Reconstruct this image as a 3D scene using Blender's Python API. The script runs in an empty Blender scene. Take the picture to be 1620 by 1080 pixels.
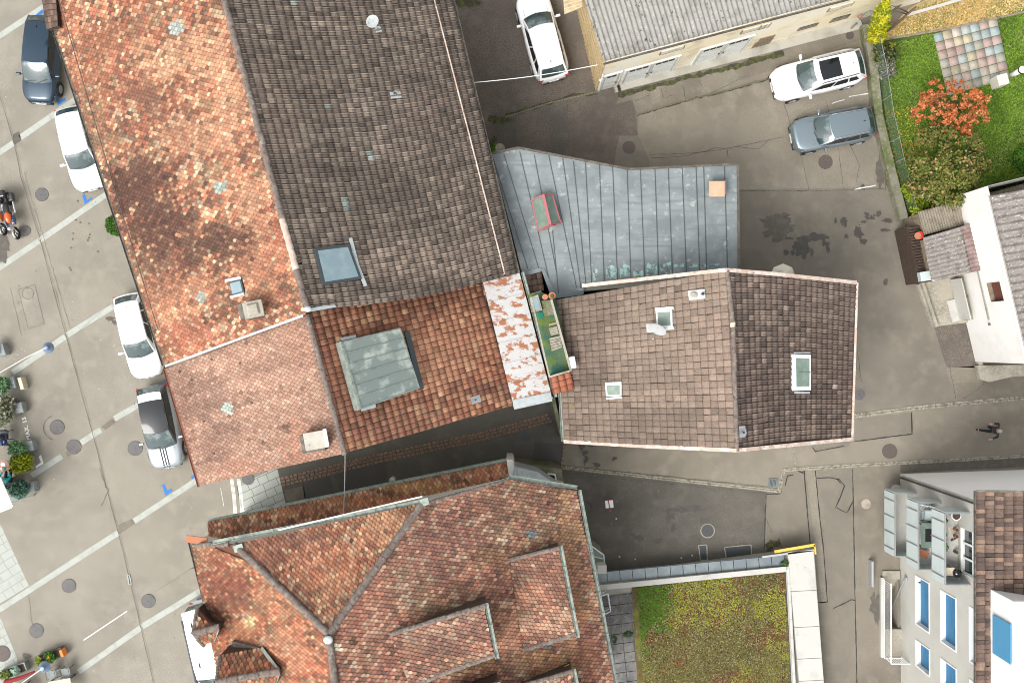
import bpy, bmesh, math, random
import numpy as np
from mathutils import Vector, Matrix
random.seed(7); RNG = np.random.default_rng(7)
SC = bpy.context.scene
# ---------------------------------------------------------------- camera, sky, sun, exposure
CH, FP = 50.0, 1550.0                       # camera height, focal length in photo pixels
cam = bpy.data.cameras.new('camera'); camo = bpy.data.objects.new('camera', cam)
SC.collection.objects.link(camo); SC.camera = camo
camo.location = (0, 0, CH); camo.rotation_euler = (0, 0, 0)
cam.sensor_width = 36; cam.lens = 36 * FP / 1620; cam.clip_end = 1000
SUN_EL, SUN_AZ = math.radians(54), math.radians(224)
w = bpy.data.worlds.new("World"); SC.world = w; w.use_nodes = True
wn = w.node_tree; bg = wn.nodes['Background']
sky = wn.nodes.new('ShaderNodeTexSky'); sky.sky_type = 'NISHITA'; sky.sun_disc = False
sky.sun_elevation = SUN_EL; sky.sun_rotation = SUN_AZ; sky.dust_density = 4; sky.air_density = 1.0
hs = wn.nodes.new('ShaderNodeHueSaturation'); hs.inputs['Saturation'].default_value = 0.16
wn.links.new(sky.outputs[0], hs.inputs['Color']); wn.links.new(hs.outputs[0], bg.inputs[0])
bg.inputs[1].default_value = 0.15
sl = bpy.data.lights.new('sun', 'SUN'); sl.energy = 1.0; sl.angle = math.radians(30); sl.color = (1, .96, .9)
so = bpy.data.objects.new('sun', sl); SC.collection.objects.link(so)
d = Vector((math.sin(SUN_AZ) * math.cos(SUN_EL), math.cos(SUN_AZ) * math.cos(SUN_EL), math.sin(SUN_EL)))
so.rotation_euler = d.to_track_quat('Z', 'Y').to_euler()
SC.view_settings.view_transform = 'Standard'; SC.view_settings.look = 'None'
SC.view_settings.gamma = 1; SC.view_settings.exposure = 0.88
SC.render.engine = 'CYCLES'; SC.cycles.max_bounces = 6; SC.cycles.filter_width = 1.0
# ---------------------------------------------------------------- helpers
def P(px, py, z=0.0):
    k = (CH - z) / FP
    return Vector(((px - 810) * k, (540 - py) * k, z))
def hit(px, py, p0, n):                     # the sight line through a photo point meets a plane
    c = Vector((0, 0, CH)); dr = Vector(((px - 810) / FP, (540 - py) / FP, -1))
    t = (Vector(p0) - c).dot(n) / dr.dot(n)
    return c + dr * t
class Plane:
    def __init__(s, a, b, c):
        s.a, s.b, s.c = P(*a), P(*b), P(*c)
        n = (s.b - s.a).cross(s.c - s.a).normalized()
        s.n = n if n.z > 0 else -n
        hd = Vector((s.n.x, s.n.y, 0))
        s.ev = Vector((0, -1, 0)) if hd.length < 1e-4 else hd.normalized()
        s.ev = (s.ev - s.n * s.ev.dot(s.n)).normalized()   # down the slope
        s.eu = s.n.cross(s.ev).normalized()
    def at(s, px, py): return hit(px, py, s.a, s.n)
    def pts(s, L): return [s.at(*q) for q in L]
    def z(s, x, y): return s.a.z - (s.n.x * (x - s.a.x) + s.n.y * (y - s.a.y)) / s.n.z
WORLD = {}                                   # things whose parts are modelled in world metres
def link(o, parent=None):
    SC.collection.objects.link(o)
    if parent is not None:
        o.parent = parent
        if parent.name in WORLD: o.matrix_parent_inverse = Matrix.Translation(-WORLD[parent.name])
    return o
def tag(o, label=None, cat=None, group=None, kind=None):
    if label: o['label'] = label
    if cat: o['category'] = cat
    if group: o['group'] = group
    if kind: o['kind'] = kind
    return o
def place(name, label, cat, loc=(0, 0, 0), group=None):
    o = thing(name, label, cat, loc, 0, group); WORLD[o.name] = Vector(loc); return o
def thing(name, label, cat, loc=(0, 0, 0), rz=0, group=None):
    o = bpy.data.objects.new(name, None); o.location = loc; o.rotation_euler = (0, 0, rz)
    o.empty_display_size = .2
    link(o); return tag(o, label, cat, group)
class MB:                                    # gathers shapes, links them as ONE mesh object
    def __init__(s): s.v = []; s.f = []; s.m = []
    def add(s, vs, fs, mi=0):
        b = len(s.v); s.v += [tuple(v) for v in vs]; s.f += [tuple(i + b for i in f) for f in fs]; s.m += [mi] * len(fs)
    def poly(s, pts, mi=0): s.add(pts, [tuple(range(len(pts)))], mi)
    def prism(s, pts, dz, mi=0):             # pts is the top ring, dz a vector downwards or a number
        n = len(pts); dv = Vector((0, 0, -dz)) if not isinstance(dz, Vector) else dz
        lo = [Vector(p) + dv for p in pts]
        s.add(list(pts) + lo, [tuple(range(n)), tuple(range(2 * n - 1, n - 1, -1))] + [(i, i + n, (i + 1) % n + n, (i + 1) % n) for i in range(n)], mi)
    def prism_to(s, pts, z0, mi=0):
        n = len(pts); lo = [Vector((p[0], p[1], z0)) for p in pts]
        s.add([Vector(p) for p in pts] + lo, [tuple(range(n)), tuple(range(2 * n - 1, n - 1, -1))] + [(i, i + n, (i + 1) % n + n, (i + 1) % n) for i in range(n)], mi)
    def box(s, c, sz, rz=0, mi=0, top=1.0):
        x, y, z = sz[0] / 2, sz[1] / 2, sz[2] / 2; R = Matrix.Rotation(rz, 3, 'Z')
        vs = [R @ Vector((a * x * (top if e > 0 else 1), b * y * (top if e > 0 else 1), e * z)) + Vector(c) for e in (-1, 1) for a, b in ((-1, -1), (1, -1), (1, 1), (-1, 1))]
        s.add(vs, [(3, 2, 1, 0), (4, 5, 6, 7), (0, 1, 5, 4), (1, 2, 6, 5), (2, 3, 7, 6), (3, 0, 4, 7)], mi)
    def bar(s, a, b, wd, ht, up=(0, 0, 1), mi=0):     # box along a-b, width wd, height ht above the line
        a, b, up = Vector(a), Vector(b), Vector(up); t = (b - a).normalized(); sd = t.cross(up).normalized(); up = sd.cross(t).normalized()
        vs = [q + sd * (wd / 2 * e) + up * h for q in (a, b) for e, h in ((-1, 0), (1, 0), (1, ht), (-1, ht))]
        s.add(vs, [(0, 1, 2, 3), (7, 6, 5, 4), (0, 4, 5, 1), (1, 5, 6, 2), (2, 6, 7, 3), (3, 7, 4, 0)], mi)
    def tube(s, pts, r, n=8, mi=0, caps=True):
        pts = [Vector(p) for p in pts]; rs = r if isinstance(r, (list, tuple)) else [r] * len(pts); b = len(s.v)
        for i, p in enumerate(pts):
            t = (pts[min(i + 1, len(pts) - 1)] - pts[max(i - 1, 0)]).normalized()
            ref = Vector((0, 0, 1)) if abs(t.z) < .9 else Vector((1, 0, 0))
            u = t.cross(ref).normalized(); v = t.cross(u)
            for k in range(n):
                a = 2 * math.pi * k / n; s.v.append(tuple(p + u * (math.cos(a) * rs[i]) + v * (math.sin(a) * rs[i])))
        m = len(pts)
        for i in range(m - 1):
            for k in range(n):
                s.f.append((b + i * n + k, b + i * n + (k + 1) % n, b + (i + 1) * n + (k + 1) % n, b + (i + 1) * n + k)); s.m.append(mi)
        if caps:
            s.f += [tuple(b + k for k in range(n))[::-1], tuple(b + (m - 1) * n + k for k in range(n))]; s.m += [mi, mi]
    def disc(s, c, r, h, n=28, mi=0, r2=None):   # short cylinder, base at c
        r2 = r if r2 is None else r2
        vs = [Vector(c) + Vector((math.cos(2 * math.pi * k / n) * r, math.sin(2 * math.pi * k / n) * r, 0)) for k in range(n)]
        vt = [Vector(c) + Vector((math.cos(2 * math.pi * k / n) * r2, math.sin(2 * math.pi * k / n) * r2, h)) for k in range(n)]
        s.add(vs + vt, [tuple(range(n))[::-1], tuple(range(n, 2 * n))] + [(k, (k + 1) % n, (k + 1) % n + n, k + n) for k in range(n)], mi)
    def ball(s, c, r, nu=12, nv=8, mi=0):
        r = (r, r, r) if not isinstance(r, (tuple, list)) else r; b = len(s.v)
        for j in range(nv + 1):
            th = math.pi * j / nv
            for k in range(nu):
                a = 2 * math.pi * k / nu
                s.v.append((c[0] + r[0] * math.sin(th) * math.cos(a), c[1] + r[1] * math.sin(th) * math.sin(a), c[2] + r[2] * math.cos(th)))
        for j in range(nv):
            for k in range(nu):
                s.f.append((b + j * nu + k, b + (j + 1) * nu + k, b + (j + 1) * nu + (k + 1) % nu, b + j * nu + (k + 1) % nu)); s.m.append(mi)
    def build(s, name, mats, parent=None, smooth=False, bevel=0):
        me = bpy.data.meshes.new(name); me.from_pydata(s.v, [], s.f); 
        for mt in (mats if isinstance(mats, (list, tuple)) else [mats]): me.materials.append(mt)
        me.polygons.foreach_set('material_index', s.m); me.update()
        bm = bmesh.new(); bm.from_mesh(me); bmesh.ops.recalc_face_normals(bm, faces=bm.faces); bm.to_mesh(me); bm.free()
        if smooth: me.shade_smooth()
        o = link(bpy.data.objects.new(name, me), parent)
        if bevel:
            md = o.modifiers.new('bevel', 'BEVEL'); md.width = bevel; md.segments = 2; md.limit_method = 'ANGLE'
        return o
def np_mesh(name, V, F, mat, parent=None, tint=None, smooth=False):
    """V (n,3), F (m,k) index array of equal k (or list of arrays), tint (m,3) per face"""
    Fs = F if isinstance(F, list) else [F]
    me = bpy.data.meshes.new(name)
    tot = sum(f.shape[0] for f in Fs); loops = np.concatenate([f.ravel() for f in Fs]).astype(np.int32)
    sizes = np.concatenate([np.full(f.shape[0], f.shape[1], np.int32) for f in Fs])
    me.vertices.add(len(V)); me.vertices.foreach_set('co', np.asarray(V, np.float32).ravel())
    me.loops.add(len(loops)); me.loops.foreach_set('vertex_index', loops)
    me.polygons.add(tot); me.polygons.foreach_set('loop_start', np.concatenate([[0], np.cumsum(sizes)[:-1]]).astype(np.int32))
    me.materials.append(mat); me.update(calc_edges=True)
    if tint is not None:
        at = me.attributes.new('tint', 'FLOAT_COLOR', 'FACE')
        at.data.foreach_set('color', np.concatenate([tint, np.ones((tot, 1))], 1).astype(np.float32).ravel())
    if smooth: me.shade_smooth()
    return link(bpy.data.objects.new(name, me), parent)
def vnoise(x, y, scale, seed=0):             # smooth value noise in 0..1
    r = np.random.default_rng(seed); T = r.random((64, 64)); X, Y = x * scale + 31.7, y * scale + 17.3
    xi, yi = np.floor(X).astype(int), np.floor(Y).astype(int); fx, fy = X - xi, Y - yi
    fx, fy = fx * fx * (3 - 2 * fx), fy * fy * (3 - 2 * fy)
    g = lambda a, b: T[a % 64, b % 64]
    return (g(xi, yi) * (1 - fx) + g(xi + 1, yi) * fx) * (1 - fy) + (g(xi, yi + 1) * (1 - fx) + g(xi + 1, yi + 1) * fx) * fy
def fbm(x, y, sc, seed=0): return .5 * vnoise(x, y, sc, seed) + .3 * vnoise(x, y, sc * 2.1, seed + 1) + .2 * vnoise(x, y, sc * 4.3, seed + 2)
def lin(c):                                  # sRGB 0..255 -> linear
    return tuple(((v / 255) / 12.92 if v / 255 <= .04045 else ((v / 255 + .055) / 1.055) ** 2.4) for v in c)
# ---------------------------------------------------------------- materials
def mat(name, col, rough=.8, metal=0.0, var=(), bump=None, coat=0, attr=None, spec=None, trans=0, wave=None):
    """var: list of (noise scale, colour, low, high, detail) layers mixed over the base"""
    m = bpy.data.materials.new(name); m.use_nodes = True; nt = m.node_tree; N, L = nt.nodes, nt.links
    bs = N['Principled BSDF']; bs.inputs['Roughness'].default_value = rough; bs.inputs['Metallic'].default_value = metal
    if coat: bs.inputs['Coat Weight'].default_value = coat; bs.inputs['Coat Roughness'].default_value = .04
    if spec is not None: bs.inputs['Specular IOR Level'].default_value = spec
    if trans: bs.inputs['Transmission Weight'].default_value = trans
    tc = N.new('ShaderNodeTexCoord'); cur = None
    if attr:
        a = N.new('ShaderNodeAttribute'); a.attribute_name = attr; cur = a.outputs['Color']
    else:
        rgb = N.new('ShaderNodeRGB'); rgb.outputs[0].default_value = (*col, 1); cur = rgb.outputs[0]
    for i, ly in enumerate(var):
        sc, c2, lo, hi = ly[:4]; det = ly[4] if len(ly) > 4 else 4; mode = ly[5] if len(ly) > 5 else 'MIX'
        n = N.new('ShaderNodeTexNoise'); n.inputs['Scale'].default_value = sc if not isinstance(sc, tuple) else 1; n.inputs['Detail'].default_value = det
        n.inputs['Roughness'].default_value = .6
        mp = N.new('ShaderNodeMapping'); mp.inputs['Location'].default_value = (i * 13.1, i * 7.7, i * 3.3)
        if isinstance(sc, tuple): mp.inputs['Scale'].default_value = sc
        L.new(tc.outputs['Object'], mp.inputs[0]); L.new(mp.outputs[0], n.inputs['Vector'])
        r = N.new('ShaderNodeMapRange'); r.inputs['From Min'].default_value = lo; r.inputs['From Max'].default_value = hi
        L.new(n.outputs['Fac'], r.inputs['Value'])
        mx = N.new('ShaderNodeMix'); mx.data_type = 'RGBA'; mx.blend_type = mode
        L.new(r.outputs[0], mx.inputs['Factor']); L.new(cur, mx.inputs['A']); mx.inputs['B'].default_value = (*c2, 1)
        cur = mx.outputs['Result']
    L.new(cur, bs.inputs['Base Color'])
    if bump:
        n = N.new('ShaderNodeTexNoise'); n.inputs['Scale'].default_value = bump[0]; n.inputs['Detail'].default_value = 5
        L.new(tc.outputs['Object'], n.inputs['Vector'])
        b = N.new('ShaderNodeBump'); b.inputs['Strength'].default_value = bump[1]; b.inputs['Distance'].default_value = bump[2] if len(bump) > 2 else .02
        L.new(n.outputs['Fac'], b.inputs['Height']); L.new(b.outputs[0], bs.inputs['Normal'])
    return m
def sm(*c): return tuple(lin(c))
def k(c, f): return tuple(x * f for x in c)
def asphalt(name, c, contrast=1.0, blot=.25, sc=30):
    return mat(name, c, .92, var=[(sc, k(c, 1 + .9 * contrast), .52, .75, 3), (sc * 1.3, k(c, 1 - .6 * contrast), .52, .72, 3), (.35, k(c, 1 - blot), .4, .7, 6), (1.3, k(c, 1 + blot * .8), .5, .8, 6)], bump=(60, .35, .01))
M = {}
M['plaza'] = asphalt('plaza asphalt', (.262, .240, .196), .95, .20, 24)
M['asphalt'] = asphalt('grey brown asphalt', (.198, .174, .138), .8, .30, 24)
M['asphalt_light'] = asphalt('light grey asphalt', (.228, .203, .160), .7, .26, 24)
M['asphalt_mid'] = asphalt('patched asphalt', (.190, .170, .137), .6, .26, 24)
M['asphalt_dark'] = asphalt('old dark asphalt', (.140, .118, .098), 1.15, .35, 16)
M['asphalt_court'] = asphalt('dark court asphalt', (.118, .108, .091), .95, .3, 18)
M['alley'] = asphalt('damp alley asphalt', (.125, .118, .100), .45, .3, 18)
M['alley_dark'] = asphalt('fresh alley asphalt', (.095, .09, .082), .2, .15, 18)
M['tar'] = mat('crack sealing tar', (.028, .025, .021), .6)
M['crack'] = mat('open crack', (.12, .105, .085), .95, var=[(8, (.03, .04, .02), .5, .6)])
M['wet'] = mat('oil stain', (.06, .054, .046), .6, var=[(3, (.085, .077, .064), .45, .7)])
M['damp'] = mat('damp stain', (.095, .085, .07), .8, var=[(4, (.13, .115, .095), .45, .7)])
M['kerb'] = mat('pale stone strip', (.39, .41, .37), .85, var=[(2.2, (.31, .32, .28), .45, .7), (25, (.46, .48, .43), .5, .7)])
M['paver'] = mat('light paving slab', (.38, .40, .365), .85, var=[(1.6, (.33, .35, .31), .45, .7), (22, (.44, .46, .42), .5, .7)])
M['cobble'] = mat('granite cobble', (.40, .37, .30), .85, var=[(7, (.17, .16, .12), .45, .6), (3, (.40, .37, .30), .5, .7)], bump=(20, .4))
M['brickroad'] = mat('dull red brick paving', (.28, .18, .13), .9, var=[(6, (.18, .13, .10), .45, .6), (2, (.2, .14, .09), .5, .7)])
M['moss'] = mat('moss', (.10, .13, .02), .95, var=[(9, (.05, .07, .015), .45, .6)], bump=(30, .8))
M['mossline'] = mat('moss in kerb joint', (.085, .10, .025), .95, var=[(5, (.05, .045, .03), .4, .55)], bump=(30, .8))
M['blue'] = mat('blue road paint', (.02, .16, .50), .7, var=[(12, (.08, .2, .4), .6, .75)])
M['white_paint'] = mat('white road paint', (.72, .72, .68), .7, var=[(15, (.35, .33, .3), .58, .7)])
M['yellow'] = mat('yellow steel edge', (.72, .48, .07), .6, var=[(5, (.5, .33, .06), .5, .7)])
M['iron'] = mat('cast iron', (.125, .118, .120), .6, .2, var=[(30, (.18, .172, .172), .5, .6), (3, (.1, .09, .09), .5, .7)], bump=(45, .9, .02))
M['iron_brown'] = mat('rusty cast iron', (.10, .084, .078), .6, .2, var=[(30, (.17, .12, .1), .5, .6)], bump=(45, .9, .02))
M['iron_ring'] = mat('iron ring', (.32, .17, .12), .7, .1, var=[(6, (.18, .1, .08), .5, .6)])
M['concrete'] = mat('weathered concrete', (.36, .33, .27), .9, var=[(1.1, (.20, .19, .15), .45, .7, 8), (9, (.43, .40, .33), .5, .7)], bump=(25, .4))
M['concrete_light'] = mat('pale concrete slab', (.50, .49, .455), .85, var=[(.8, (.38, .37, .335), .50, .72, 9), (4, (.28, .27, .24), .66, .78, 8)], bump=(18, .25))
M['concrete_moss'] = mat('mossy concrete', (.22, .21, .16), .95, var=[(1.4, (.10, .12, .04), .42, .62, 8), (6, (.30, .28, .22), .55, .7)], bump=(25, .6))
M['render_white'] = mat('white render', (.80, .79, .76), .9, var=[(.7, (.72, .70, .66), .5, .75, 7)], bump=(40, .15, .005))
M['render_cream'] = mat('cream render', (.66, .63, .55), .9, var=[(.6, (.58, .55, .47), .45, .75, 7)], bump=(40, .15, .005))
M['render_yellow'] = mat('yellowed render', (.86, .76, .54), .9, var=[(.9, (.60, .52, .36), .5, .7, 8), (.35, (.84, .80, .68), .45, .6, 4)], bump=(40, .2, .006))
M['render_grey'] = mat('grey render', (.40, .38, .33), .9, var=[(.9, (.28, .27, .22), .45, .7, 8)], bump=(30, .3))
M['render_blue'] = mat('pale grey metal panel', (.56, .63, .63), .45, .1, var=[(1.2, (.50, .57, .57), .45, .7)])
M['timber'] = mat('weathered timber', (.66, .52, .30), .85, var=[((2, 2, 25), (.30, .21, .11), .45, .65), (1.2, (.55, .45, .27), .5, .7)], bump=(30, .4))
M['timber_grey'] = mat('grey old timber', (.26, .21, .15), .9, var=[(5, (.16, .13, .09), .45, .65)], bump=(30, .4))
M['door_white'] = mat('white painted door', (.72, .74, .71), .6, var=[(1.5, (.60, .61, .57), .5, .7, 7)])
M['shutter_cream'] = mat('cream shutter', (.66, .61, .50), .8, var=[(2, (.42, .38, .31), .5, .7)])
M['frame_brown'] = mat('brown wood frame', (.24, .18, .12), .8)
M['glass'] = mat('window glass', (.03, .045, .045), .06, 0, spec=.8)
M['glass_green'] = mat('greenish skylight glass', (.16, .22, .18), .3, var=[(3, (.24, .30, .25), .45, .7, 7)], spec=.35)
M['glass_roof'] = mat('dusty wired roof glass', (.20, .245, .225), .3, var=[(1.1, (.42, .47, .42), .5, .62, 6), (28, (.42, .45, .38), .68, .72)], spec=.6)
M['glass_sky'] = mat('roof window glass', (.21, .29, .32), .15, var=[(2, (.27, .35, .37), .45, .7)], spec=.5)
M['blue_shutter'] = mat('blue blind', (.045, .19, .36), .7, var=[((1, 1, 14), (.035, .15, .30), .45, .6)])
M['blue_awning'] = mat('light blue blind', (.075, .27, .46), .6)
M['white_trim'] = mat('white trim', (.80, .81, .80), .5)
M['zinc'] = mat('weathered zinc', (.235, .265, .265), .5, .25, var=[(.9, (.165, .19, .193), .42, .62, 8), (2.6, (.37, .40, .385), .585, .70, 9), ((.7, 6, 1), (.16, .185, .195), .5, .7, 6)], bump=(1.6, .35, .05))
M['zinc_green'] = mat('zinc with verdigris', (.33, .52, .47), .6, .15, var=[(3.5, (.14, .17, .18), .42, .55, 8), (9, (.55, .68, .62), .55, .7, 6)], bump=(3, .2))
M['zinc_seam'] = mat('dark zinc seam', (.07, .085, .09), .5, .4)
M['zinc_light'] = mat('bright zinc flashing', (.52, .57, .57), .45, .3, var=[(4, (.40, .45, .44), .45, .7)])
M['zinc_pan'] = mat('blue grey zinc pan', (.17, .20, .215), .42, .4, var=[(1.3, (.22, .255, .255), .45, .65, 6)])
M['gutter'] = mat('verdigris gutter', (.30, .345, .30), .6, .3, var=[(4, (.19, .225, .2), .45, .65)])
M['gutter_dark'] = mat('dark gutter', (.10, .085, .07), .6, .3, var=[(4, (.17, .15, .12), .45, .65)])
M['copper_rust'] = mat('red brown edge sheet', (.21, .075, .045), .6, .2)
M['galv'] = mat('galvanised steel', (.50, .52, .53), .4, .7)
M['steel_dark'] = mat('dark steel', (.08, .085, .09), .5, .5)
M['black'] = mat('black rubber', (.012, .012, .013), .6)
M['black_gloss'] = mat('black gloss', (.015, .015, .017), .15, coat=.5)
M['underlay'] = mat('dark roof lath', (.045, .03, .022), .95)
M['underlay_red'] = mat('red roof lath', (.13, .055, .032), .95)
M['ridge'] = mat('grey brown ridge tile', (.17, .135, .115), .85, var=[(4, (.28, .24, .20), .5, .68, 7), (9, (.09, .07, .06), .5, .65), (22, (.5, .48, .44), .70, .76)], bump=(25, .4))
M['verge'] = mat('pinkish mortar verge', (.50, .38, .31), .9, var=[(3, (.62, .56, .50), .45, .6, 7), (6, (.3, .2, .15), .55, .7)], bump=(20, .5))
M['tile'] = mat('clay roof tiles', (1, 1, 1), .88, attr='tint', var=[(14, (.42, .38, .35), .5, .78, 6, 'MULTIPLY'), (38, (.62, .58, .50), .70, .76, 3), (5, (1.25, 1.2, 1.1), .55, .8, 4, 'MULTIPLY')], bump=(45, .35, .01))
M['tint'] = mat('leaf and stone tints', (1, 1, 1), .8, attr='tint', spec=.25)
M['bark'] = mat('bark', (.11, .08, .055), .95, bump=(20, .8))
M['fibre'] = mat('lichened fibre cement', (.30, .29, .265), .95, var=[(2.2, (.20, .19, .17), .5, .7, 6), (7, (.42, .41, .38), .56, .68, 8), (5, (.06, .06, .05), .63, .68, 3)], bump=(30, .5))
M['fibre_brown'] = mat('brown fibre cement', (.22, .19, .145), .95, var=[(3, (.15, .13, .095), .45, .65, 8), (12, (.30, .27, .2), .55, .7)], bump=(30, .5))
M['fibre_pink'] = mat('worn grey corrugated sheet', (.225, .205, .185), .9, var=[(3, (.16, .14, .13), .5, .62, 8), (10, (.55, .50, .48), .55, .7)], bump=(30, .4))
M['sheet_red'] = mat('dull red sheet', (.19, .125, .115), .8, var=[(3, (.28, .22, .20), .45, .65)])
M['slat_dark'] = mat('dark stained slats', (.055, .035, .026), .85, var=[(6, (.09, .06, .04), .5, .65)])
M['algae'] = mat('algae covered floor', (.07, .12, .05), .8, var=[(1.0, (.02, .11, .085), .45, .6, 5), (1.7, (.12, .17, .02), .5, .65, 6), (20, (.14, .17, .10), .55, .65)])
M['mat_green'] = mat('green mat', (.015, .20, .15), .8)
M['peeling'] = mat('peeling white paint over clay', (.52, .52, .51), .85, var=[((2.2, 3.2, 3), (.36, .15, .075), .50, .535, 9), (2.6, (.40, .22, .06), .64, .70, 8), ((2, 5, 3), (.56, .54, .53), .5, .62, 5)], bump=(20, .4))
M['skin'] = mat('skin', (.55, .33, .25), .5)
M['cloth_navy'] = mat('navy cloth', (.02, .03, .06), .85, bump=(60, .4))
M['cloth_grey'] = mat('charcoal cloth', (.032, .035, .042), .85, bump=(60, .4))
M['cloth_teal'] = mat('turquoise cloth', (.01, .42, .40), .8, bump=(14, .6))
M['cloth_black'] = mat('black cloth', (.012, .012, .015), .85)
M['jeans'] = mat('blue jeans', (.06, .11, .25), .85)
M['hair_grey'] = mat('grey hair', (.42, .42, .40), .7, bump=(80, .6))
M['soil'] = mat('soil', (.06, .042, .03), .95, bump=(30, .8))
M['planter'] = mat('grey planter', (.27, .30, .30), .75, var=[(4, (.20, .22, .22), .45, .65)])
M['planter_top'] = mat('grey gravel', (.30, .33, .33), .9, var=[(30, (.18, .2, .2), .5, .65)])
M['wood_light'] = mat('pale wood', (.62, .55, .42), .6, var=[((3, 18, 3), (.52, .45, .33), .45, .65)])
M['lamp_blue'] = mat('blue grey lamp shell', (.16, .22, .32), .4, .2)
M['terracotta'] = mat('terracotta', (.42, .17, .09), .8)
M['red'] = mat('red plastic', (.55, .03, .02), .5)
M['darkred'] = mat('dark red fabric', (.20, .010, .014), .8)
M['orange'] = mat('orange plastic', (.75, .22, .03), .5)
M['cap_stone'] = mat('speckled cap slab', (.46, .43, .37), .9, var=[(2, (.36, .33, .28), .45, .7, 8), (12, (.2, .18, .15), .62, .7)])
M['dish'] = mat('white satellite dish', (.40, .42, .42), .6)
M['dry'] = mat('dry straw ground', (.40, .29, .13), .95, var=[(2.2, (.26, .21, .08), .45, .6, 8), (9, (.52, .40, .20), .52, .66, 6), (1.2, (.16, .17, .05), .56, .7, 6)], bump=(25, .7))
M['lawn'] = mat('lawn', (.055, .095, .012), .95, var=[(1.0, (.10, .16, .015), .45, .65, 6), (6, (.035, .085, .01), .5, .65, 6)], bump=(30, .9, .04))
M['tail_red'] = mat('red lamp lens', (.35, .01, .015), .15, coat=.5)
M['lens'] = mat('clear lamp lens', (.55, .58, .60), .08, .3, coat=.5)
M['chrome'] = mat('chrome', (.75, .76, .77), .15, 1)
M['rim'] = mat('alloy rim', (.45, .46, .47), .3, .8)
M['plate'] = mat('number plate', (.75, .75, .72), .5)
def paint(n, c, metal=.0, rough=.25): return mat(n, c, rough, metal, coat=.8)
M['p_white'] = paint('white car paint', (.84, .85, .86))
M['p_navy'] = paint('navy car paint', (.010, .034, .062), .35)
M['p_silver'] = paint('pale silver car paint', (.34, .38, .42), .3)
M['p_grey'] = paint('slate grey car paint', (.20, .25, .28), .5)
M['p_dark'] = paint('dark car paint', (.03, .03, .035), .3)
M['p_orange'] = paint('orange paint', (.75, .13, .02))
M['p_blue'] = paint('blue paint', (.02, .10, .30), .3)
# ---------------------------------------------------------------- roof tiles
def palette(cols, wts, n, r): 
    c = np.array([lin(x) for x in cols]); w_ = np.array(wts, float); w_ /= w_.sum()
    return c[r.choice(len(c), n, p=w_)]
STYLE = {
 'orange':  dict(c=[(206,128,88),(190,108,72),(222,158,118),(172,92,64),(150,84,66),(232,188,150),(132,98,80),(205,170,130)], w=[5,5,3.2,4,3,1.6,1.6,1.0]),
 'salmon':  dict(c=[(190,138,112),(198,146,120),(182,128,104),(204,160,136),(172,122,100)], w=[5,4,4,1.5,2]),
 'red':     dict(c=[(206,130,92),(192,114,80),(214,144,104),(176,100,74),(222,160,118),(160,104,78)], w=[5,5,4,3,2,1]),
 'rust':    dict(c=[(198,104,62),(176,88,56),(212,130,84),(158,84,56),(140,92,62),(220,160,110),(180,150,110)], w=[5,5,3.5,3,2,1.3,.8]),
 'mixed':   dict(c=[(176,112,88),(160,96,78),(188,128,100),(142,88,74),(196,150,124),(128,86,76),(170,140,116)], w=[5,5,3.5,4,1.5,3,1.2]),
 'brown':   dict(c=[(128,112,100),(118,102,92),(138,122,108),(106,92,84),(148,130,114)], w=[5,5,4,3,1.5]),
 'taupe':   dict(c=[(152,130,112),(146,122,106),(160,138,120),(138,116,102),(166,144,126)], w=[5,5,4,3,2]),
 'darkbrown': dict(c=[(118,98,86),(106,88,78),(128,108,94),(94,78,70),(138,116,102)], w=[5,5,3,3,1.5]),
 'flatbrown': dict(c=[(128,98,82),(112,84,72),(142,108,88),(100,76,68),(156,118,90)], w=[5,5,4,3,2]),
 'newred':  dict(c=[(206,104,66),(196,94,60),(214,116,76)], w=[3,3,2]),
}
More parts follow.
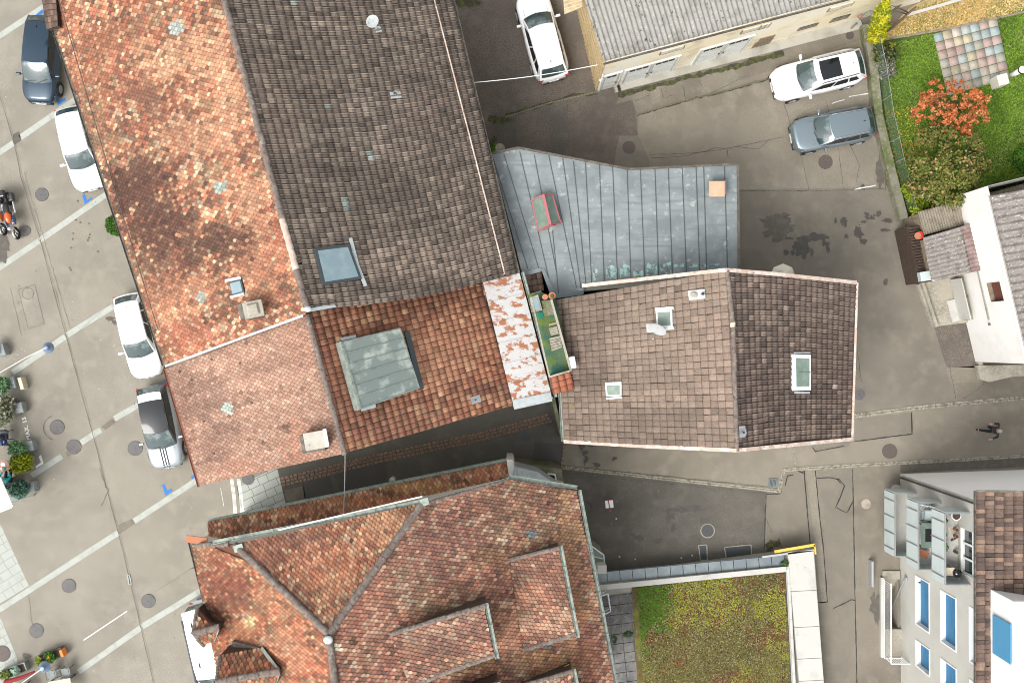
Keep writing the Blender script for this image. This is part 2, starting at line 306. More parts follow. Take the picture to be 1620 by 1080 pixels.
def tmpl(kind, w_, L):
    g = .006
    if kind == 'beaver':
        a = w_ / 2 - .0035; v1 = L * .30; dp = L * .70 + .03
        top = [(-a, -L * .9), (a, -L * .9), (a, v1)] + [(a * math.cos(t), v1 + dp * math.sin(t)) for t in map(math.radians, (28, 58, 90, 122, 152))] + [(-a, v1)]
        hh = lambda v: .012 + .024 * v / L
        inn = [(-a * .80, v1)] + [(x * .80, v1 + (y - v1) * .82) for x, y in top[3:-1][::-1]] + [(a * .80, v1)]; inn = inn[::-1]
        V = [(u, v, hh(v)) for u, v in top]; n = len(V); V += [(u, v, hh(v) - .018) for u, v in top[2:]]; q = n - 2
        V += [(u, v, hh(v) + .0015) for u, v in inn]; I = n + q
        V += [(-a * .80, -L * .9, hh(-L * .9)), (a * .80, -L * .9, hh(-L * .9))]; J = I + q
        F1 = [(J, J + 1) + tuple(range(I, I + q))]; F2 = [(i + 2, i + 3, I + i + 1, I + i) for i in range(q - 1)] + [(1, 2, I, J + 1), (0, J, I + q - 1, n - 1)] + [(i + 2, i + 3, n + i + 1, n + i) for i in range(q - 1)]
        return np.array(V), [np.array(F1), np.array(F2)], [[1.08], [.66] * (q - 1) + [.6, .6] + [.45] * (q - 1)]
    if kind == 'pan':
        prof = [(0, -.004), (.08, .026), (.32, .030), (.42, .0), (.96, .0)]
        s_, rise = .012, .009
    elif kind == 'pan2':
        prof = [(0.02, .002), (.14, .016), (.55, .008), (.91, .012), (.985, -.004)]
        s_, rise = .022, .028
    else:
        prof = [(.03, .0), (.35, .003), (.65, .003), (.97, .0)]; s_, rise = .02, .024
    jn = {'pan': .86, 'pan2': .55}.get(kind, .5); V = []; m = len(prof); seg = {'pan': [.42, 1.55, .42, .95], 'pan2': [1.06, 1.03, 1., .58]}.get(kind, [1., 1., 1.])  # jn paints shade under the lip above, seg a highlight on the pan roll
    for v, h in ((-.02, .004), (.046, .004 + rise * .1), (L * .55, .004 + rise * .55), (L + .012, .004 + rise)):
        V += [((u - .5) * w_, v, h + q) for u, q in prof]
    V += [((u - .5) * w_, L + .012, .004 + rise + q - s_ - q * .6) for u, q in prof]
    V += [((prof[0][0] - .5) * w_, -.02, -.02), ((prof[0][0] - .5) * w_, L + .012, -.01), ((prof[-1][0] - .5) * w_, -.02, -.02), ((prof[-1][0] - .5) * w_, L + .012, -.01)]
    F = []
    for j in range(4):
        F += [(j * m + i, j * m + i + 1, (j + 1) * m + i + 1, (j + 1) * m + i) for i in range(m - 1)]
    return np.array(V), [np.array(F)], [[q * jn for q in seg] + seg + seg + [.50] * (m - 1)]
def tile_roof(name, parent, polypx, plane=None, quad=None, kind='beaver', style='orange', tw=.178, tl=.155, blobs=(), spots=(), bow=0., seed=1, under='underlay', slab=.16, jit=1.0, contrast=.16, bandn=0., sat=.74, mott=1.0):
    """tiles of one roof face as ONE mesh; plane + convex photo polygon, or quad = 4 (px,py,z): ridge a, ridge b, eave b, eave a.
    blobs: (px, py, rx, ry, colour, strength) stains; spots: (px, py, r, colour) glass or replaced tiles"""
    r = np.random.default_rng(seed); V0, F0, SH = tmpl(kind, tw, tl)
    if quad is None:
        pp = plane.pts(polypx); o = pp[0]
        uv = np.array([[(p - o).dot(plane.eu), (p - o).dot(plane.ev)] for p in pp])
        area = .5 * sum(uv[i][0] * uv[(i + 1) % len(uv)][1] - uv[(i + 1) % len(uv)][0] * uv[i][1] for i in range(len(uv)))
        if area < 0: uv = uv[::-1]
        u0, v0 = uv.min(0); u1, v1 = uv.max(0)
        us = np.arange(u0 - tw, u1 + tw, tw); vs = np.arange(v0 - tl * .5, v1, tl)
    else:
        A, B, C_, D_ = [np.array(P(*q)) for q in quad]
        Lu = (np.linalg.norm(B - A) + np.linalg.norm(C_ - D_)) / 2; Lv = (np.linalg.norm(D_ - A) + np.linalg.norm(C_ - B)) / 2
        nu, nv = int(round(Lu / tw)), int(round(Lv / tl)); us = (np.arange(nu) + .5) * Lu / nu; vs = np.arange(nv) * Lv / nv
        sx, sy = (Lu / nu) / tw, (Lv / nv) / tl
        V0 = V0.copy(); V0[:, 0] *= sx; V0[:, 1] *= sy
        u0 = v0 = 0
    U, Vv = np.meshgrid(us, vs); row = np.arange(len(vs))[:, None] + U * 0
    if kind == 'beaver': U = U + (row % 2) * tw / 2
    U, Vv = U.ravel(), Vv.ravel(); n = len(U)
    rot = r.normal(0, .022 * jit, n); hj = r.normal(0, .0025 * jit, n); loose = r.random(n) < .012 * jit; rot[loose] *= 5; hj[loose] += .008
    X = V0[None, :, 0] * np.cos(rot)[:, None] - V0[None, :, 1] * np.sin(rot)[:, None] + (U + r.normal(0, .004 * jit, n))[:, None]
    Y = V0[None, :, 0] * np.sin(rot)[:, None] + V0[None, :, 1] * np.cos(rot)[:, None] + (Vv + r.normal(0, .005 * jit, n))[:, None]
    Hh = V0[None, :, 2] + hj[:, None] + (V0[None, :, 0] * r.normal(0, .03 * jit, n)[:, None])
    if quad is None:
        cx, cy = U, Vv + tl / 2; keep = np.ones(n, bool)
        for i in range(len(uv)):
            a, b = uv[i], uv[(i + 1) % len(uv)]; e = (b - a) / np.linalg.norm(b - a); nn = np.array([-e[1], e[0]])
            keep &= ((cx - a[0]) * nn[0] + (cy - a[1]) * nn[1]) > -tw * .3
        X, Y, Hh, U, Vv = X[keep], Y[keep], Hh[keep], U[keep], Vv[keep]
        for _ in range(2):
            for i in range(len(uv)):
                a, b = uv[i], uv[(i + 1) % len(uv)]; e = (b - a) / np.linalg.norm(b - a); nn = np.array([-e[1], e[0]])
                dd = np.minimum((X - a[0]) * nn[0] + (Y - a[1]) * nn[1], 0); X = X - dd * nn[0]; Y = Y - dd * nn[1]
        # gentle sag of the old rafters
        Hh = Hh + .05 * (fbm(X, Y, .35, seed + 9) - .5)
        o_, eu, ev, nn3 = [np.array(q) for q in (o, plane.eu, plane.ev, plane.n)]
        W = o_ + X[..., None] * eu + Y[..., None] * ev + Hh[..., None] * nn3
        upts = [p - plane.n * .035 for p in pp]
    else:
        s, t = X / Lu, Y / Lv
        s = s + bow * np.sin(np.clip(t, 0, 1) * math.pi) / Lu
        W = (A * (1 - s[..., None]) + B * s[..., None]) * (1 - t[..., None]) + (D_ * (1 - s[..., None]) + C_ * s[..., None]) * t[..., None]
        nn3 = np.cross(D_ - A, B - A); nn3 = nn3 / np.linalg.norm(nn3); nn3 = nn3 if nn3[2] > 0 else -nn3
        sag = .10 * (fbm(W[..., 0], W[..., 1], .3, seed + 9) - .5)
        W = W + (Hh + sag)[..., None] * nn3
        upts = [Vector(q) - Vector(nn3) * .07 for q in (A, B, C_, D_)]
    N = W.shape[0]; m = W.shape[1]; ctr = W.mean(1)
    st = STYLE[style]; col = palette(st['c'], st['w'], N, r)
    if style == 'taupe': col = col.mean(0) + (col - col.mean(0)) * .45
    kk = FP / (CH - ctr[:, 2]); px, py = 810 + ctr[:, 0] * kk, 540 - ctr[:, 1] * kk
    col = col * (1 + contrast * r.normal(0, 1, (N, 1)))
    f = fbm(ctr[:, 0], ctr[:, 1], .30, seed + 3)[:, None]; col = col * (.72 + .56 * f)
    col = col * (1.12 - .32 * vnoise(U * 2.6, Vv * .22, 1., seed + 21)[:, None]) * np.where(r.random((N, 1)) < .02, .6, 1)
    if kind == 'beaver':                     # lichen and soot in small clumps
        for sc_, th_, cc_, am_ in ((1.5, .56, (112, 80, 62), .62), (3.6, .60, (92, 68, 56), .6), (.8, .60, (150, 128, 92), .32), (2.4, .66, (206, 188, 160), .5)):
            mk = np.clip((fbm(ctr[:, 0], ctr[:, 1], sc_, seed + int(sc_ * 10)) + .10 * (r.random(N) - .5) - th_) / .06, 0, 1)[:, None] * am_ * mott * (r.random((N, 1)) < .8)
            col = col * (1 - mk) + np.array(lin(cc_)) * (1 + .2 * r.normal(0, 1, (N, 1))) * mk
    if bandn:
        f2 = vnoise(Vv * 1.1 + 3, U * .12, 1., seed + 5)[:, None]; col = col * (1 - bandn / 2 + bandn * f2)
    for (bx, by, rx, ry, bc, stg) in blobs:
        dd = np.sqrt(((px - bx) / rx) ** 2 + ((py - by) / ry) ** 2) + 1.9 * (fbm(ctr[:, 0], ctr[:, 1], 1.1, seed + int(bx)) - .5) + .7 * (r.random(N) - .5)
        w2 = np.clip((1.12 - dd) / .45, 0, 1)[:, None] * stg
        w2 = w2 * (r.random((N, 1)) < .93)
        col = col * (1 - w2) + (np.array(lin(bc)) * (1 + .22 * r.normal(0, 1, (N, 1)))) * w2
    for (bx, by, rr, bc) in spots:
        dd = np.hypot(px - bx, py - by); q = dd < rr * (0.75 + .5 * r.random(N)); col[q] = np.array(lin(bc)) * (1 + .12 * r.normal(0, 1, (q.sum(), 1)))
    sat = sat * (.78 if style in ('brown', 'darkbrown', 'taupe') else 1.)
    lum = (col @ np.array([.3, .59, .11]))[:, None]; col = lum + (col - lum) * sat; col = np.clip(col * np.array({'brown': (.92, .87, .79), 'darkbrown': (.90, .83, .76), 'taupe': (.74, .69, .62), 'mixed': (.86, .84, .74), 'flatbrown': (.80, .79, .75), 'salmon': (.76, .77, .72)}.get(style, (.78, .77, .66))), .008, .8)
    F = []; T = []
    for f0, sh in zip(F0, SH):                # painted highlight on rolls, painted shade by rolls and lips; dirty tile rims
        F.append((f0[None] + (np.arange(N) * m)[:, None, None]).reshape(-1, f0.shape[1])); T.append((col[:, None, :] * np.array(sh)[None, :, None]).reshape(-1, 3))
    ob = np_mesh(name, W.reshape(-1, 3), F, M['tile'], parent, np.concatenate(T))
    mb = MB(); mb.prism(upts, slab); mb.build('roof_deck', M[under], parent if parent is not None else None)
    return ob
def ridge_caps(parent, a, b, r=.13, seg=.36, name='ridge', m='ridge', flat=.55):
    a, b = Vector(a), Vector(b); L = (b - a).length; n = max(2, int(L / seg)); t = (b - a).normalized()
    sd = t.cross(Vector((0, 0, 1))).normalized(); up = sd.cross(t).normalized(); mb = MB(); K = 8
    for i in range(n):
        p0, p1 = a + t * (L * i / n - .02), a + t * (L * (i + 1) / n + .03)
        r0, r1 = r * .90 + random.uniform(-.006, .006), r * 1.06 + random.uniform(-.006, .006); off = sd * random.uniform(-.012, .012)
        vs = []
        for p, q in ((p0, r0), (p1, r1)):
            for j in range(K + 1):
                an = math.pi * j / K; vs.append(p + off + sd * (math.cos(an) * q) + up * (math.sin(an) * q * .85 - .03))
        fs = [(j, j + 1, K + 2 + j, K + 1 + j) for j in range(K)] + [tuple(range(K + 1, 2 * K + 2)), tuple(range(K + 1))[::-1]]
        mb.add(vs, fs)
    return mb.build(name, M[m], parent)
def gutter(parent, a, b, r=.075, m='gutter', name='gutter'):
    a, b = Vector(a), Vector(b); t = (b - a).normalized(); sd = t.cross(Vector((0, 0, 1))).normalized(); up = sd.cross(t).normalized()
    mb = MB(); vs = []; K = 6
    ring = [(math.cos(math.pi + math.pi * j / K) * r, math.sin(math.pi + math.pi * j / K) * r) for j in range(K + 1)] + [(math.cos(2 * math.pi - math.pi * j / K) * r * .8, math.sin(2 * math.pi - math.pi * j / K) * r * .8) for j in range(K + 1)]
    for p in (a, b): vs += [p + sd * x + up * y for x, y in ring]
    n = len(ring); mb.add(vs, [(j, (j + 1) % n, (j + 1) % n + n, j + n) for j in range(n)] + [tuple(range(n)), tuple(range(n, 2 * n))[::-1]])
    L = (b - a).length
    for i in range(1, int(L / .9)): mb.bar(a + t * (i * .9) - sd * r, a + t * (i * .9) + sd * r, .03, .008)
    return mb.build(name, M[m], parent)
def flashing(parent, pts, wd, m='zinc_light', name='flashing', up=(0, 0, 1), th=.03):
    mb = MB()
    for a, b in zip(pts[:-1], pts[1:]): mb.bar(a, b, wd, th, up)
    return mb.build(name, M[m], parent)
def walls(parent, faces, centre, m='render_grey', inset=.96, drop=.22, z0=-.02, name='wall'):
    """solid under the roof faces; faces are lists of world points on the roof"""
    mb = MB()
    for fc in faces:
        top = [Vector((centre[0] + (p.x - centre[0]) * inset, centre[1] + (p.y - centre[1]) * inset, p.z - drop)) for p in fc]
        mb.prism_to(top, z0)
    return mb.build(name, M[m], parent)
def roof_box(parent, name, px, plane, h, m, base=-.05, wall=0, pane=None, pane_name='pane', pane_in=.16):
    """a raised box (skylight curb, cowl) standing on a roof plane, px = 4 photo corners of its top"""
    q = [hit(x, y, plane.a + plane.n * h, plane.n) for x, y in px]
    mb = MB(); mb.prism(q, plane.n * -(h - base)); o = mb.build(name, M[m], parent, bevel=.012)
    if pane:
        c = sum(q, Vector()) / 4; g = [c + (p - c) * (1 - pane_in) + plane.n * .018 for p in q]
        mb = MB(); mb.prism(g, plane.n * -.012); mb.build(pane_name, M[pane], o)
    return o
def wall_open(mb, a, b, z0, z1, ops, depth=.2, inward=None, mi=0, rev=0):
    """vertical wall a-b with recessed openings; ops = (s0, s1, z0, z1) metres along the wall"""
    a, b = Vector((a[0], a[1], 0)), Vector((b[0], b[1], 0)); L = (b - a).length; t = (b - a) / L; nrm = inward
    ss = sorted({0, L} | {o[0] for o in ops} | {o[1] for o in ops}); zs = sorted({z0, z1} | {o[2] for o in ops} | {o[3] for o in ops})
    pt = lambda s, z, d=0: a + t * s + Vector((0, 0, z)) + nrm * d
    for s0, s1 in zip(ss[:-1], ss[1:]):
        for q0, q1 in zip(zs[:-1], zs[1:]):
            cs, cz = (s0 + s1) / 2, (q0 + q1) / 2
            if any(o[0] < cs < o[1] and o[2] < cz < o[3] for o in ops): continue
            mb.poly([pt(s0, q0), pt(s1, q0), pt(s1, q1), pt(s0, q1)], mi)
    for o in ops:
        A = [pt(o[0], o[2]), pt(o[1], o[2]), pt(o[1], o[3]), pt(o[0], o[3])]; B = [pt(o[0], o[2], depth), pt(o[1], o[2], depth), pt(o[1], o[3], depth), pt(o[0], o[3], depth)]
        for i in range(4): mb.poly([A[i], A[(i + 1) % 4], B[(i + 1) % 4], B[i]], rev)
        mb.poly(B, rev)
def corrugated(name, parent, px, plane, m, pitch=.177, amp=.025, along='v', th=.01):
    """wavy sheet over a convex photo quad (a,b,c,d) with a-b across the waves"""
    q = [np.array(plane.at(*p)) for p in px]; n = np.array(plane.n)
    W_ = (np.linalg.norm(q[1] - q[0]) + np.linalg.norm(q[2] - q[3])) / 2; nw = int(W_ / pitch * 8); rows = 14
    s = np.linspace(0, 1, nw + 1); t = np.linspace(0, 1, rows + 1); S, T = np.meshgrid(s, t)
    X = (q[0] * (1 - S[..., None]) + q[1] * S[..., None]) * (1 - T[..., None]) + (q[3] * (1 - S[..., None]) + q[2] * S[..., None]) * T[..., None]
    hgt = amp * np.sin(S * W_ / pitch * 2 * math.pi) + .012 * ((T * 3) % 1)
    V = X + hgt[..., None] * n; V = np.concatenate([V.reshape(-1, 3), (V - n * th).reshape(-1, 3)])
    idx = np.arange((rows + 1) * (nw + 1)).reshape(rows + 1, nw + 1)
    F = np.stack([idx[:-1, :-1], idx[:-1, 1:], idx[1:, 1:], idx[1:, :-1]], -1).reshape(-1, 4); off = (rows + 1) * (nw + 1)
    eds = [(idx[0, :-1], idx[0, 1:]), (idx[-1, 1:], idx[-1, :-1]), (idx[1:, 0], idx[:-1, 0]), (idx[:-1, -1], idx[1:, -1])]
    E = np.concatenate([np.stack([a, a + off, b + off, b], -1) for a, b in eds])
    return np_mesh(name, V, [np.concatenate([F, F[:, ::-1] + off, E])], M[m], parent, smooth=False)
def sheet(name, px, z, m, kind='structure', parent=None, label=None, cat=None):
    mb = MB(); mb.poly([P(x, y, z) for x, y in px]); 
    # keep the sheet thin but real
    o = mb.build(name, M[m], parent)
    if parent is None: o['kind'] = kind
    for v in o.data.vertices: v.co.z = z
    if o.data.polygons[0].normal.z < 0: o.data.flip_normals()
    return o
def ribbon(mb, pts, wd, z, jit=0., step=.25, mi=0):
    pts = [P(x, y, z) for x, y in pts]; out = []
    for a, b in zip(pts[:-1], pts[1:]):
        n = max(1, int((b - a).length / step)) if jit else 1
        for i in range(n): out.append(a + (b - a) * (i / n))
    out.append(pts[-1])
    if jit: out = [out[0]] + [p + Vector((random.uniform(-jit, jit), random.uniform(-jit, jit), 0)) for p in out[1:-1]] + [out[-1]]
    vs = []
    for i, p in enumerate(out):
        t = (out[min(i + 1, len(out) - 1)] - out[max(i - 1, 0)]).normalized(); s_ = Vector((-t.y, t.x, 0)); ww = wd / 2 * (1 if not jit else random.uniform(.55, 1.35))
        vs += [p + s_ * ww, p - s_ * ww]
    mb.add(vs, [(2 * i, 2 * i + 1, 2 * i + 3, 2 * i + 2) for i in range(len(out) - 1)], mi)
def blob(mb, px, py, rx, ry, z, rough=.35, n=36, seed=0):
    r = random.Random(seed); ph = [r.uniform(0, 6.28) for _ in range(14)]; n = 70; pts = []
    for i in range(n):
        a = 2 * math.pi * i / n; q = 1 + rough * sum(math.sin(a * (j * 1.6 // 1 + 2) + ph[j]) / (j + 2.2) ** .8 for j in range(14)) * .6 + r.uniform(-.1, .1) * rough * 2
        pts.append(P(px + rx * math.cos(a) * max(q, .2), py + ry * math.sin(a) * max(q, .2), z))
    c = P(px, py, z); mb.add([c] + pts, [(0, i + 1, (i + 1) % n + 1) for i in range(n)])
def leaves(name, parent, lobes, n, size, cols, wts, seed=0, mat_='tint', flat=.35, hollow=.55, long=1.5):
    """leaf-sized faces through the volume of several lobes (cx,cy,cz,rx,ry,rz)"""
    r = np.random.default_rng(seed); lb = np.array(lobes, float); vol = lb[:, 3] * lb[:, 4] * lb[:, 5]; pick = r.choice(len(lb), n, p=vol / vol.sum()); q = lb[pick]
    d_ = r.normal(0, 1, (n, 3)); d_ /= np.linalg.norm(d_, axis=1)[:, None]; rad = (hollow + (1 - hollow) * r.random(n))
    rad *= .8 + .4 * vnoise(d_[:, 0] * 3 + pick, d_[:, 1] * 3 + d_[:, 2] * 2, 1.2, seed)
    c = q[:, :3] + d_ * rad[:, None] * q[:, 3:]
    nrm = d_ * .6 + r.normal(0, .6, (n, 3)) + np.array([0, 0, flat]); nrm /= np.linalg.norm(nrm, axis=1)[:, None]
    a = np.cross(nrm, r.normal(0, 1, (n, 3))); a /= np.linalg.norm(a, axis=1)[:, None]; b = np.cross(nrm, a); s_ = size * r.uniform(.6, 1.4, n)
    a = a * s_[:, None] * long / 2; b = b * s_[:, None] / 2
    V = np.stack([c - a, c - a * .1 + b, c + a, c - a * .1 - b], 1).reshape(-1, 3); F = np.arange(4 * n).reshape(n, 4)
    cl = np.array([lin(x) for x in cols]); w_ = np.array(wts, float); w_ /= w_.sum()
    cn = fbm(c[:, 0] * 1. + c[:, 2], c[:, 1], 1.6, seed + 3)
    ci = np.clip((np.searchsorted(np.cumsum(w_), np.clip(cn * 1.6 - .3 + r.normal(0, .22, n), 0, .999))), 0, len(cl) - 1)
    col = cl[ci] * r.uniform(.75, 1.25, (n, 1)) * .8
    return np_mesh(name, V, F, M[mat_], parent, col)
def trunk(parent, base, top, r0, limbs, m='bark', name='trunk'):
    mb = MB(); base, top = Vector(base), Vector(top); mid = (base + top) / 2 + Vector((.05, -.03, 0))
    mb.tube([base, mid, top], [r0, r0 * .75, r0 * .5], 8)
    for l in limbs:
        l = Vector(l); s_ = base + (top - base) * random.uniform(.45, .9); mb.tube([s_, (s_ + l) / 2 + Vector((0, 0, .1)), l], [r0 * .45, r0 * .28, r0 * .1], 6)
    return mb.build(name, M[m], parent, smooth=True)
# ================================================================ THE GROUND
HX0, HX1, HY0, HY1 = 18.93, 19.70, -14.65, -12.10      # cellar stair well beside the apartment house
mb = MB(); xs = [-220, HX0, HX1, 220]; ys = [-220, HY0, HY1, 220]
for i in range(3):
    for j in range(3):
        if i == 1 and j == 1: continue
        mb.poly([(xs[i], ys[j], 0), (xs[i + 1], ys[j], 0), (xs[i + 1], ys[j + 1], 0), (xs[i], ys[j + 1], 0)])
g = mb.build('ground', M['asphalt']); g['kind'] = 'structure'
Z1, Z2, Z3, Z4, Z5 = .004, .008, .012, .016, .020
sheet('plaza', [(-900, -900), (350, -900), (350, 0), (400, 700), (420, 740), (432, 812), (330, 870), (420, 1900), (-900, 1900)], Z1, 'plaza')
sheet('courtyard', [(700, -300), (1180, -300), (1190, 60), (1010, 182), (1005, 232), (1015, 290), (1000, 460), (760, 460)], Z1, 'asphalt_dark')
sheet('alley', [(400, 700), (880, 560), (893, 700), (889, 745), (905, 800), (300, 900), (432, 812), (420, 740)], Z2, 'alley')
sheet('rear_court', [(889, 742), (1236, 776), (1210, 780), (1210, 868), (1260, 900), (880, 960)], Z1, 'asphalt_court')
sheet('road', [(892, 640), (1347, 660), (1620, 630), (1900, 600), (1900, 690), (1620, 721), (1240, 742), (1232, 776), (889, 740)], Z1, 'asphalt_light')
sheet('yard', [(1160, 300), (1415, 298), (1448, 470), (1478, 515), (1515, 630), (1349, 655), (1160, 640)], Z1, 'asphalt_mid')
sheet('yard', [(1008, 184), (1200, 118), (1372, 60), (1410, 296), (1166, 300), (1030, 300), (1010, 240)], Z2, 'asphalt_light')
def patches(L):
    for i, (px, m, z) in enumerate(L): sheet('asphalt_patch', px, z, m)
patches([
 ([(975, 165), (1000, 158), (1008, 182), (1030, 170), (1080, 158), (1070, 140), (1108, 132), (1215, 100), (1240, 78), (1200, 85), (980, 150)], 'asphalt', Z3),
 ([(1027, 138), (1042, 136), (1046, 162), (1032, 166)], 'asphalt_light', Z4),
 ([(1108, 120), (1160, 108), (1172, 130), (1112, 150)], 'asphalt_light', Z4),
 ([(980, 215), (1010, 215), (1028, 255), (1026, 290), (968, 290), (975, 235)], 'asphalt_mid', Z4),
 ([(855, 178), (888, 163), (897, 170), (896, 185), (870, 195), (855, 195)], 'asphalt_court', Z3), ([(868, 198), (896, 182), (898, 210), (890, 220), (892, 250), (875, 250), (870, 220)], 'asphalt_court', Z4),
 ([(895, 165), (1000, 165), (1005, 215), (985, 215), (970, 260), (898, 260)], 'asphalt_dark', Z2),
 ([(778, 190), (815, 185), (823, 240), (790, 250)], 'asphalt_court', Z2),
 ([(1352, 663), (1440, 652), (1441, 684), (1352, 697)], 'asphalt_mid', Z3), ([(1283, 703), (1348, 697), (1340, 707), (1290, 714)], 'asphalt_mid', Z3),
 ([(1477, 515), (1546, 510), (1560, 560), (1548, 582), (1497, 580)], 'asphalt_dark', Z3), ([(1497, 582), (1548, 578), (1555, 604), (1503, 606)], 'asphalt_light', Z3),
 ([(1505, 606), (1558, 604), (1545, 618), (1524, 628), (1512, 630)], 'asphalt', Z3), ([(1560, 604), (1700, 590), (1700, 622), (1524, 637), (1524, 628)], 'asphalt_mid', Z2),
 ([(1350, 743), (1422, 742), (1424, 800), (1420, 890), (1392, 893), (1392, 1060), (1430, 1062), (1430, 1200), (1352, 1200)], 'asphalt', Z2),
 ([(1212, 778), (1350, 743), (1352, 1200), (1305, 1200), (1290, 860), (1210, 866)], 'asphalt_mid', Z2),
 ([(1275, 742), (1292, 741), (1308, 952), (1300, 952)], 'asphalt_light', Z3),
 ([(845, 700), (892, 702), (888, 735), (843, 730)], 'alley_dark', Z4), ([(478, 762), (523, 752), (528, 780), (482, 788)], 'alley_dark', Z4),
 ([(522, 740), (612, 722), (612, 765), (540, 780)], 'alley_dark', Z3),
 ([(450, 775), (480, 768), (485, 795), (455, 800)], 'asphalt', Z4),
 ([(20, 213), (30, 208), (34, 222), (22, 230)], 'damp', Z3), ([(160, 675), (176, 663), (182, 668), (167, 680)], 'asphalt', Z5 + .004), ([(188, 829), (208, 821), (213, 828), (188, 845)], 'asphalt_mid', Z5 + .004),
 ([(102, 716), (126, 700), (130, 708), (108, 722)], 'asphalt', Z5 + .004),
 ([(1425, 752), (1425, 747), (1700, 735), (1700, 718), (1590, 722), (1424, 735)], 'damp', Z3),
 ([(1352, 556), (1362, 556), (1364, 608), (1352, 610)], 'asphalt', Z3),
])
# soft darker wear areas and stains
mb = MB()
rb = random.Random(2); bi = 0
for (x, y, rx, ry, n_) in [(1285, 378, 24, 9, 16), (1268, 392, 18, 14, 16), (1258, 400, 12, 10, 8), (1308, 384, 10, 12, 9), (1240, 345, 12, 5, 5), (1376, 343, 10, 7, 9), (1366, 351, 7, 4, 5)]:
    for _ in range(n_): blob(mb, x + rb.gauss(0, rx * .42), y + rb.gauss(0, ry * .42), rb.uniform(.15, .34) * rx, rb.uniform(.2, .5) * ry, Z3 + .00012 * bi, .35, seed=bi); bi += 1
for i, (x, y, rx, ry) in enumerate([(1335, 351, 6, 7), (1404, 349, 7, 4), (1358, 368, 7, 9), (1366, 382, 5, 5), (1400, 364, 7, 3), (1401, 446, 4, 5), (1365, 296, 4, 4), (1322, 349, 2, 5), (1339, 374, 3, 4), (1390, 338, 4, 5)]):
    blob(mb, x, y, rx, ry, Z3 + .001 * (i % 4), .42, seed=i)
for i, (x, y, rx, ry) in enumerate([(1086, 805, 26, 5), (1060, 815, 6, 12), (1065, 835, 4, 6), (1010, 850, 8, 5), (1040, 855, 8, 4), (920, 705, 4, 8), (936, 703, 9, 3), (925, 716, 4, 4), (927, 727, 4, 6), (944, 735, 5, 4), (972, 725, 4, 3), (1000, 845, 3, 2)]):
    blob(mb, x, y, rx, ry, Z3 + .001 * (i % 4), .6, seed=40 + i)
o = mb.build('oil_stain', M['wet']); o['kind'] = 'structure'
mb = MB()
for i, (x, y, rx, ry) in enumerate([(3, 388, 11, 26), (1234, 345, 14, 9), (1386, 960, 8, 24), (174, 504, 6, 4), (181, 510, 4, 3), (1540, 530, 20, 12), (1398, 260, 10, 40), (1230, 360, 26, 18), (16, 634, 16, 5), (42, 1037, 6, 5)]):
    blob(mb, x, y, rx, ry, Z4 + .001 * (i % 4), .45, seed=70 + i)
o = mb.build('damp_stain', M['damp']); o['kind'] = 'structure'
# pale stone strips across the plaza, laid as separate slabs
mb = MB()
def strip(a, b, wpx=9.0, z=Z3, seg=20):
    a, b = Vector(a), Vector(b); L = (b - a).length; t = (b - a) / L; n = Vector((-t.y, t.x)); s = 0
    while s < L:
        e = min(L, s + seg * random.uniform(.8, 1.3)); q = [a + t * s + n * wpx / 2, a + t * (e - .35) + n * wpx / 2, a + t * (e - .35) - n * wpx / 2, a + t * s - n * wpx / 2]
        mb.poly([P(p.x, p.y, z) for p in q]); s = e
strip((-60, 96), (74, 8)); strip((-60, 280), (22, 226)); strip((32, 218), (150, 136)); strip((-60, 463), (62, 381)); strip((63, 380), (176, 302))
strip((20, 589), (104, 532)); strip((106, 530), (180, 484)); strip((50, 752), (98, 721)); strip((128, 700), (160, 679)); strip((181, 662), (230, 634))
strip((-60, 1002), (187, 842)); strip((212, 824), (330, 747)); strip((124, 1062), (223, 992)); strip((224, 991), (330, 926))
o = mb.build('stone_strip', M['kerb']); o['kind'] = 'structure'
# slab paving
def slabs(px, m, z, ang, sx, sy, name='paving_slabs'):
    pts = [P(x, y, 0) for x, y in px]; R = Matrix.Rotation(-ang, 2); q = [R @ Vector((p.x, p.y)) for p in pts]
    x0, x1 = min(p.x for p in q), max(p.x for p in q); y0, y1 = min(p.y for p in q), max(p.y for p in q); mb = MB(); Ri = Matrix.Rotation(ang, 2)
    def clip(poly):
        for i in range(len(q)):
            a, b = q[i], q[(i + 1) % len(q)]; e = b - a; cen = sum(q, Vector((0, 0))) / len(q); s = 1 if e.x * (cen.y - a.y) - e.y * (cen.x - a.x) > 0 else -1; out = []
            f = lambda p: s * (e.x * (p.y - a.y) - e.y * (p.x - a.x))
            for j in range(len(poly)):
                p, r = poly[j], poly[(j + 1) % len(poly)]; fp, fr = f(p), f(r)
                if fp >= 0: out.append(p)
                if fp * fr < 0: out.append(p + (r - p) * (fp / (fp - fr)))
            poly = out
            if len(poly) < 3: return []
        return poly
    j = 0; y = y0
    while y < y1:
        h = sy * random.uniform(.9, 1.1); x = x0 - random.random() * sx
        while x < x1:
            w_ = sx * random.uniform(.75, 1.25); pc = clip([Vector((x + .012, y + .012)), Vector((x + w_ - .012, y + .012)), Vector((x + w_ - .012, y + h - .012)), Vector((x + .012, y + h - .012))])
            if pc: mb.poly([(*(Ri @ p), z) for p in pc])
            x += w_
        y += h; j += 1
    o = mb.build(name, M[m]); o['kind'] = 'structure'; return o
slabs([(-60, 740), (2, 832), (46, 926), (-60, 990)], 'paver', Z2, math.radians(32), .62, .42)
slabs([(-60, 970), (0, 975), (27, 1040), (20, 1150), (-60, 1150)], 'paver', Z2, math.radians(32), .62, .42)
slabs([(376, 768), (438, 738), (453, 800), (388, 822)], 'paver', Z3, math.radians(24), .62, .38)
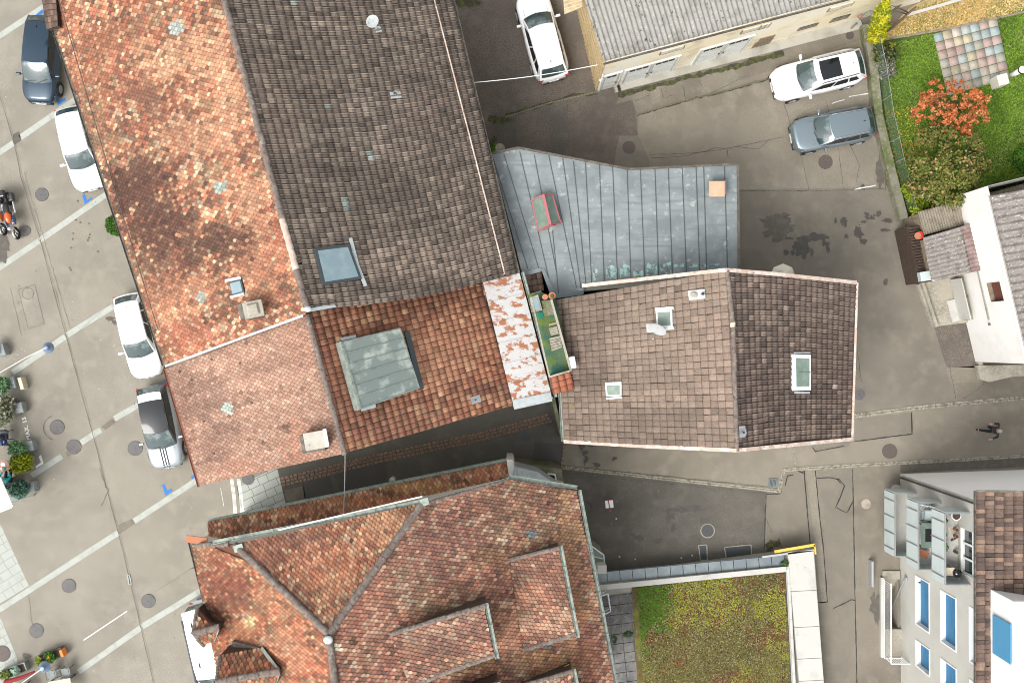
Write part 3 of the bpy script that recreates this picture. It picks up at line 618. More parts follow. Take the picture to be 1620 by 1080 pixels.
sheet('paving_joint', [(374, 769), (440, 736), (455, 801), (386, 824)], Z2 - .001, 'damp')
mb = MB()
for x0 in (364, 375):
    for i in range(4):
        ribbon(mb, [(x0 + i * 1.5, 757), (x0 + 4 + i * 1.5, 785), (x0 + 6 + i * 1.5, 812)], .03, Z4)
ribbon(mb, [(132, 1012), (201, 966)], .045, Z3); ribbon(mb, [(349, 772), (354, 800)], .02, Z3)
for a in [[(61, 722), (65, 719), (69, 733), (57, 741), (56, 737), (65, 731)]]:
    mb.poly([P(x, y, Z4) for x, y in a])
ribbon(mb, [(1343, 153), (1378, 148)], .05, Z5, .02); ribbon(mb, [(1316, 164), (1336, 158)], .04, Z5, .02)
ribbon(mb, [(1352, 300), (1386, 293)], .06, Z5, .03)
o = mb.build('white_marking', M['white_paint']); o['kind'] = 'structure'
mb = MB()
for L_ in [[(130, 309), (134, 307), (137, 317), (145, 312), (146, 315), (134, 323)], [(256, 767), (260, 765), (264, 776), (271, 772), (273, 776), (262, 784)], [(91, 160), (103, 155), (104, 159), (92, 167)], [(54, 26), (67, 15), (68, 20), (56, 29)], [(302, 753), (309, 750), (310, 755), (303, 757)], [(299, 955), (313, 945), (316, 948), (300, 960)], [(216, 617), (220, 615), (221, 618), (217, 620)], [(260, 600), (266, 598), (266, 603), (260, 604)]]:
    mb.poly([P(x, y, Z4) for x, y in L_])
o = mb.build('blue_marking', M['blue']); o['kind'] = 'structure'
# painted lettering
def text(body, px, py, z, size, ang, m, name, parent=None, ext=.0):
    c = bpy.data.curves.new(name, 'FONT'); c.body = body; c.size = size; c.align_x = 'CENTER'; c.align_y = 'CENTER'; c.extrude = ext; c.space_character = 1.15; c.offset = .011
    o = bpy.data.objects.new('tmp', c); SC.collection.objects.link(o); dg = bpy.context.evaluated_depsgraph_get(); dg.update()
    me = bpy.data.meshes.new_from_object(o.evaluated_get(dg)); bpy.data.objects.remove(o)
    me.materials.clear(); me.materials.append(M[m]); o = link(bpy.data.objects.new(name, me), parent); o.location = P(px, py, z); o.rotation_euler = (0, 0, ang); return o
o = text('MAX. 15', 42, 677.3, Z4, .29, math.radians(103), 'white_paint', 'ground_lettering'); o['kind'] = 'structure'
# cracks, joints and tar seams
mb = MB()
for pts in [[(-10, 125), (0, 153), (22, 226), (33, 280), (62, 374), (104, 530), (145, 680), (181, 820), (187, 841), (223, 992), (245, 1090)]]:
    ribbon(mb, pts, .018, Z4, .012, .5); ribbon(mb, [(x + 2.6, y) for x, y in pts], .007, Z4, .02, .6)
ribbon(mb, [(38, 272), (70, 380), (112, 520)], .012, Z4, .03); ribbon(mb, [(158, 740), (168, 770), (172, 775), (160, 800)], .03, Z4, .05)
for p in [[(118, 530), (174, 480)], [(70, 548), (100, 525)], [(245, 936), (305, 897)], [(16, 455), (34, 530)], [(106, 1042), (112, 1060)], [(45, 940), (50, 980), (56, 1010)]]: ribbon(mb, p, .012, Z4, .012)
for a0, a1 in ((70, 290),):
    pts = [(90 + 21 * math.cos(math.radians(a)), 676 - 20 * math.sin(math.radians(a))) for a in range(110, 262, 12)]; ribbon(mb, pts, .035, Z4, .01)
for p in [[(1028, 245), (1075, 243), (1120, 240), (1165, 232), (1215, 222), (1240, 217)], [(1030, 250), (1080, 247), (1110, 241), (1130, 234), (1160, 236)], [(1165, 232), (1200, 236), (1216, 222)], [(1240, 165), (1252, 200), (1268, 250), (1280, 300)], [(1280, 300), (1268, 303)], [(1305, 155), (1325, 225), (1335, 300)], [(1345, 230), (1360, 262), (1354, 290)], [(1160, 302), (1285, 302), (1412, 298)], [(1150, 235), (1152, 250)], [(975, 155), (1008, 182)], [(1080, 135), (1085, 160)], [(1105, 128), (1120, 150), (1160, 130), (1180, 120)], [(1046, 140), (1050, 155), (1068, 150)], [(1060, 132), (1092, 125)], [(878, 250), (868, 200)], [(897, 165), (900, 245)], [(1005, 160), (1030, 150)],
          [(1355, 545), (1363, 605)], [(1486, 550), (1548, 545)], [(1528, 560), (1545, 552)], [(1470, 480), (1500, 570), (1512, 630)], [(1558, 604), (1545, 618), (1524, 630)], [(880, 735), (1235, 772)], [(892, 748), (1228, 782)], [(1112, 806), (1106, 860)], [(1222, 845), (1205, 800)], [(1130, 850), (1148, 866)]]:
    ribbon(mb, p, .022, Z5, .022)
o = mb.build('crack', M['crack']); o['kind'] = 'structure'
mb = MB()
for p in [[(1272, 744), (1280, 840), (1290, 952), (1307, 952)], [(1290, 744), (1297, 820), (1303, 870), (1309, 951), (1298, 953)], [(1349, 742), (1351, 850), (1353, 960), (1356, 1090)], [(1212, 780), (1209, 868)], [(1212, 781), (1232, 781), (1237, 777)], [(1292, 756), (1312, 755), (1328, 758), (1336, 768), (1330, 785), (1322, 802), (1340, 811), (1349, 793)], [(1318, 962), (1340, 952), (1346, 948), (1353, 949)], [(1242, 768), (1246, 752), (1255, 751)], [(1262, 744), (1271, 748)], [(1324, 757), (1330, 764)], [(1442, 652), (1443, 686), (1352, 698)], [(1285, 707), (1290, 714), (1335, 705)]]:
    ribbon(mb, p, .055, Z4 + .001, .008, .2)
o = mb.build('tar_seam', M['tar']); o['kind'] = 'structure'
mb = MB()
for p, w_ in [([(978, 151), (1008, 144), (1040, 136), (1090, 122), (1135, 112), (1200, 95), (1240, 84)], .26), ([(800, 183), (860, 165), (905, 152), (945, 147)], .16), ([(1372, 70), (1382, 180), (1400, 250), (1420, 330)], .14), ([(1008, 183), (1080, 160), (1160, 142), (1215, 125)], .10), ([(1212, 866), (1235, 858)], .4)]:
    ribbon(mb, p, w_, Z4 + .003, .05, .18)
for i, (x, y, rx, ry) in enumerate([(735, 3, 22, 8), (790, 190, 18, 6), (1402, 240, 6, 26), (898, 790, 6, 14), (1221, 860, 9, 6), (780, 225, 5, 10)]): blob(mb, x, y, rx, ry, Z5 + .002, .5, seed=i + 200)
o = mb.build('moss_growth', M['mossline']); o['kind'] = 'structure'
# rows of small cobbles
def cobbles(pts, rows, w_=.10, ln=.11, m='cobble', z=0.0, name='cobble_row'):
    mb = MB()
    for a, b in zip(pts[:-1], pts[1:]):
        a3, b3 = P(*a), P(*b); L = (b3 - a3).length; t = (b3 - a3) / L; n = Vector((-t.y, t.x, 0)); ang = math.atan2(t.y, t.x)
        for r_ in range(rows):
            s = 0
            while s < L:
                l = ln * random.uniform(.8, 1.25); c = a3 + t * (s + l / 2) + n * ((r_ - (rows - 1) / 2) * w_ * 1.08) + Vector((0, 0, z + .012 + random.uniform(0, .006)))
                mb.box(c, (l * .88, w_ * random.uniform(.8, .95), .03), ang + random.uniform(-.08, .08), top=.85); s += l
    o = mb.build(name, M[m]); o['kind'] = 'structure'; return o
cobbles([(1349, 658), (1440, 646), (1540, 636), (1700, 622)], 2, .11, .12, z=Z3)
cobbles([(890, 739), (1000, 751), (1100, 762), (1212, 774), (1232, 776), (1240, 743), (1350, 736), (1500, 728), (1700, 716)], 2, .09, .11, z=Z3)
cobbles([(1255, 706), (1258, 741)], 1, z=Z4); cobbles([(1008, 214), (1006, 182), (1080, 160), (1150, 143), (1210, 126)], 1, .10, .12, 'asphalt', Z5)
cobbles([(800, 186), (870, 163), (943, 146)], 1, .10, .12, 'asphalt_light', Z3)
cobbles([(445, 762), (600, 724), (760, 690), (868, 661)], 3, .16, .22, 'brickroad', Z3, 'brick_gutter'); cobbles([(893, 702), (888, 742)], 1, .14, .2, 'brickroad', Z4, 'brick_gutter')
# manhole covers
def manhole(px, py, r, label, m='iron', ring=None, group='round manhole covers'):
    t = thing('manhole_cover', label, 'manhole cover', P(px, py, 0), random.uniform(0, 3), group); mb = MB(); R_ = r / 31
    mb.disc((0, 0, 0), R_, .026, 36); mb.disc((0, 0, .026), R_ * .07, .003, 8, 1)
    for q in range(1, 5):
        for a in range(q * 6): mb.box((R_ * .2 * q * math.cos(a * math.pi / (3 * q)), R_ * .2 * q * math.sin(a * math.pi / (3 * q)), .028), (.03, .03, .006))
    mb.build('lid', [M[m], M['black']], t)
    if ring:
        mb = MB(); mb.disc((0, 0, 0), R_ * 1.14, .023, 36); mb.build('rim', M[ring], t)
    else:
        mb = MB(); mb.disc((0, 0, 0), R_ * 1.07, .022, 36); mb.build('rim', M['crack'], t)
for a in [(66.5, 308, 10, 'grey manhole cover right of the motorcycles near the boxwood'), (40.5, 365, 8, 'small manhole cover beside the front wheel of the motorcycle'), (90.5, 675.5, 11, 'manhole cover with a curved crack around it beside the lettering'), (117, 706.5, 11, 'manhole cover set into the end of the pale stone strip'), (214, 709, 11, 'manhole cover on the plaza left of the striped car'), (109.3, 926, 10.5, 'manhole cover between two pale stone strips at lower left'), (235, 950, 10.5, 'manhole cover right of the plaza drain slot'), (58, 996.5, 10.5, 'manhole cover above the flower trough'), (4, 1033, 12, 'manhole cover in the slab paving at the left edge', 'iron_brown'), (995, 233.5, 9.5, 'dark manhole cover in an asphalt patch north of the zinc roof', 'iron_brown'), (1306, 256.5, 10.5, 'manhole cover below the slate grey estate car', 'iron_brown'), (1407.4, 713.5, 11.2, 'rusty brown manhole cover in the road', 'iron_brown'), (1370, 796.5, 7.6, 'concrete manhole cover inside a rust red ring', 'concrete', 'iron_ring'), (1359.5, 624, 9.5, 'manhole cover at the east corner of the brown tiled house', 'iron', 'asphalt_light'), (1119.3, 839, 10, 'dark manhole cover with a pale ring in the rear court', 'steel_dark', 'concrete'), (831.3, 690.5, 8, 'manhole cover in the shaded alley', 'steel_dark', 'iron'), (924.5, 803, 10, 'dark manhole cover beside the gutter of the hipped roof', 'alley_dark', 'mossline'), (1344.5, 56.5, 6, 'small rusty manhole cover by the garage wall', 'iron_brown'), (1420, 370.3, 4.5, 'tiny red valve cover in the yard', 'iron_ring'), (393, 757, 9, 'manhole cover in the light paving at the alley mouth', 'iron')]:
    manhole(*a)
# drains and light wells
def grate(px, label, m='iron', bars=6, frame=None, cat='drain grate', name='drain_grate', z=Z5):
    q = [P(x, y, z) for x, y in px]; c = sum(q, Vector()) / 4; t = thing(name, label, cat, (c.x, c.y, 0)); q = [p - Vector((c.x, c.y, 0)) for p in q]
    mb = MB(); mb.prism([p * 1 + Vector((0, 0, .002)) for p in q], .02); mb.build('pit', M['steel_dark'], t)
    mb = MB(); up = Vector((0, 0, .004))
    for i in range(bars): 
        s_ = (i + .5) / bars; mb.bar(q[0].lerp(q[1], s_) + up, q[3].lerp(q[2], s_) + up, .03, .015)
    mb.build('bars', M[m], t); mb = MB()
    for i in range(4): mb.bar(q[i], q[(i + 1) % 4], .05, .024)
    mb.build('frame', M[frame or m], t)
grate([(864, 660), (877, 658), (879, 670), (866, 672)], 'drain grate at the end of the brick gutter', 'iron_brown')
grate([(1217, 757), (1230, 757), (1228, 770), (1216, 769)], 'blue grey drain grate at the kink of the cobble row', 'zinc_pan')
grate([(1105, 862), (1118, 861), (1119, 885), (1108, 886)], 'narrow cellar light well with pale frame', 'zinc_seam', 4, 'concrete', 'light well', 'light_well')
grate([(1146, 865), (1188, 861), (1189, 878), (1149, 883)], 'wide cellar light well with pale frame', 'zinc_seam', 10, 'concrete', 'light well', 'light_well')
grate([(202, 909), (205, 909), (208, 923), (204, 924)], 'narrow drain slot on the crack across the plaza', 'steel_dark', 2, 'kerb')
t = thing('inspection_cover', 'large rectangular inspection cover flush in the plaza', 'inspection cover', P(50, 485, 0)); mb = MB()
q = [P(x, y, Z3) - P(50, 485, 0) for x, y in [(29, 458), (55, 450), (70, 512), (45, 520)]]; mb.prism(q, .008); mb.build('lid', M['asphalt_mid' if 0 else 'plaza'], t); mb = MB()
for i in range(4): mb.bar(q[i], q[(i + 1) % 4], .02, .004)
mb.tube([P(44 + 9 * math.cos(a / 3), 464 + 9 * math.sin(a / 3), Z4) - P(50, 485, 0) for a in range(20)], .008, 4); mb.build('frame', M['iron'], t)
mb = MB()
for i in range(60):
    x, y = random.uniform(5, 330), random.uniform(60, 1070); c = P(x, y, Z4 + .002); mb.disc(c, random.uniform(.012, .03), .004, 6)
for i in range(50): c = P(random.uniform(900, 1210), random.uniform(750, 880), Z4 + .002); mb.disc(c, random.uniform(.008, .018), .004, 5)
for x, y in [(975, 820), (968, 795), (980, 880), (1078, 882), (1095, 878), (1005, 884)]: mb.disc(P(x, y, Z4), .05, .01, 6)
for i in range(14): mb.disc(P(random.uniform(5, 40), random.uniform(540, 575), Z4), .03, .006, 5)
tag(mb.build('ground_litter', M['concrete_light']), kind='stuff')
mb = MB()
for i in range(70): c = P(random.uniform(5, 330), random.uniform(60, 1070), Z4 + .002); mb.disc(c, random.uniform(.012, .03), .004, 7)
for x, y in [(120, 348), (127, 352), (141, 354), (116, 369), (115, 378), (139, 380), (141, 376), (142, 371), (113, 392), (110, 424), (112, 427), (155, 398), (123, 318)]: mb.disc(P(x, y, Z4), .05, .006, 7)
tag(mb.build('ground_spots', M['damp']), kind='stuff')
# ================================================================ THE HOUSES
# ---- north house: orange west slope, brown east slope
A = place('town_house', 'long house with an orange speckled west roof and a dark brown east roof', 'house', P(450, 240, 0))
WP = Plane((355, 0, 12), (485, 490, 12), (258, 575, 7.0))
west_px = [(52, -60), (339, -60), (485, 491), (483, 498), (261, 578)]
tile_roof('west_roof', A, west_px, WP, style='orange', sat=.74, tw=.195, tl=.165, seed=11, contrast=.15, under='underlay_red', blobs=[
  (235, 330, 62, 70, (92, 54, 44), .9), (330, 385, 95, 34, (96, 60, 48), .85), (250, 400, 55, 55, (100, 60, 48), .8), (215, 280, 42, 26, (98, 60, 48), .88), (255, 455, 26, 34, (128, 74, 56), .6),
  (205, 140, 40, 26, (140, 86, 62), .6), (245, 165, 36, 18, (130, 84, 66), .5), (180, 60, 50, 26, (160, 92, 60), .5), (150, 110, 30, 60, (168, 96, 62), .5), (305, 215, 60, 26, (222, 150, 112), .35), (300, 90, 70, 40, (232, 168, 126), .45),
  (360, 150, 30, 90, (228, 156, 118), .4), (400, 330, 34, 60, (222, 150, 112), .4), (420, 420, 40, 50, (205, 130, 92), .4), (280, 480, 60, 36, (212, 138, 98), .4), (300, 540, 50, 30, (188, 96, 66), .5), (440, 400, 18, 70, (196, 98, 66), .4), (100, 10, 26, 40, (176, 92, 60), .5)],
  spots=[(277, 45, 11, (160, 172, 178)), (348, 297, 12, (158, 176, 176)), (317, 470, 8, (165, 170, 168))])
tile_roof('east_roof', A, None, None, quad=[(339, -60, 12), (485, 491, 12), (818, 432, 6.6), (700, -60, 6.6)], kind='pan', style='brown', tw=.205, tl=.325, seed=12, bow=.28, contrast=.09, bandn=.25, blobs=[
  (650, 415, 150, 34, (156, 134, 118), .8), (560, 300, 200, 60, (100, 86, 76), .4), (470, 130, 60, 60, (128, 110, 96), .4), (700, 150, 60, 30, (130, 108, 98), .5), (640, 300, 60, 24, (98, 84, 76), .5), (640, 452, 150, 12, (96, 82, 74), .5), (700, 250, 50, 70, (112, 94, 84), .4), (440, 215, 24, 60, (124, 102, 90), .45)],
  spots=[(467, 2, 6, (150, 172, 170)), (509, 156, 6, (128, 150, 146)), (513, 163, 6, (120, 142, 138)), (587, 241, 6, (132, 158, 158)), (590, 250, 5, (160, 178, 178)), (543, 320, 6, (132, 152, 150)), (546, 328, 5, (118, 138, 136)), (627, 386, 6, (150, 180, 184)), (706, 132, 3.5, (200, 205, 205))])
EP = Plane((339, -60, 12), (485, 491, 12), (760, 200, 6.6))
ridge_caps(A, P(339, -60, 12.02), P(446, 345, 12.02)); ridge_caps(A, P(446, 345, 12.02), P(468, 425, 12.02), m='terracotta' if 0 else 'verge'); ridge_caps(A, P(468, 425, 12.02), P(486, 490, 12.02))
walls(A, [WP.pts(west_px[:3] + [west_px[4]]), [P(339, -60, 12), P(485, 491, 12), P(818, 432, 6.6), P(700, -60, 6.6)]], P(450, 200, 8), 'render_grey')
gutter(A, WP.at(50, -60) + Vector((-.06, 0, -.04)), WP.at(260, 578) + Vector((-.06, 0, -.04)), .07, 'gutter_dark')
gutter(A, P(702, -60, 6.55), P(820, 432, 6.55), .08, 'gutter_dark')
flashing(A, [P(486, 491, 12.02), P(560, 478, 10.85), P(640, 464, 9.5), P(762, 443, 7.6)], .14, 'zinc_light'); flashing(A, [WP.at(262, 579) + Vector((0, 0, .03)), WP.at(480, 499) + Vector((0, 0, .03))], .10, 'zinc_light')
mb = MB(); mb.ball(WP.at(487, 489) + Vector((0, 0, .05)), (.16, .12, .06)); mb.build('ridge_end_cap', M['zinc_light'], A)
mb = MB()
pr = [WP.at(x, y) + WP.n * .16 for x, y in [(90, -30), (98, 0), (179, 275), (254, 519)]]; mb.tube(pr, .022, 6)
for i in range(14): p = pr[0].lerp(pr[3], i / 13); 
mb.build('snow_guard', M['gutter_dark'], A)
mb = MB(); pr = [EP.at(x, y) + EP.n * .14 for x, y in [(672, -50), (687, 10), (740, 215), (796, 434)]]; mb.tube(pr, .035, 6)
for i in range(18):
    p = pr[0].lerp(pr[-1], i / 17); mb.bar(p - EP.n * .2, p, .03, .02, (1, 0, 0))
mb.build('snow_guard', M['verge'], A)
# its roof fittings
o = roof_box(A, 'roof_window', [(497, 393), (553, 386), (573, 441), (511, 451)], EP, .16, 'zinc_seam', pane='glass_sky', pane_in=.15)
flashing(A, [EP.at(553, 377) + EP.n * .07, EP.at(564, 420) + EP.n * .07, EP.at(577, 453) + EP.n * .07], .15, 'zinc_light', up=tuple(EP.n))
roof_box(A, 'roof_window', [(362, 447), (381, 442), (386, 462), (367, 467)], WP, .12, 'zinc_seam', pane='glass_sky')
flashing(A, [WP.at(358, 444) + WP.n * .05, WP.at(383, 439) + WP.n * .05], .12, 'zinc_light', up=tuple(WP.n)); flashing(A, [WP.at(366, 470) + WP.n * .05, WP.at(388, 464) + WP.n * .05], .10, 'zinc_light', up=tuple(WP.n))
c = WP.at(403, 492); ch = MB(); ch.box(c + Vector((0, 0, .45)), (.62, .60, 1.5), math.radians(12)); co = ch.build('chimney', M['gutter_dark'], A)
mb = MB(); cc = P(401, 489, c.z + 1.25); mb.box(cc, (.78, .66, .10), math.radians(12)); mb.box(cc + Vector((0, 0, .10)), (.52, .50, .14), math.radians(12), top=.7); mb.build('chimney_cap', M['concrete'], co, bevel=.03)
def vent(parent, px, py, plane, s=.36, m='zinc_light', r=.05, hgt=.22):
    c = plane.at(px, py) + plane.n * .03; mb = MB(); u, v = plane.eu, plane.ev
    mb.prism([c - u * s * .4 - v * s * .6 + plane.n * .03, c + u * s * .4 - v * s * .6 + plane.n * .03, c + u * s * .4 + v * s * .6 + plane.n * .03, c - u * s * .4 + v * s * .6 + plane.n * .03], plane.n * -.05)
    o = mb.build('vent_flashing', M[m], parent); mb = MB(); mb.tube([c, c + Vector((0, 0, hgt))], r, 12); mb.tube([c + Vector((0, 0, hgt)), c + Vector((0, 0, hgt + .002))], r * .7, 12, 1)
    mb.build('vent_pipe', [M['zinc'], M['black']], o); return o
vent(A, 625, 150, EP, .42, 'zinc_light', .07); vent(A, 710, 132, EP, .3, 'zinc_light', .05)
def dish(parent, foot, cpos, facing, r, name='satellite_dish', arm=.35, m='dish'):
    t = tag(MB().build('x', M['dish']), None) if 0 else None
    f = Vector(facing).normalized(); mb = MB(); u = f.cross(Vector((0, 0, 1))).normalized(); v = f.cross(u); vs = [Vector(cpos) - f * .08]; K = 20
    for q in (.5, 1):
        for i in range(K): vs.append(Vector(cpos) + (u * math.cos(2 * math.pi * i / K) + v * math.sin(2 * math.pi * i / K) * 1.08) * r * q - f * .08 * (1 - q * q))
    mb.add(vs, [(0, 1 + i, 1 + (i + 1) % K) for i in range(K)] + [(1 + i, 1 + K + i, 1 + K + (i + 1) % K, 1 + (i + 1) % K) for i in range(K)])
    mb.tube([foot, cpos - f * .05], .03, 8); mb.tube([Vector(cpos) - v * -r * .9, Vector(cpos) + f * arm], .014, 6); mb.ball(Vector(cpos) + f * arm, (.04, .04, .04), 8, 6)
    return mb.build(name, M[m], parent)
dp = EP.at(596, 42); dish(A, dp, P(589, 34, dp.z + .55), (-.2, -.1, .9), .26, m='dish')
flashing(A, [EP.at(592, 47) + EP.n * .05, EP.at(601, 45) + EP.n * .05], .35, 'zinc_light', up=tuple(EP.n))
# small tiled canopy over the eave at the top left
CP = Plane((64, -14, 6.4), (86, -14, 6.9), (91, 42, 6.7))
tile_roof('canopy_roof', A, None, None, quad=[(86, -40, 6.9), (92, 42, 6.9), (75, 47, 6.3), (62, -40, 6.3)], kind='pan2', style='flatbrown', tw=.26, tl=.3, seed=15)
# ---- south house: salmon west slope, red east slope and a peeling white strip
S = place('town_house', 'shorter house with a plain salmon west roof, red east tiles and a peeling white strip', 'house', P(560, 600, 0))
SW = Plane((484, 498, 11.2), (545, 716, 11.2), (316, 768, 6.8)); SE = Plane((484, 492, 11.2), (545, 716, 11.2), (812, 641, 6.3))
sw_px = [(262, 583), (484, 499), (545, 717), (317, 768)]
tile_roof('west_roof', S, sw_px, SW, style='salmon', tw=.182, tl=.152, seed=21, mott=.15, contrast=.05, under='underlay_red', jit=.7, blobs=[(320, 640, 60, 34, (128, 92, 78), .6), (300, 600, 40, 18, (136, 98, 82), .5), (390, 740, 60, 18, (184, 112, 80), .4), (480, 700, 36, 40, (190, 116, 84), .5), (340, 700, 30, 30, (132, 92, 78), .5), (480, 540, 30, 40, (186, 122, 96), .4), (290, 680, 24, 60, (150, 100, 80), .5), (448, 676, 14, 5, (110, 74, 66), .7), (505, 560, 8, 60, (140, 106, 92), .6)], spots=[(360, 645, 9, (176, 190, 182))])
se_px = [(485, 493), (763, 449), (812, 641), (546, 716)]
tile_roof('east_roof', S, se_px, SE, kind='pan2', style='red', sat=.72, tw=.235, tl=.33, seed=22, contrast=.11, under='underlay_red', bandn=.3, blobs=[(620, 475, 130, 20, (140, 78, 52), .7), (720, 470, 50, 26, (136, 84, 60), .6), (690, 560, 80, 46, (214, 140, 104), .75), (740, 530, 50, 36, (210, 130, 90), .6), (640, 680, 110, 26, (160, 100, 84), .6), (760, 615, 50, 14, (124, 72, 66), .6), (540, 640, 30, 60, (150, 84, 66), .6), (510, 530, 20, 40, (150, 80, 58), .6), (520, 600, 26, 50, (176, 98, 72), .4), (775, 560, 20, 60, (206, 116, 76), .5), (700, 690, 60, 16, (150, 98, 84), .5)], spots=[(641, 480, 4, (60, 68, 68)), (679, 490, 3.5, (60, 48, 44)), (692, 496, 4, (104, 128, 130)), (580, 491, 4, (130, 90, 40))])
ridge_caps(S, P(486, 498, 11.22), P(545, 718, 11.22), .11)
SHP = Plane((763, 449, SE.at(763, 449).z), (812, 641, SE.at(812, 641).z), (860, 560, SE.at(812, 641).z - .45))
q = SHP.pts([(764, 447), (822, 432), (873, 627), (812, 641)]); mb = MB(); mb.prism([p + Vector((0, 0, .05)) for p in q], .18)
for i in range(1, 6):
    a, b = q[0].lerp(q[3], i / 6), q[1].lerp(q[2], i / 6); mb.bar(a + Vector((0, 0, .05)), b + Vector((0, 0, .05)), .05, .03)
mb.build('painted_eave_strip', M['peeling'], S); flashing(S, [SHP.at(812, 640) + Vector((0, 0, .06)), SHP.at(872, 627) + Vector((0, 0, .06))], .42, 'zinc_light', 'eave_sheet'); 
walls(S, [SW.pts(sw_px), SE.pts(se_px), q], P(560, 600, 8), 'render_grey')
gutter(S, SW.at(261, 583) + Vector((-.05, 0, -.02)), SW.at(316, 770) + Vector((-.05, 0, -.02)), .06, 'copper_rust')
gutter(S, SHP.at(823, 430) + Vector((.1, 0, 0)), SHP.at(876, 628) + Vector((.1, 0, 0)), .075, 'gutter'); flashing(S, [SHP.at(812, 642) + Vector((0, 0, -.03)), SHP.at(874, 629) + Vector((0, 0, -.03))], .1, 'white_trim', 'eave_board')
# roof lantern on the red slope
LP_ = [(539, 540), (633, 518), (664, 614), (569, 648)]
qq = [hit(x, y, SE.a + SE.n * .55, SE.n) for x, y in LP_]; mb = MB(); mb.prism(qq, SE.n * -.62); ln = mb.build('roof_lantern', M['gutter'], S)
mb = MB(); c = sum(qq, Vector()) / 4; g_ = [c + (p - c) * .97 + SE.n * .02 for p in qq]; mb.prism(g_, SE.n * -.015); mb.build('glass_roof', M['glass_roof'], ln)
mb = MB()
for i in range(7): mb.bar(g_[0].lerp(g_[3], i / 6) + SE.n * .005, g_[1].lerp(g_[2], i / 6) + SE.n * .005, .035, .025, tuple(SE.n))
for a, b in ((0, 3), (1, 2)): mb.bar(g_[a], g_[b], .06, .03, tuple(SE.n))
mb.build('glazing_bars', M['gutter'], ln)
sd = [hit(x, y, SE.a + SE.n * .12, SE.n) for x, y in [(640, 525), (648, 524), (671, 614), (664, 617)]]; mb = MB(); mb.prism(sd, SE.n * -.1); mb.build('lantern_apron', M['zinc_seam'], S)
flashing(S, [SE.at(538, 537) + SE.n * .05, SE.at(562, 532) + SE.n * .05], .12, 'galv', up=tuple(SE.n)); flashing(S, [SE.at(570, 648) + SE.n * .06, SE.at(593, 642) + SE.n * .06], .14, 'zinc_light', up=tuple(SE.n))
mb = MB(); mb.box(SE.at(580, 634) + SE.n * .1, (.22, .2, .06), .3); mb.box(SE.at(566, 636) + SE.n * .1, (.45, .24, .06), .3); mb.build('loose_tiles', M['terracotta'], S)
vent(S, 752, 632, SE, .4, 'galv', .05)
c = SW.at(501, 697); mb = MB(); mb.box(c + Vector((0, 0, .3)), (.9, .72, 1.1), math.radians(10)); co = mb.build('chimney', M['gutter_dark'], S)
mb = MB(); mb.box(P(500, 696, c.z + .95), (.92, .70, .10), math.radians(10)); mb.build('chimney_cap', M['cap_stone'], co, bevel=.02); mb = MB(); mb.box(P(516, 692, c.z + .98), (.14, .70, .13), math.radians(10)); mb.build('cap_edge', M['galv'], co)
for x, y in [(381, 574), (399, 637), (304, 601), (323, 666), (339, 717), (417, 697), (336, 568), (285, 588)]:
    mb = MB(); p = SW.at(x, y) + SW.n * .04; mb.box(p, (.13, .11, .09), .3, top=.5); mb.build('vent_tile', M['iron_brown'], S)
# ---- hipped house at the bottom
B = place('hipped_house', 'large house with a mossy orange hipped roof and several dormers', 'house', P(620, 950, 0))
BW = Plane((520, 1005, 12), (370, 861, 9), (302, 862, 7.2)); BN = Plane((520, 1005, 12), (370, 861, 9), (667, 796, 9.8)); BE = Plane((520, 1005, 12), (667, 796, 9.8), (912, 775, 7.0))
bw_px = [(301, 850), (330, 862), (370, 861), (520, 1005), (538, 1150), (362, 1150)]; bn_px = [(370, 861), (667, 796), (520, 1005)]; be_px = [(667, 797), (805, 758), (912, 776), (985, 1150), (538, 1150), (520, 1005)]
tile_roof('west_roof', B, bw_px, BW, style='rust', tw=.172, tl=.15, seed=31, contrast=.14, under='underlay_red', blobs=[(380, 935, 60, 22, (128, 62, 44), .6), (340, 905, 30, 30, (140, 66, 46), .4), (395, 985, 10, 10, (214, 186, 130), .8), (440, 935, 30, 50, (206, 140, 96), .4), (460, 1030, 40, 40, (210, 138, 100), .5), (385, 1000, 30, 14, (200, 128, 78), .4)])
tile_roof('hip_roof', B, bn_px, BN, style='orange', tw=.172, tl=.15, seed=32, contrast=.12, under='underlay_red', blobs=[(450, 850, 70, 14, (140, 92, 80), .7), (550, 815, 60, 12, (150, 96, 76), .6), (600, 820, 30, 40, (222, 156, 112), .5), (520, 900, 60, 40, (206, 122, 84), .4), (420, 870, 30, 20, (166, 96, 72), .6)])
tile_roof('east_roof', B, be_px, BE, style='mixed', tw=.172, tl=.150, seed=33, contrast=.13, under='underlay_red', blobs=[(700, 850, 50, 34, (120, 80, 74), .5), (650, 905, 40, 40, (134, 88, 78), .4), (860, 920, 60, 60, (206, 136, 100), .45), (900, 850, 24, 60, (190, 140, 88), .65), (905, 960, 20, 60, (206, 136, 80), .6), (880, 1045, 60, 22, (176, 124, 70), .6), (780, 880, 34, 14, (120, 84, 40), .6), (700, 968, 70, 14, (112, 84, 58), .6), (720, 1055, 60, 14, (140, 100, 40), .7), (930, 1040, 20, 30, (168, 96, 66), .5), (925, 990, 30, 16, (110, 60, 54), .6), (580, 960, 40, 60, (180, 108, 84), .4), (800, 1010, 34, 40, (210, 140, 104), .6)], spots=[(840, 847, 7, (110, 124, 138)), (868, 1020, 6, (110, 118, 118)), (560, 1015, 6, (96, 70, 44)), (537, 1022, 7, (214, 198, 180))])
for a, b, pl in (((520, 1002), (372, 862), BN), ((521, 1002), (666, 799), BN), ((521, 1008), (538, 1150), BE)):
    ridge_caps(B, pl.at(*a) + Vector((0, 0, .04)), pl.at(*b) + Vector((0, 0, .04)), .15, .42)
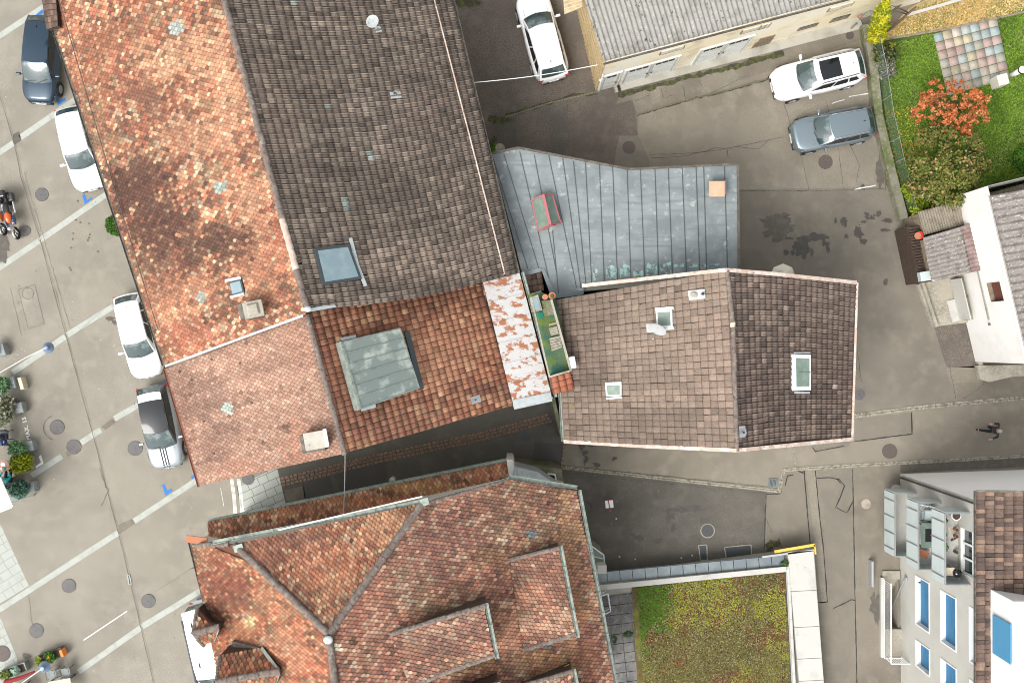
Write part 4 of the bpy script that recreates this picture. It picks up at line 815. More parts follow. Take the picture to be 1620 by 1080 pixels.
mb = MB(); mb.ball(BN.at(520, 1010) + Vector((0, 0, .13)), (.19, .17, .08)); mb.build('ridge_end_cap', M['zinc_light'], B)
ridge_caps(B, BE.at(676, 796) + Vector((0, 0, .0)), BE.at(800, 760) + Vector((0, 0, .0)), .09, .26, 'verge_tiles'); ridge_caps(B, BW.at(308, 862) + Vector((0, 0, .0)), BW.at(362, 861) + Vector((0, 0, .0)), .12, .3, 'verge_tiles')
walls(B, [BW.pts(bw_px), BN.pts(bn_px), BE.pts(be_px)], P(620, 960, 9), 'render_cream', .955)
BL = Plane((328, 826, 5.9), (806, 728, 5.9), (330, 858, 6.35)); bl_px = [(328, 826), (804, 730), (806, 754), (668, 788), (331, 859)]
tile_roof('lower_roof', B, bl_px, BL, style='orange', tw=.178, tl=.155, seed=34, mott=.7, contrast=.16, under='underlay_red', blobs=[(560, 792, 200, 12, (196, 112, 64), .7), (660, 770, 90, 10, (196, 140, 70), .6), (420, 815, 60, 12, (210, 130, 84), .5), (620, 780, 16, 6, (100, 62, 50), .7), (480, 800, 20, 6, (130, 70, 50), .5), (760, 748, 40, 14, (216, 130, 80), .5)])
walls(B, [[p + Vector((.1, -.85, -.1)) for p in BL.pts(bl_px)]], P(620, 960, 9), 'render_cream', 1.0)
gutter(B, BL.at(327, 826) + Vector((0, .06, -.04)), BL.at(806, 728) + Vector((0, .06, -.04)), .07, 'gutter'); gutter(B, BN.at(334, 861) + Vector((0, .05, -.15)), BN.at(668, 795) + Vector((0, .05, -.02)), .085, 'gutter')
flashing(B, [BN.at(440, 843) + Vector((0, .12, -.1)), BN.at(668, 790) + Vector((0, .12, -.1))], .06, 'white_trim', 'fascia_board'); flashing(B, [BL.at(331, 861) + Vector((0, 0, .1)), BL.at(500, 824) + Vector((0, 0, .1))], .10, 'white_trim', 'fascia_board')
gutter(B, BE.at(805, 757) + Vector((0, .08, -.04)), BE.at(914, 774) + Vector((0, .08, -.04)), .09, 'gutter'); gutter(B, BE.at(914, 775) + Vector((.08, 0, -.04)), BE.at(985, 1150) + Vector((.08, 0, -.04)), .08, 'gutter'); gutter(B, BW.at(300, 850) + Vector((-.07, 0, -.02)), BW.at(340, 1010) + Vector((-.07, 0, -.02)), .07, 'gutter_dark')
gutter(B, BE.at(740, 776) + Vector((0, .02, .03)), BE.at(806, 757) + Vector((0, .02, .03)), .05, 'gutter')
mb = MB(); mb.box(BW.at(378, 866) + Vector((0, 0, .06)), (.4, .3, .06), .3); mb.build('valley_flashing', M['gutter'], B); mb = MB(); mb.box(BN.at(672, 793) + Vector((0, 0, .1)), (.35, .3, .08), .3); mb.build('valley_flashing', M['gutter'], B)
def shed_dormer(parent, back, front, rise, style, seed, blobs=()):
    """back = 2 photo points lying on the main slope, front = 2 photo points at the raised front edge"""
    z0 = [BE.at(*p).z for p in back]; f0 = [BE.at(*p) for p in front]; zf = sum(p.z for p in f0) / 2 + rise
    pl = Plane((*back[0], z0[0] + .08), (*back[1], z0[1] + .08), (*[(front[0][i] + front[1][i]) / 2 for i in (0, 1)], zf))
    mb = MB(); px = [back[0], front[0], front[1], back[1]]; top = [p - Vector((0, 0, .22)) for p in pl.pts(px)]; mb.prism_to(top, min(z0 + [zf]) - 2.2); dm = mb.build('dormer', M['slat_dark'], parent)
    tile_roof('dormer_roof', dm, px, pl, style=style, tw=.172, tl=.15, seed=seed, contrast=.13, under='underlay_red', blobs=blobs)
    for a, b in ((back[0], front[0]), (back[1], front[1])): ridge_caps(dm, pl.at(*a) + Vector((0, 0, .0)), pl.at(*b) + Vector((0, 0, .0)), .10, .2, 'verge_tiles')
    a, b = pl.at(*front[0]), pl.at(*front[1]); e = (b - a).normalized(); gutter(dm, a - e * .1 + Vector((.1, 0, -.03)), b + e * .15 + Vector((.1, 0, -.03)), .08, 'gutter')
    return dm
shed_dormer(B, [(805, 886), (828, 1028)], [(884, 867), (910, 1003)], 1.25, 'mixed', 41, [(870, 900, 50, 20, (140, 92, 76), .6), (850, 990, 60, 20, (214, 160, 130), .6), (845, 940, 40, 20, (206, 140, 104), .4)])
shed_dormer(B, [(617, 1003), (648, 1085)], [(766, 958), (782, 1036)], 1.5, 'mixed', 42, [(700, 1000, 60, 30, (136, 96, 86), .5)])
shed_dormer(B, [(780, 1098), (790, 1180)], [(905, 1062), (925, 1160)], 1.3, 'mixed', 43); shed_dormer(B, [(690, 1100), (700, 1180)], [(785, 1083), (800, 1160)], 1.5, 'salmon', 44)
mb = MB(); mb.box(BE.at(897, 1058) + Vector((0, 0, .5)), (.4, .3, .3), .3); mb.build('dormer_cheek', M['galv'], B); flashing(B, [BE.at(858, 1073) + Vector((0, 0, .3)), BE.at(900, 1048) + Vector((0, 0, .3))], .14, 'yellow', 'yellow_batten')
def gable_dormer(parent, r0, r1, n0, n1, s0, s1, zr, ze, seed):
    a = BW
    dm = None; mb = MB(); pts = [P(*r0, zr), P(*r1, zr), P(*n0, ze), P(*n1, ze), P(*s0, ze), P(*s1, ze)]
    dn = Vector((0, 0, -.2)); mb.prism_to([pts[0] + dn, pts[1] + dn, pts[3] + dn, pts[2] + dn], ze - 2.0); mb.prism_to([pts[1] + dn, pts[0] + dn, pts[4] + dn, pts[5] + dn], ze - 2.0)
    dm = mb.build('dormer', M['slat_dark'], parent)
    for i, (e0, e1) in enumerate(((n0, n1), (s0, s1))):
        pl = Plane((*r0, zr), (*r1, zr), (*e0, ze)); px = [r0, r1, e1, e0] if i == 0 else [r1, r0, e0, e1]
        tile_roof('dormer_roof', dm, px, pl, style='rust', tw=.19, tl=.20, seed=seed + i, contrast=.12, under='underlay_red')
    ridge_caps(dm, P(*r0, zr + .04), P(*r1, zr + .04), .15, .42); 
    ridge_caps(dm, P(*n0, ze), P(*r0, zr), .10, .25, 'verge_tiles'); ridge_caps(dm, P(*s0, ze), P(*r0, zr), .10, .25, 'verge_tiles')
    flashing(dm, [P(*n1, ze + .06), P(*r1, zr + .02), P(*s1, ze + .06)], .14, 'gutter', 'valley_flashing'); return dm
gable_dormer(B, (306, 1001), (346, 992), (312, 963), (333, 985), (322, 1022), (338, 1012), 9.0, 8.3, 51)
gable_dormer(B, (342, 1079), (442, 1061), (348, 1036), (414, 1024), (345, 1130), (430, 1095), 10.6, 9.6, 53)
mb = MB(); q = [BW.at(x, y) + Vector((0, 0, .25)) for x, y in [(371, 1011), (413, 1022), (410, 1029), (386, 1027), (379, 1032), (363, 1034)]]; mb.prism(q, .3); mb.build('slate_cheek', M['ridge'], B)
mb = MB(); mb.box(BW.at(309, 851) + Vector((.1, -.05, .12)), (.9, .30, .08), -.12); mb.build('corner_tiles', M['terracotta'], B)
# grey lean-to and mossy wall at its north east corner
q = [(811, 737), (850, 746), (888, 772), (884, 777), (813, 757)]; LT = Plane((811, 737, 5.2), (888, 772, 5.2), (813, 757, 5.6)); mb = MB(); pq = LT.pts(q); mb.prism_to(pq, 3.2)
for i in range(1, 10): a, b = pq[0].lerp(pq[2], i / 10), pq[4].lerp(pq[3], i / 10); mb.bar(a, b, .02, .025)
mb.build('lean_to_roof', M['zinc_light'], B)
mb = MB(); mb.prism_to([P(x, y, 2.6) for x, y in [(806, 731), (888, 741), (893, 778), (812, 762)]], -.02); mb.build('mossy_annex', M['concrete_moss'], B)
mb = MB(); mb.prism([P(x, y, 2.75) for x, y in [(866, 748), (879, 749), (881, 760), (868, 757)]], .1); pf = mb.build('hatch_frame', M['white_trim'], B); mb = MB(); mb.prism([P(x, y, 2.77) for x, y in [(868.5, 750.5), (877, 751.5), (878.5, 757.5), (870, 755.5)]], .05); mb.build('hatch_pane', M['black_gloss'], pf)
mb = MB(); mb.prism_to([P(x, y, 6.6) for x, y in [(801, 726), (812, 727), (814, 738), (810, 756), (805, 754)]], 4); mb.build('downpipe_box', M['concrete_light'], B, bevel=.05)
mb = MB(); mb.disc(P(622, 757, 5.2), .13, .4, 12); mb.build('wall_lamp', M['concrete'], B)
# ---- brown tiled house right of centre
C = place('tiled_house', 'house with taupe tiles on its west slope and dark brown tiles on its east slope', 'house', P(1120, 570, 0))
CW = Plane((1148, 428, 8.9), (1164, 710, 8.9), (887, 590, 6.1)); CE = Plane((1150, 428, 8.9), (1166, 710, 8.9), (1350, 570, 6.1))
tile_roof('west_roof', C, None, None, quad=[(1150, 428, 8.9), (1165, 710, 8.9), (893, 697, 6.1), (878, 474, 6.1)], kind='pan2', style='taupe', tw=.262, tl=.325, seed=61, contrast=.035, bandn=.10, under='underlay', blobs=[(910, 560, 50, 120, (124, 102, 90), .6), (1130, 600, 50, 120, (170, 140, 124), .5), (1010, 690, 80, 20, (120, 98, 88), .3), (940, 600, 60, 14, (112, 92, 84), .5), (950, 470, 60, 20, (120, 98, 86), .5)], spots=[(948, 555, 2.5, (150, 130, 60)), (1050, 550, 2.5, (160, 130, 80)), (910, 605, 3, (150, 136, 80)), (905, 640, 3, (150, 136, 80)), (1068, 678, 2.5, (168, 150, 90))])
tile_roof('east_roof', C, None, None, quad=[(1152, 428, 8.9), (1166, 710, 8.9), (1347, 693, 6.1), (1354, 449, 6.1)], kind='pan', style='darkbrown', tw=.225, tl=.31, seed=62, contrast=.10, bow=-.12, bandn=.35, under='underlay', blobs=[(1240, 600, 100, 60, (92, 74, 68), .4), (1310, 500, 40, 60, (120, 100, 92), .35), (1320, 570, 30, 60, (116, 92, 80), .4), (1240, 460, 60, 14, (112, 92, 86), .4), (1180, 640, 10, 60, (70, 56, 54), .4)], spots=[(1240, 485, 4, (150, 132, 124)), (1208, 565, 5, (150, 130, 120)), (1322, 612, 3, (180, 160, 148)), (1300, 470, 3, (150, 130, 120))])
ridge_caps(C, P(1151, 428, 8.95), P(1159, 509, 8.95), .10); ridge_caps(C, P(1159, 509, 8.95), P(1159.6, 516, 8.95), .11, m='wood_light'); ridge_caps(C, P(1160, 516, 8.95), P(1166, 712, 8.95), .10)
walls(C, [[P(1150, 428, 8.9), P(1165, 710, 8.9), P(893, 697, 6.1), P(878, 474, 6.1)], [P(1150, 428, 8.9), P(1165, 710, 8.9), P(1347, 693, 6.1), P(1354, 449, 6.1)]], P(1130, 570, 8), 'render_grey', .965)
vg = [P(892, 698, 6.16), P(1030, 706, 7.5), P(1165, 712, 8.98), P(1349, 694, 6.16)]; flashing(C, vg, .16, 'verge', 'verge'); flashing(C, [P(921, 452, 6.6), P(1030, 440, 7.7), P(1148, 427, 8.98), P(1222, 433, 8.0), P(1355, 447, 6.16)], .16, 'verge', 'verge')
flashing(C, [P(1356, 447, 6.1), P(1348, 695, 6.1)], .10, 'verge', 'verge'); gutter(C, P(877, 473, 6.05), P(891, 698, 6.05), .085, 'gutter')
roof_box(C, 'roof_window', [(1037, 491), (1063, 490), (1064, 518), (1039, 518)], CW, .14, 'white_trim', pane='glass_green', pane_in=.22); flashing(C, [CW.at(1037, 489) + CW.n * .07, CW.at(1066, 487) + CW.n * .07], .12, 'white_trim', up=tuple(CW.n)); flashing(C, [CW.at(1046, 521) + CW.n * .07, CW.at(1067, 519) + CW.n * .07], .10, 'white_trim', up=tuple(CW.n))
roof_box(C, 'roof_window', [(957, 608), (983, 607), (983, 626), (959, 627)], CW, .12, 'white_trim', pane='glass_green', pane_in=.2); flashing(C, [CW.at(958, 606) + CW.n * .06, CW.at(984, 605) + CW.n * .06], .08, 'zinc_light', up=tuple(CW.n)); flashing(C, [CW.at(960, 630) + CW.n * .06, CW.at(985, 628) + CW.n * .06], .08, 'white_trim', up=tuple(CW.n))
roof_box(C, 'roof_window', [(1256, 560), (1283, 561), (1283, 617), (1257, 618)], CE, .16, 'white_trim', pane='glass_green', pane_in=.22); flashing(C, [CE.at(1254, 558) + CE.n * .06, CE.at(1280, 558) + CE.n * .06], .06, 'zinc_light', up=tuple(CE.n)); flashing(C, [CE.at(1255, 621) + CE.n * .06, CE.at(1279, 621) + CE.n * .06], .08, 'zinc_light', up=tuple(CE.n)); flashing(C, [CE.at(1258, 589) + CE.n * .18, CE.at(1281, 589) + CE.n * .18], .03, 'gutter', up=tuple(CE.n))
roof_box(C, 'vent_plate', [(1088, 460), (1115, 457), (1116, 472), (1090, 475)], CW, .08, 'zinc_light'); mb = MB(); mb.ball(CW.at(1099, 466) + CW.n * .1, (.2, .14, .08)); mb.build('vent_hood', M['concrete'], C); vent(C, 1111, 465, CW, .2, 'zinc_light', .08)
c = CE.at(1174, 683); vent(C, 1174, 683, CE, .3, 'galv', .07); roof_box(C, 'vent_plate', [(1169, 674), (1179, 673), (1180, 678), (1170, 679)], CE, .07, 'galv'); roof_box(C, 'vent_plate', [(1170, 687), (1180, 687), (1180, 691), (1170, 692)], CE, .07, 'galv')
dp = CW.at(1027, 515); dish(C, dp, P(1040, 521, dp.z + .75), (-.45, -.85, .45), .40, arm=.5); roof_box(C, 'dish_plate', [(1022, 512), (1031, 512), (1033, 526), (1023, 526)], CW, .08, 'dish')
mb = MB(); mb.disc(P(1238, 437, 4.6), .58, .1, 8); mb.disc(P(1238, 437, 4.7), .58, .35, 8, r2=.1); mb.build('yellow_awning', M['shutter_cream'], C)
mb = MB(); mb.box(P(906, 573, 6.9), (.28, .55, .22), math.radians(10), top=.9); mb.build('extractor_box', M['white_trim'], C, bevel=.04)
# ---- zinc roofed annex
D = place('zinc_roofed_annex', 'low annex with a standing seam zinc roof between the brown roofs', 'annex', P(1000, 350, 0))
DW = Plane((820, 236, 5.4), (926, 452, 5.1), (790, 330, 4.9)); DE = Plane((820, 236, 5.4), (926, 452, 5.1), (1168, 262, 5.2))
def slab(parent, name, px, plane, m, th=.16): mb = MB(); mb.prism(plane.pts(px), th); return mb.build(name, M[m], parent)
dz = Plane((995, 268, 5.3), (926, 452, 5.0), (1168, 262, 5.3))
de_px = [(820, 235), (995, 269), (1166, 261), (1168, 440), (1140, 430), (925, 453), (923, 466), (874, 473), (856, 424), (826, 431), (778, 244)]
slab(D, 'zinc_roof', de_px, dz, 'zinc'); mb = MB()
pts = dz.pts([(820, 235), (995, 269), (1166, 261), (1168, 440), (925, 460), (880, 470), (856, 424), (826, 431), (778, 244)])
mb.prism_to([p + Vector((0, 0, -.17)) for p in [Vector((q.x * .99, q.y, q.z)) for q in pts]], 0); mb.build('wall', M['render_grey'], D)
mb = MB()
for a, b in [((780, 250), (835, 425)), ((797, 243), (852, 424)), ((822, 240), (868, 440)), ((845, 245), (880, 430)), ((868, 246), (912, 455)), ((890, 250), (919, 456)), ((907, 255), (927, 452)), ((926, 257), (936, 450)), ((948, 261), (956, 448)), ((969, 264), (977, 446)), ((992, 269), (998, 444)), ((1013, 269), (1020, 442)), ((1036, 268), (1042, 440)), ((1057, 267), (1064, 438)), ((1079, 266), (1086, 435)), ((1101, 265), (1107, 433)), ((1113, 264), (1118, 432)), ((1146, 263), (1151, 430)), ((874, 365), (884, 468))]:
    mb.bar(dz.at(*a), dz.at(*b), .028, .035)
mb.build('standing_seams', M['zinc_seam'], D); mb = MB()
e = [dz.at(*p) + Vector((0, 0, .0)) for p in [(778, 243), (820, 234), (995, 268), (1167, 260), (1169, 432)]]
for a, b in zip(e[:-1], e[1:]): mb.bar(a, b, .09, .07)
mb.build('roof_edge', M['gutter_dark'], D)
for px in ([(826, 431), (856, 423), (858, 429), (830, 437)], [(856, 426), (861, 424), (880, 470), (873, 473)], [(874, 473), (923, 466), (923, 459), (878, 465)]):
    mb = MB(); mb.prism([dz.at(*p) + Vector((0, 0, .06)) for p in px], .3); mb.build('zinc_coping', M['zinc_pan'], D)
r = random.Random(5)
for i, (x, w_) in enumerate([(938, 8), (958, 18), (980, 18), (1001, 17), (1022, 18), (1044, 18)]):
    z_ = 444 - (x - 938) * .09; h = r.uniform(10, 22); mb = MB(); mb.prism([dz.at(x + .8, z_) + Vector((0, 0, .012)), dz.at(x + w_, z_ - 2) + Vector((0, 0, .012)), dz.at(x + w_ - .5, z_ - h) + Vector((0, 0, .012)), dz.at(x + w_ * .5, z_ - h - r.uniform(-4, 4)) + Vector((0, 0, .012)), dz.at(x + .5, z_ - h * .9) + Vector((0, 0, .012))], .01); mb.build('verdigris_patch', M['zinc_green'], D)
for x in (1066, 1088, 1108, 1122): mb = MB(); mb.prism([dz.at(x, 423) + Vector((0, 0, .012)), dz.at(x + 16, 422) + Vector((0, 0, .012)), dz.at(x + 16, 417) + Vector((0, 0, .012)), dz.at(x, 418) + Vector((0, 0, .012))], .01); mb.build('verdigris_patch', M['zinc_green'], D)
# red framed glass lantern and a copper lid
q = [P(x, y, 5.75) for x, y in [(841, 316), (858, 307.5), (875, 308), (887, 353), (869, 356), (850, 364)]]
rl = MB(); base = [P(x, y, 5.45) for x, y in [(843, 318), (873, 310), (885, 352), (853, 363)]]; rl.prism_to(base, 5.1); ro = rl.build('red_roof_lantern', M['red'] if 0 else M['sheet_red'], D)
M['lantern_red'] = mat('red lantern frame', (.40, .12, .13), .6)
ro.data.materials[0] = M['lantern_red']; ra, rb = P(859, 308, 6.1), P(870, 355, 6.1); b4 = [P(x, y, 5.5) for x, y in [(841, 317), (874, 308), (887, 353), (851, 365)]]
mb = MB(); mb.poly([b4[0], ra, rb, b4[3]]); mb.poly([b4[1], b4[2], rb, ra]); mb.poly([b4[3], rb, b4[2]]); mb.poly([b4[0], b4[1], ra]); mb.build('lantern_glass', M['glass_green'], ro); mb = MB()
mb.bar(ra, rb, .13, .05)
for a, b in ((b4[0], ra), (b4[1], ra), (b4[3], rb), (b4[2], rb), (b4[0], b4[3]), (b4[1], b4[2]), (b4[3], b4[2]), (b4[3].lerp(b4[2], .25), rb), (b4[3].lerp(b4[2], .75), rb)): mb.bar(a, b, .06, .04)
mb.build('lantern_frame', M['lantern_red'], ro)
mb = MB(); c = dz.at(1134, 299); mb.box(c + Vector((0, 0, .25)), (.62, .62, .6)); cb = mb.build('chimney', M['zinc'], D); mb = MB(); mb.box(P(1134, 299, c.z + .62), (.70, .70, .07)); mb.build('chimney_cap', mat('copper lid', (.60, .34, .22), .6, .1, var=[(3, (.66, .42, .30), .45, .7)]), cb, bevel=.01)
# ---- light well between the houses: low roof, skylight, green terrace
T = place('terrace', 'narrow algae green roof terrace squeezed between the peeling strip and the taupe roof', 'terrace', P(875, 530, 0))
mb = MB(); mb.prism_to([P(x, y, 6.3) for x, y in [(836, 466), (857, 462), (879, 474), (904, 588), (872, 598)]], 0); mb.build('terrace_floor', M['algae'], T)
tile_roof('lower_tiled_roof', T, None, None, quad=[(829, 436, 5.2), (834, 463, 5.2), (860, 460, 4.9), (856, 430, 4.9)], kind='pan2', style='flatbrown', tw=.24, tl=.3, seed=71)
mb = MB(); mb.bar(P(834, 466, 5.2), P(856, 461, 5.2), .06, .08); mb.build('wall_coping', M['concrete_light'], T)
mb = MB(); mb.prism_to([P(x, y, 6.75) for x, y in [(838, 471), (851, 466), (858, 490), (843, 494)]], 3); hb = mb.build('skylight_box', M['concrete'], T); mb = MB(); mb.prism([P(x, y, 6.78) for x, y in [(839.5, 474), (850, 470), (855, 488), (844, 491)]], .02); mb.build('skylight_glass', M['glass_sky'], hb)
mb = MB(); mb.prism_to([P(x, y, 6.6) for x, y in [(856, 476), (875, 474), (877, 497), (861, 500)]], 3); mb.build('concrete_block', M['concrete_moss'], T)
mb = MB(); mb.prism([P(x, y, 6.33) for x, y in [(849, 495), (858, 493), (861, 502), (851, 504)]], .02); mb.build('green_mat', M['mat_green'], T)
for px in ([(868, 512), (880, 509), (881, 512), (869, 516)], [(868, 519), (881, 516), (884, 528), (872, 531)], [(869, 535), (886, 531), (890, 550), (873, 556)]):
    mb = MB(); qd = [P(x, y, 6.42) for x, y in px]
    for i in range(5): mb.prism([qd[0].lerp(qd[3], i / 5), qd[1].lerp(qd[2], i / 5), qd[1].lerp(qd[2], (i + .8) / 5), qd[0].lerp(qd[3], (i + .8) / 5)], .1)
    mb.build('wooden_pallet', M['concrete'], T)
mb = MB(); a_ = [P(872, 474, 6.9), P(903, 586, 6.9), P(869, 596, 6.9)]; mb.bar(a_[0], a_[1], .10, .1); mb.bar(a_[1], a_[2], .08, .08); mb.bar(a_[2], P(840, 470, 6.7), .07, .08); 
for a, b in zip(a_[:-1], a_[1:]): mb.bar(a - Vector((0, 0, .6)), b - Vector((0, 0, .6)), .05, .6)
mb.build('parapet', M['concrete'], T)
mb = MB(); mb.disc(P(873, 468, 6.5), .13, .2, 12, r2=.16); pt = mb.build('flower_pot', M['terracotta']); tag(pt, 'terracotta pot with a yellow green plant on the zinc coping corner', 'flower pot'); mb = MB(); mb.ball(P(873.5, 468, 6.72), (.09, .09, .06)); mb.build('plant', M['moss'], pt)
mb = MB(); mb.disc(P(862, 470, 6.5), .11, .2, 12, r2=.13); tag(mb.build('flower_pot', M['terracotta']), 'empty rusty pot at the corner of the zinc coping', 'flower pot')
tile_roof('lean_to_roof', T, None, None, quad=[(870, 597, 6.6), (876, 624, 6.6), (908, 615, 6.35), (901, 589, 6.35)], kind='pan2', style='newred', tw=.25, tl=.33, seed=72, contrast=.06, under='underlay_red')
mb = MB(); mb.prism_to([P(x, y, 6.2) for x, y in [(872, 600), (878, 622), (905, 613), (899, 592)]], 0); mb.build('lean_to_wall', M['render_grey'], T)
mb = MB(); mb.prism_to([P(x, y, 2.0) for x, y in [(872, 630), (878, 629), (892, 695), (888, 697)]], 0); mb.build('alley_wall', M['concrete_moss'], T)
# ---- garage building at the top
G = place('garage_building', 'cream garage building with white double doors under a lichened corrugated roof', 'garage', P(1150, 60, 0))
GP = Plane((955, 97, 5.1), (1324, 0.5, 5.1), (924, 0, 5.5))
GPu = Plane((955, 97, 5.1), (1324, 0.5, 5.1), (1000, -60, 6.6))
corrugated('corrugated_roof', G, [(955, 98), (1480, -42), (1440, -190), (895, -95)], GPu, 'fibre', .23, .05)
gutter(G, GPu.at(955, 100) + Vector((0, -.03, -.06)), GPu.at(1480, -38) + Vector((0, -.03, -.06)), .05, 'gutter_dark')
ga, gb = P(944, 144), P(1454, 4); ga.z = gb.z = 0; gt = (gb - ga).normalized(); gn = Vector((-gt.y, gt.x, 0)); GL = (gb - ga).length
def on_wall(px, py, a=ga, n=gn):             # photo point -> (distance along wall, height)
    h = hit(px, py, a, n); return h
def wall_sz(px, py, a, t, n): h = hit(px, py, a, n); return (h - a).dot(t), h.z
mb = MB(); gd = P(918, 31); gw = (gd - ga).normalized(); top = 4.95
N_ = 14; prof = [ga, gb, gb + gn * 8, ga + gw * 12]
mb.prism_to([p + Vector((0, 0, top)) for p in prof], 0); mb.build('wall', M['render_yellow'], G)
# timber cladding with slanting battens on the west wall
mb = MB(); a0 = ga + Vector((-.03, 0, 0)); wn_ = Vector((gw.y, -gw.x, 0)); wn_ = wn_ if wn_.x < 0 else -wn_
mb.prism_to([ga + wn_ * .02 + Vector((0, 0, 4.9)), ga + gw * 12 + wn_ * .02 + Vector((0, 0, 4.9)), ga + gw * 12 + wn_ * .05 + Vector((0, 0, 4.9)), ga + wn_ * .05 + Vector((0, 0, 4.9))], .02)
for i in range(60):
    s_ = i * .2; mb.bar(ga + gw * s_ + wn_ * .05 + Vector((0, 0, .05)), ga + gw * (s_ + .1) + wn_ * .05 + Vector((0, 0, 4.85)), .05, .035, tuple(wn_))
mb.build('timber_cladding', M['timber'], G)
def panel(parent, name, m, s0, s1, z0, z1, th=.05, a=ga, t=gt, n=gn, off=0.0, mbx=None):
    q = [a + t * s0 + Vector((0, 0, z0)), a + t * s1 + Vector((0, 0, z0)), a + t * s1 + Vector((0, 0, z1)), a + t * s0 + Vector((0, 0, z1))]; q = [p - n * (th + off) for p in q]
    mb = mbx or MB(); mb.prism(q, n * th)
    return mb if mbx else mb.build(name, M[m], parent)
def gdoor(x0, x1, leaves_, label=None):
    s0, s1 = (P(x0, 144 - .2695 * (x0 - 944)) - ga).dot(gt), (P(x1, 144 - .2695 * (x1 - 944)) - ga).dot(gt); H_ = 2.65
    mb = MB(); panel(None, '', '', s0 - .08, s0, .02, H_ + .08, .07, mbx=mb); panel(None, '', '', s1, s1 + .08, .02, H_ + .08, .07, mbx=mb); panel(None, '', '', s0, s1, H_, H_ + .08, .07, mbx=mb); fr = mb.build('door_frame', M['door_white'], G)
    w_ = (s1 - s0) / leaves_
    for i in range(leaves_):
        a_, b_ = s0 + i * w_ + .015, s0 + (i + 1) * w_ - .015; d_ = panel(G, 'garage_door', 'door_white', a_, b_, .05, H_, .045)
        mb = MB()
        for j in range(3 if w_ > .9 else 2): 
            k_ = 3 if w_ > .9 else 2; ww = (b_ - a_ - .3) / k_; panel(None, '', '', a_ + .15 + j * ww, a_ + .15 + (j + .86) * ww, H_ - .42, H_ - .16, .012, off=.047, mbx=mb)
        mb.build('door_window', M['black_gloss'], d_); mb = MB()
        for z_ in (.8, 1.5): panel(None, '', '', a_ + .05, b_ - .05, z_, z_ + .03, .012, off=.046, mbx=mb)
        for e_ in (a_ + .02, b_ - .08): panel(None, '', '', e_, e_ + .06, .1, H_ - .05, .012, off=.046, mbx=mb)
        mb.build('door_board', M['render_grey'] if 0 else M['concrete_light'], d_)
        mb = MB(); h_ = ga + gt * (b_ - .1 if i == 0 else a_ + .1) + Vector((0, 0, 1.1)) - gn * .09; mb.ball(h_, (.05, .03, .07), 6, 5); mb.build('handle', M['steel_dark'], d_)
gdoor(948, 973, 1); gdoor(982, 1061, 2); gdoor(1094, 1172, 2)
def gwin(p0, p1, m, framed='frame_brown', name='shutter', bars=0):
    s0, z0 = wall_sz(*p0, ga, gt, gn); s1, z1 = wall_sz(*p1, ga, gt, gn); s0, s1 = min(s0, s1), max(s0, s1); z0, z1 = min(z0, z1), max(z0, z1)
    o = panel(G, name, m, s0, s1, z0, z1, .04); mb = MB()
    for a_, b_, c_, d_ in ((s0 - .05, s0, z0, z1), (s1, s1 + .05, z0, z1), (s0 - .05, s1 + .05, z0 - .04, z0)): panel(None, '', '', a_, b_, c_, d_, .05, mbx=mb)
    mb.build('window_frame', M[framed], o)
    if bars:
        mb = MB()
        for i in range(bars): x_ = s0 + (s1 - s0) * (i + 1) / (bars + 1); panel(None, '', '', x_ - .02, x_ + .02, z0, z1, .02, off=.045, mbx=mb)
        panel(None, '', '', s0, s1, (z0 + z1) / 2 - .015, (z0 + z1) / 2 + .015, .02, off=.045, mbx=mb); mb.build('glazing_bar', M[framed], o)
    return o
gwin((1044, 86), (1082, 72), 'shutter_cream'); gwin((1172, 53), (1212, 38), 'shutter_cream'); gwin((1200, 46), (1219, 36), 'shutter_cream'); gwin((1309, 18), (1350, 3), 'shutter_cream')
gwin((1188, 78), (1222, 60), 'timber_grey', 'frame_brown', 'window', 3); gwin((1262, 48), (1294, 36), 'glass', 'frame_brown', 'window', 1); gwin((1313, 35), (1345, 22), 'glass', 'frame_brown', 'window', 1); gwin((1200, 66), (1225, 55), 'timber_grey', 'frame_brown', 'window', 3)
gwin((1408, 22), (1422, 8), 'timber_grey', 'frame_brown', 'window')
mb = MB(); mb.box(P(1361, 26, 2.6), (.22, .14, .14), .3); mb.build('extractor', M['iron_ring'], G)
mb = MB(); q0, q1 = P(978, 146), P(1360, 52)
vv = [ga + gt * 1.2, ga + gt * 13.9, ga + gt * 13.9 - gn * .55, ga + gt * 1.2 - gn * .35]; mb.prism_to([v + Vector((0, 0, .14)) for v in vv], 0)
mb.build('plinth_kerb', M['render_grey'], G); mb = MB(); mb.box(P(974, 141, .2), (.14, .42, .4), math.radians(15)); mb.build('door_stop', M['concrete'], G)
mb = MB(); mb.prism_to([P(x, y, 4.6) for x, y in [(890, -18), (918, -18), (921, 11), (893, 22)]], 4.45); ws = mb.build('timber_canopy', M['timber'], G); mb = MB()
qd = [P(x, y, 4.63) for x, y in [(890, -18), (918, -18), (921, 11), (893, 22)]]
for i in range(7): mb.bar(qd[0].lerp(qd[3], i / 6), qd[1].lerp(qd[2], i / 6), .05, .05)
mb.build('canopy_slat', M['wood_light'], ws)
mb = MB(); mb.tube([ga + Vector((0, 0, 3.2)) - gn * .05, ga + Vector((0, 0, 2.7)) - gn * .12], .03, 6); mb.ball(ga + Vector((.0, -.05, 2.2)), (.07, .07, .07), 8, 6); mb.build('white_bracket', M['white_trim'], G)
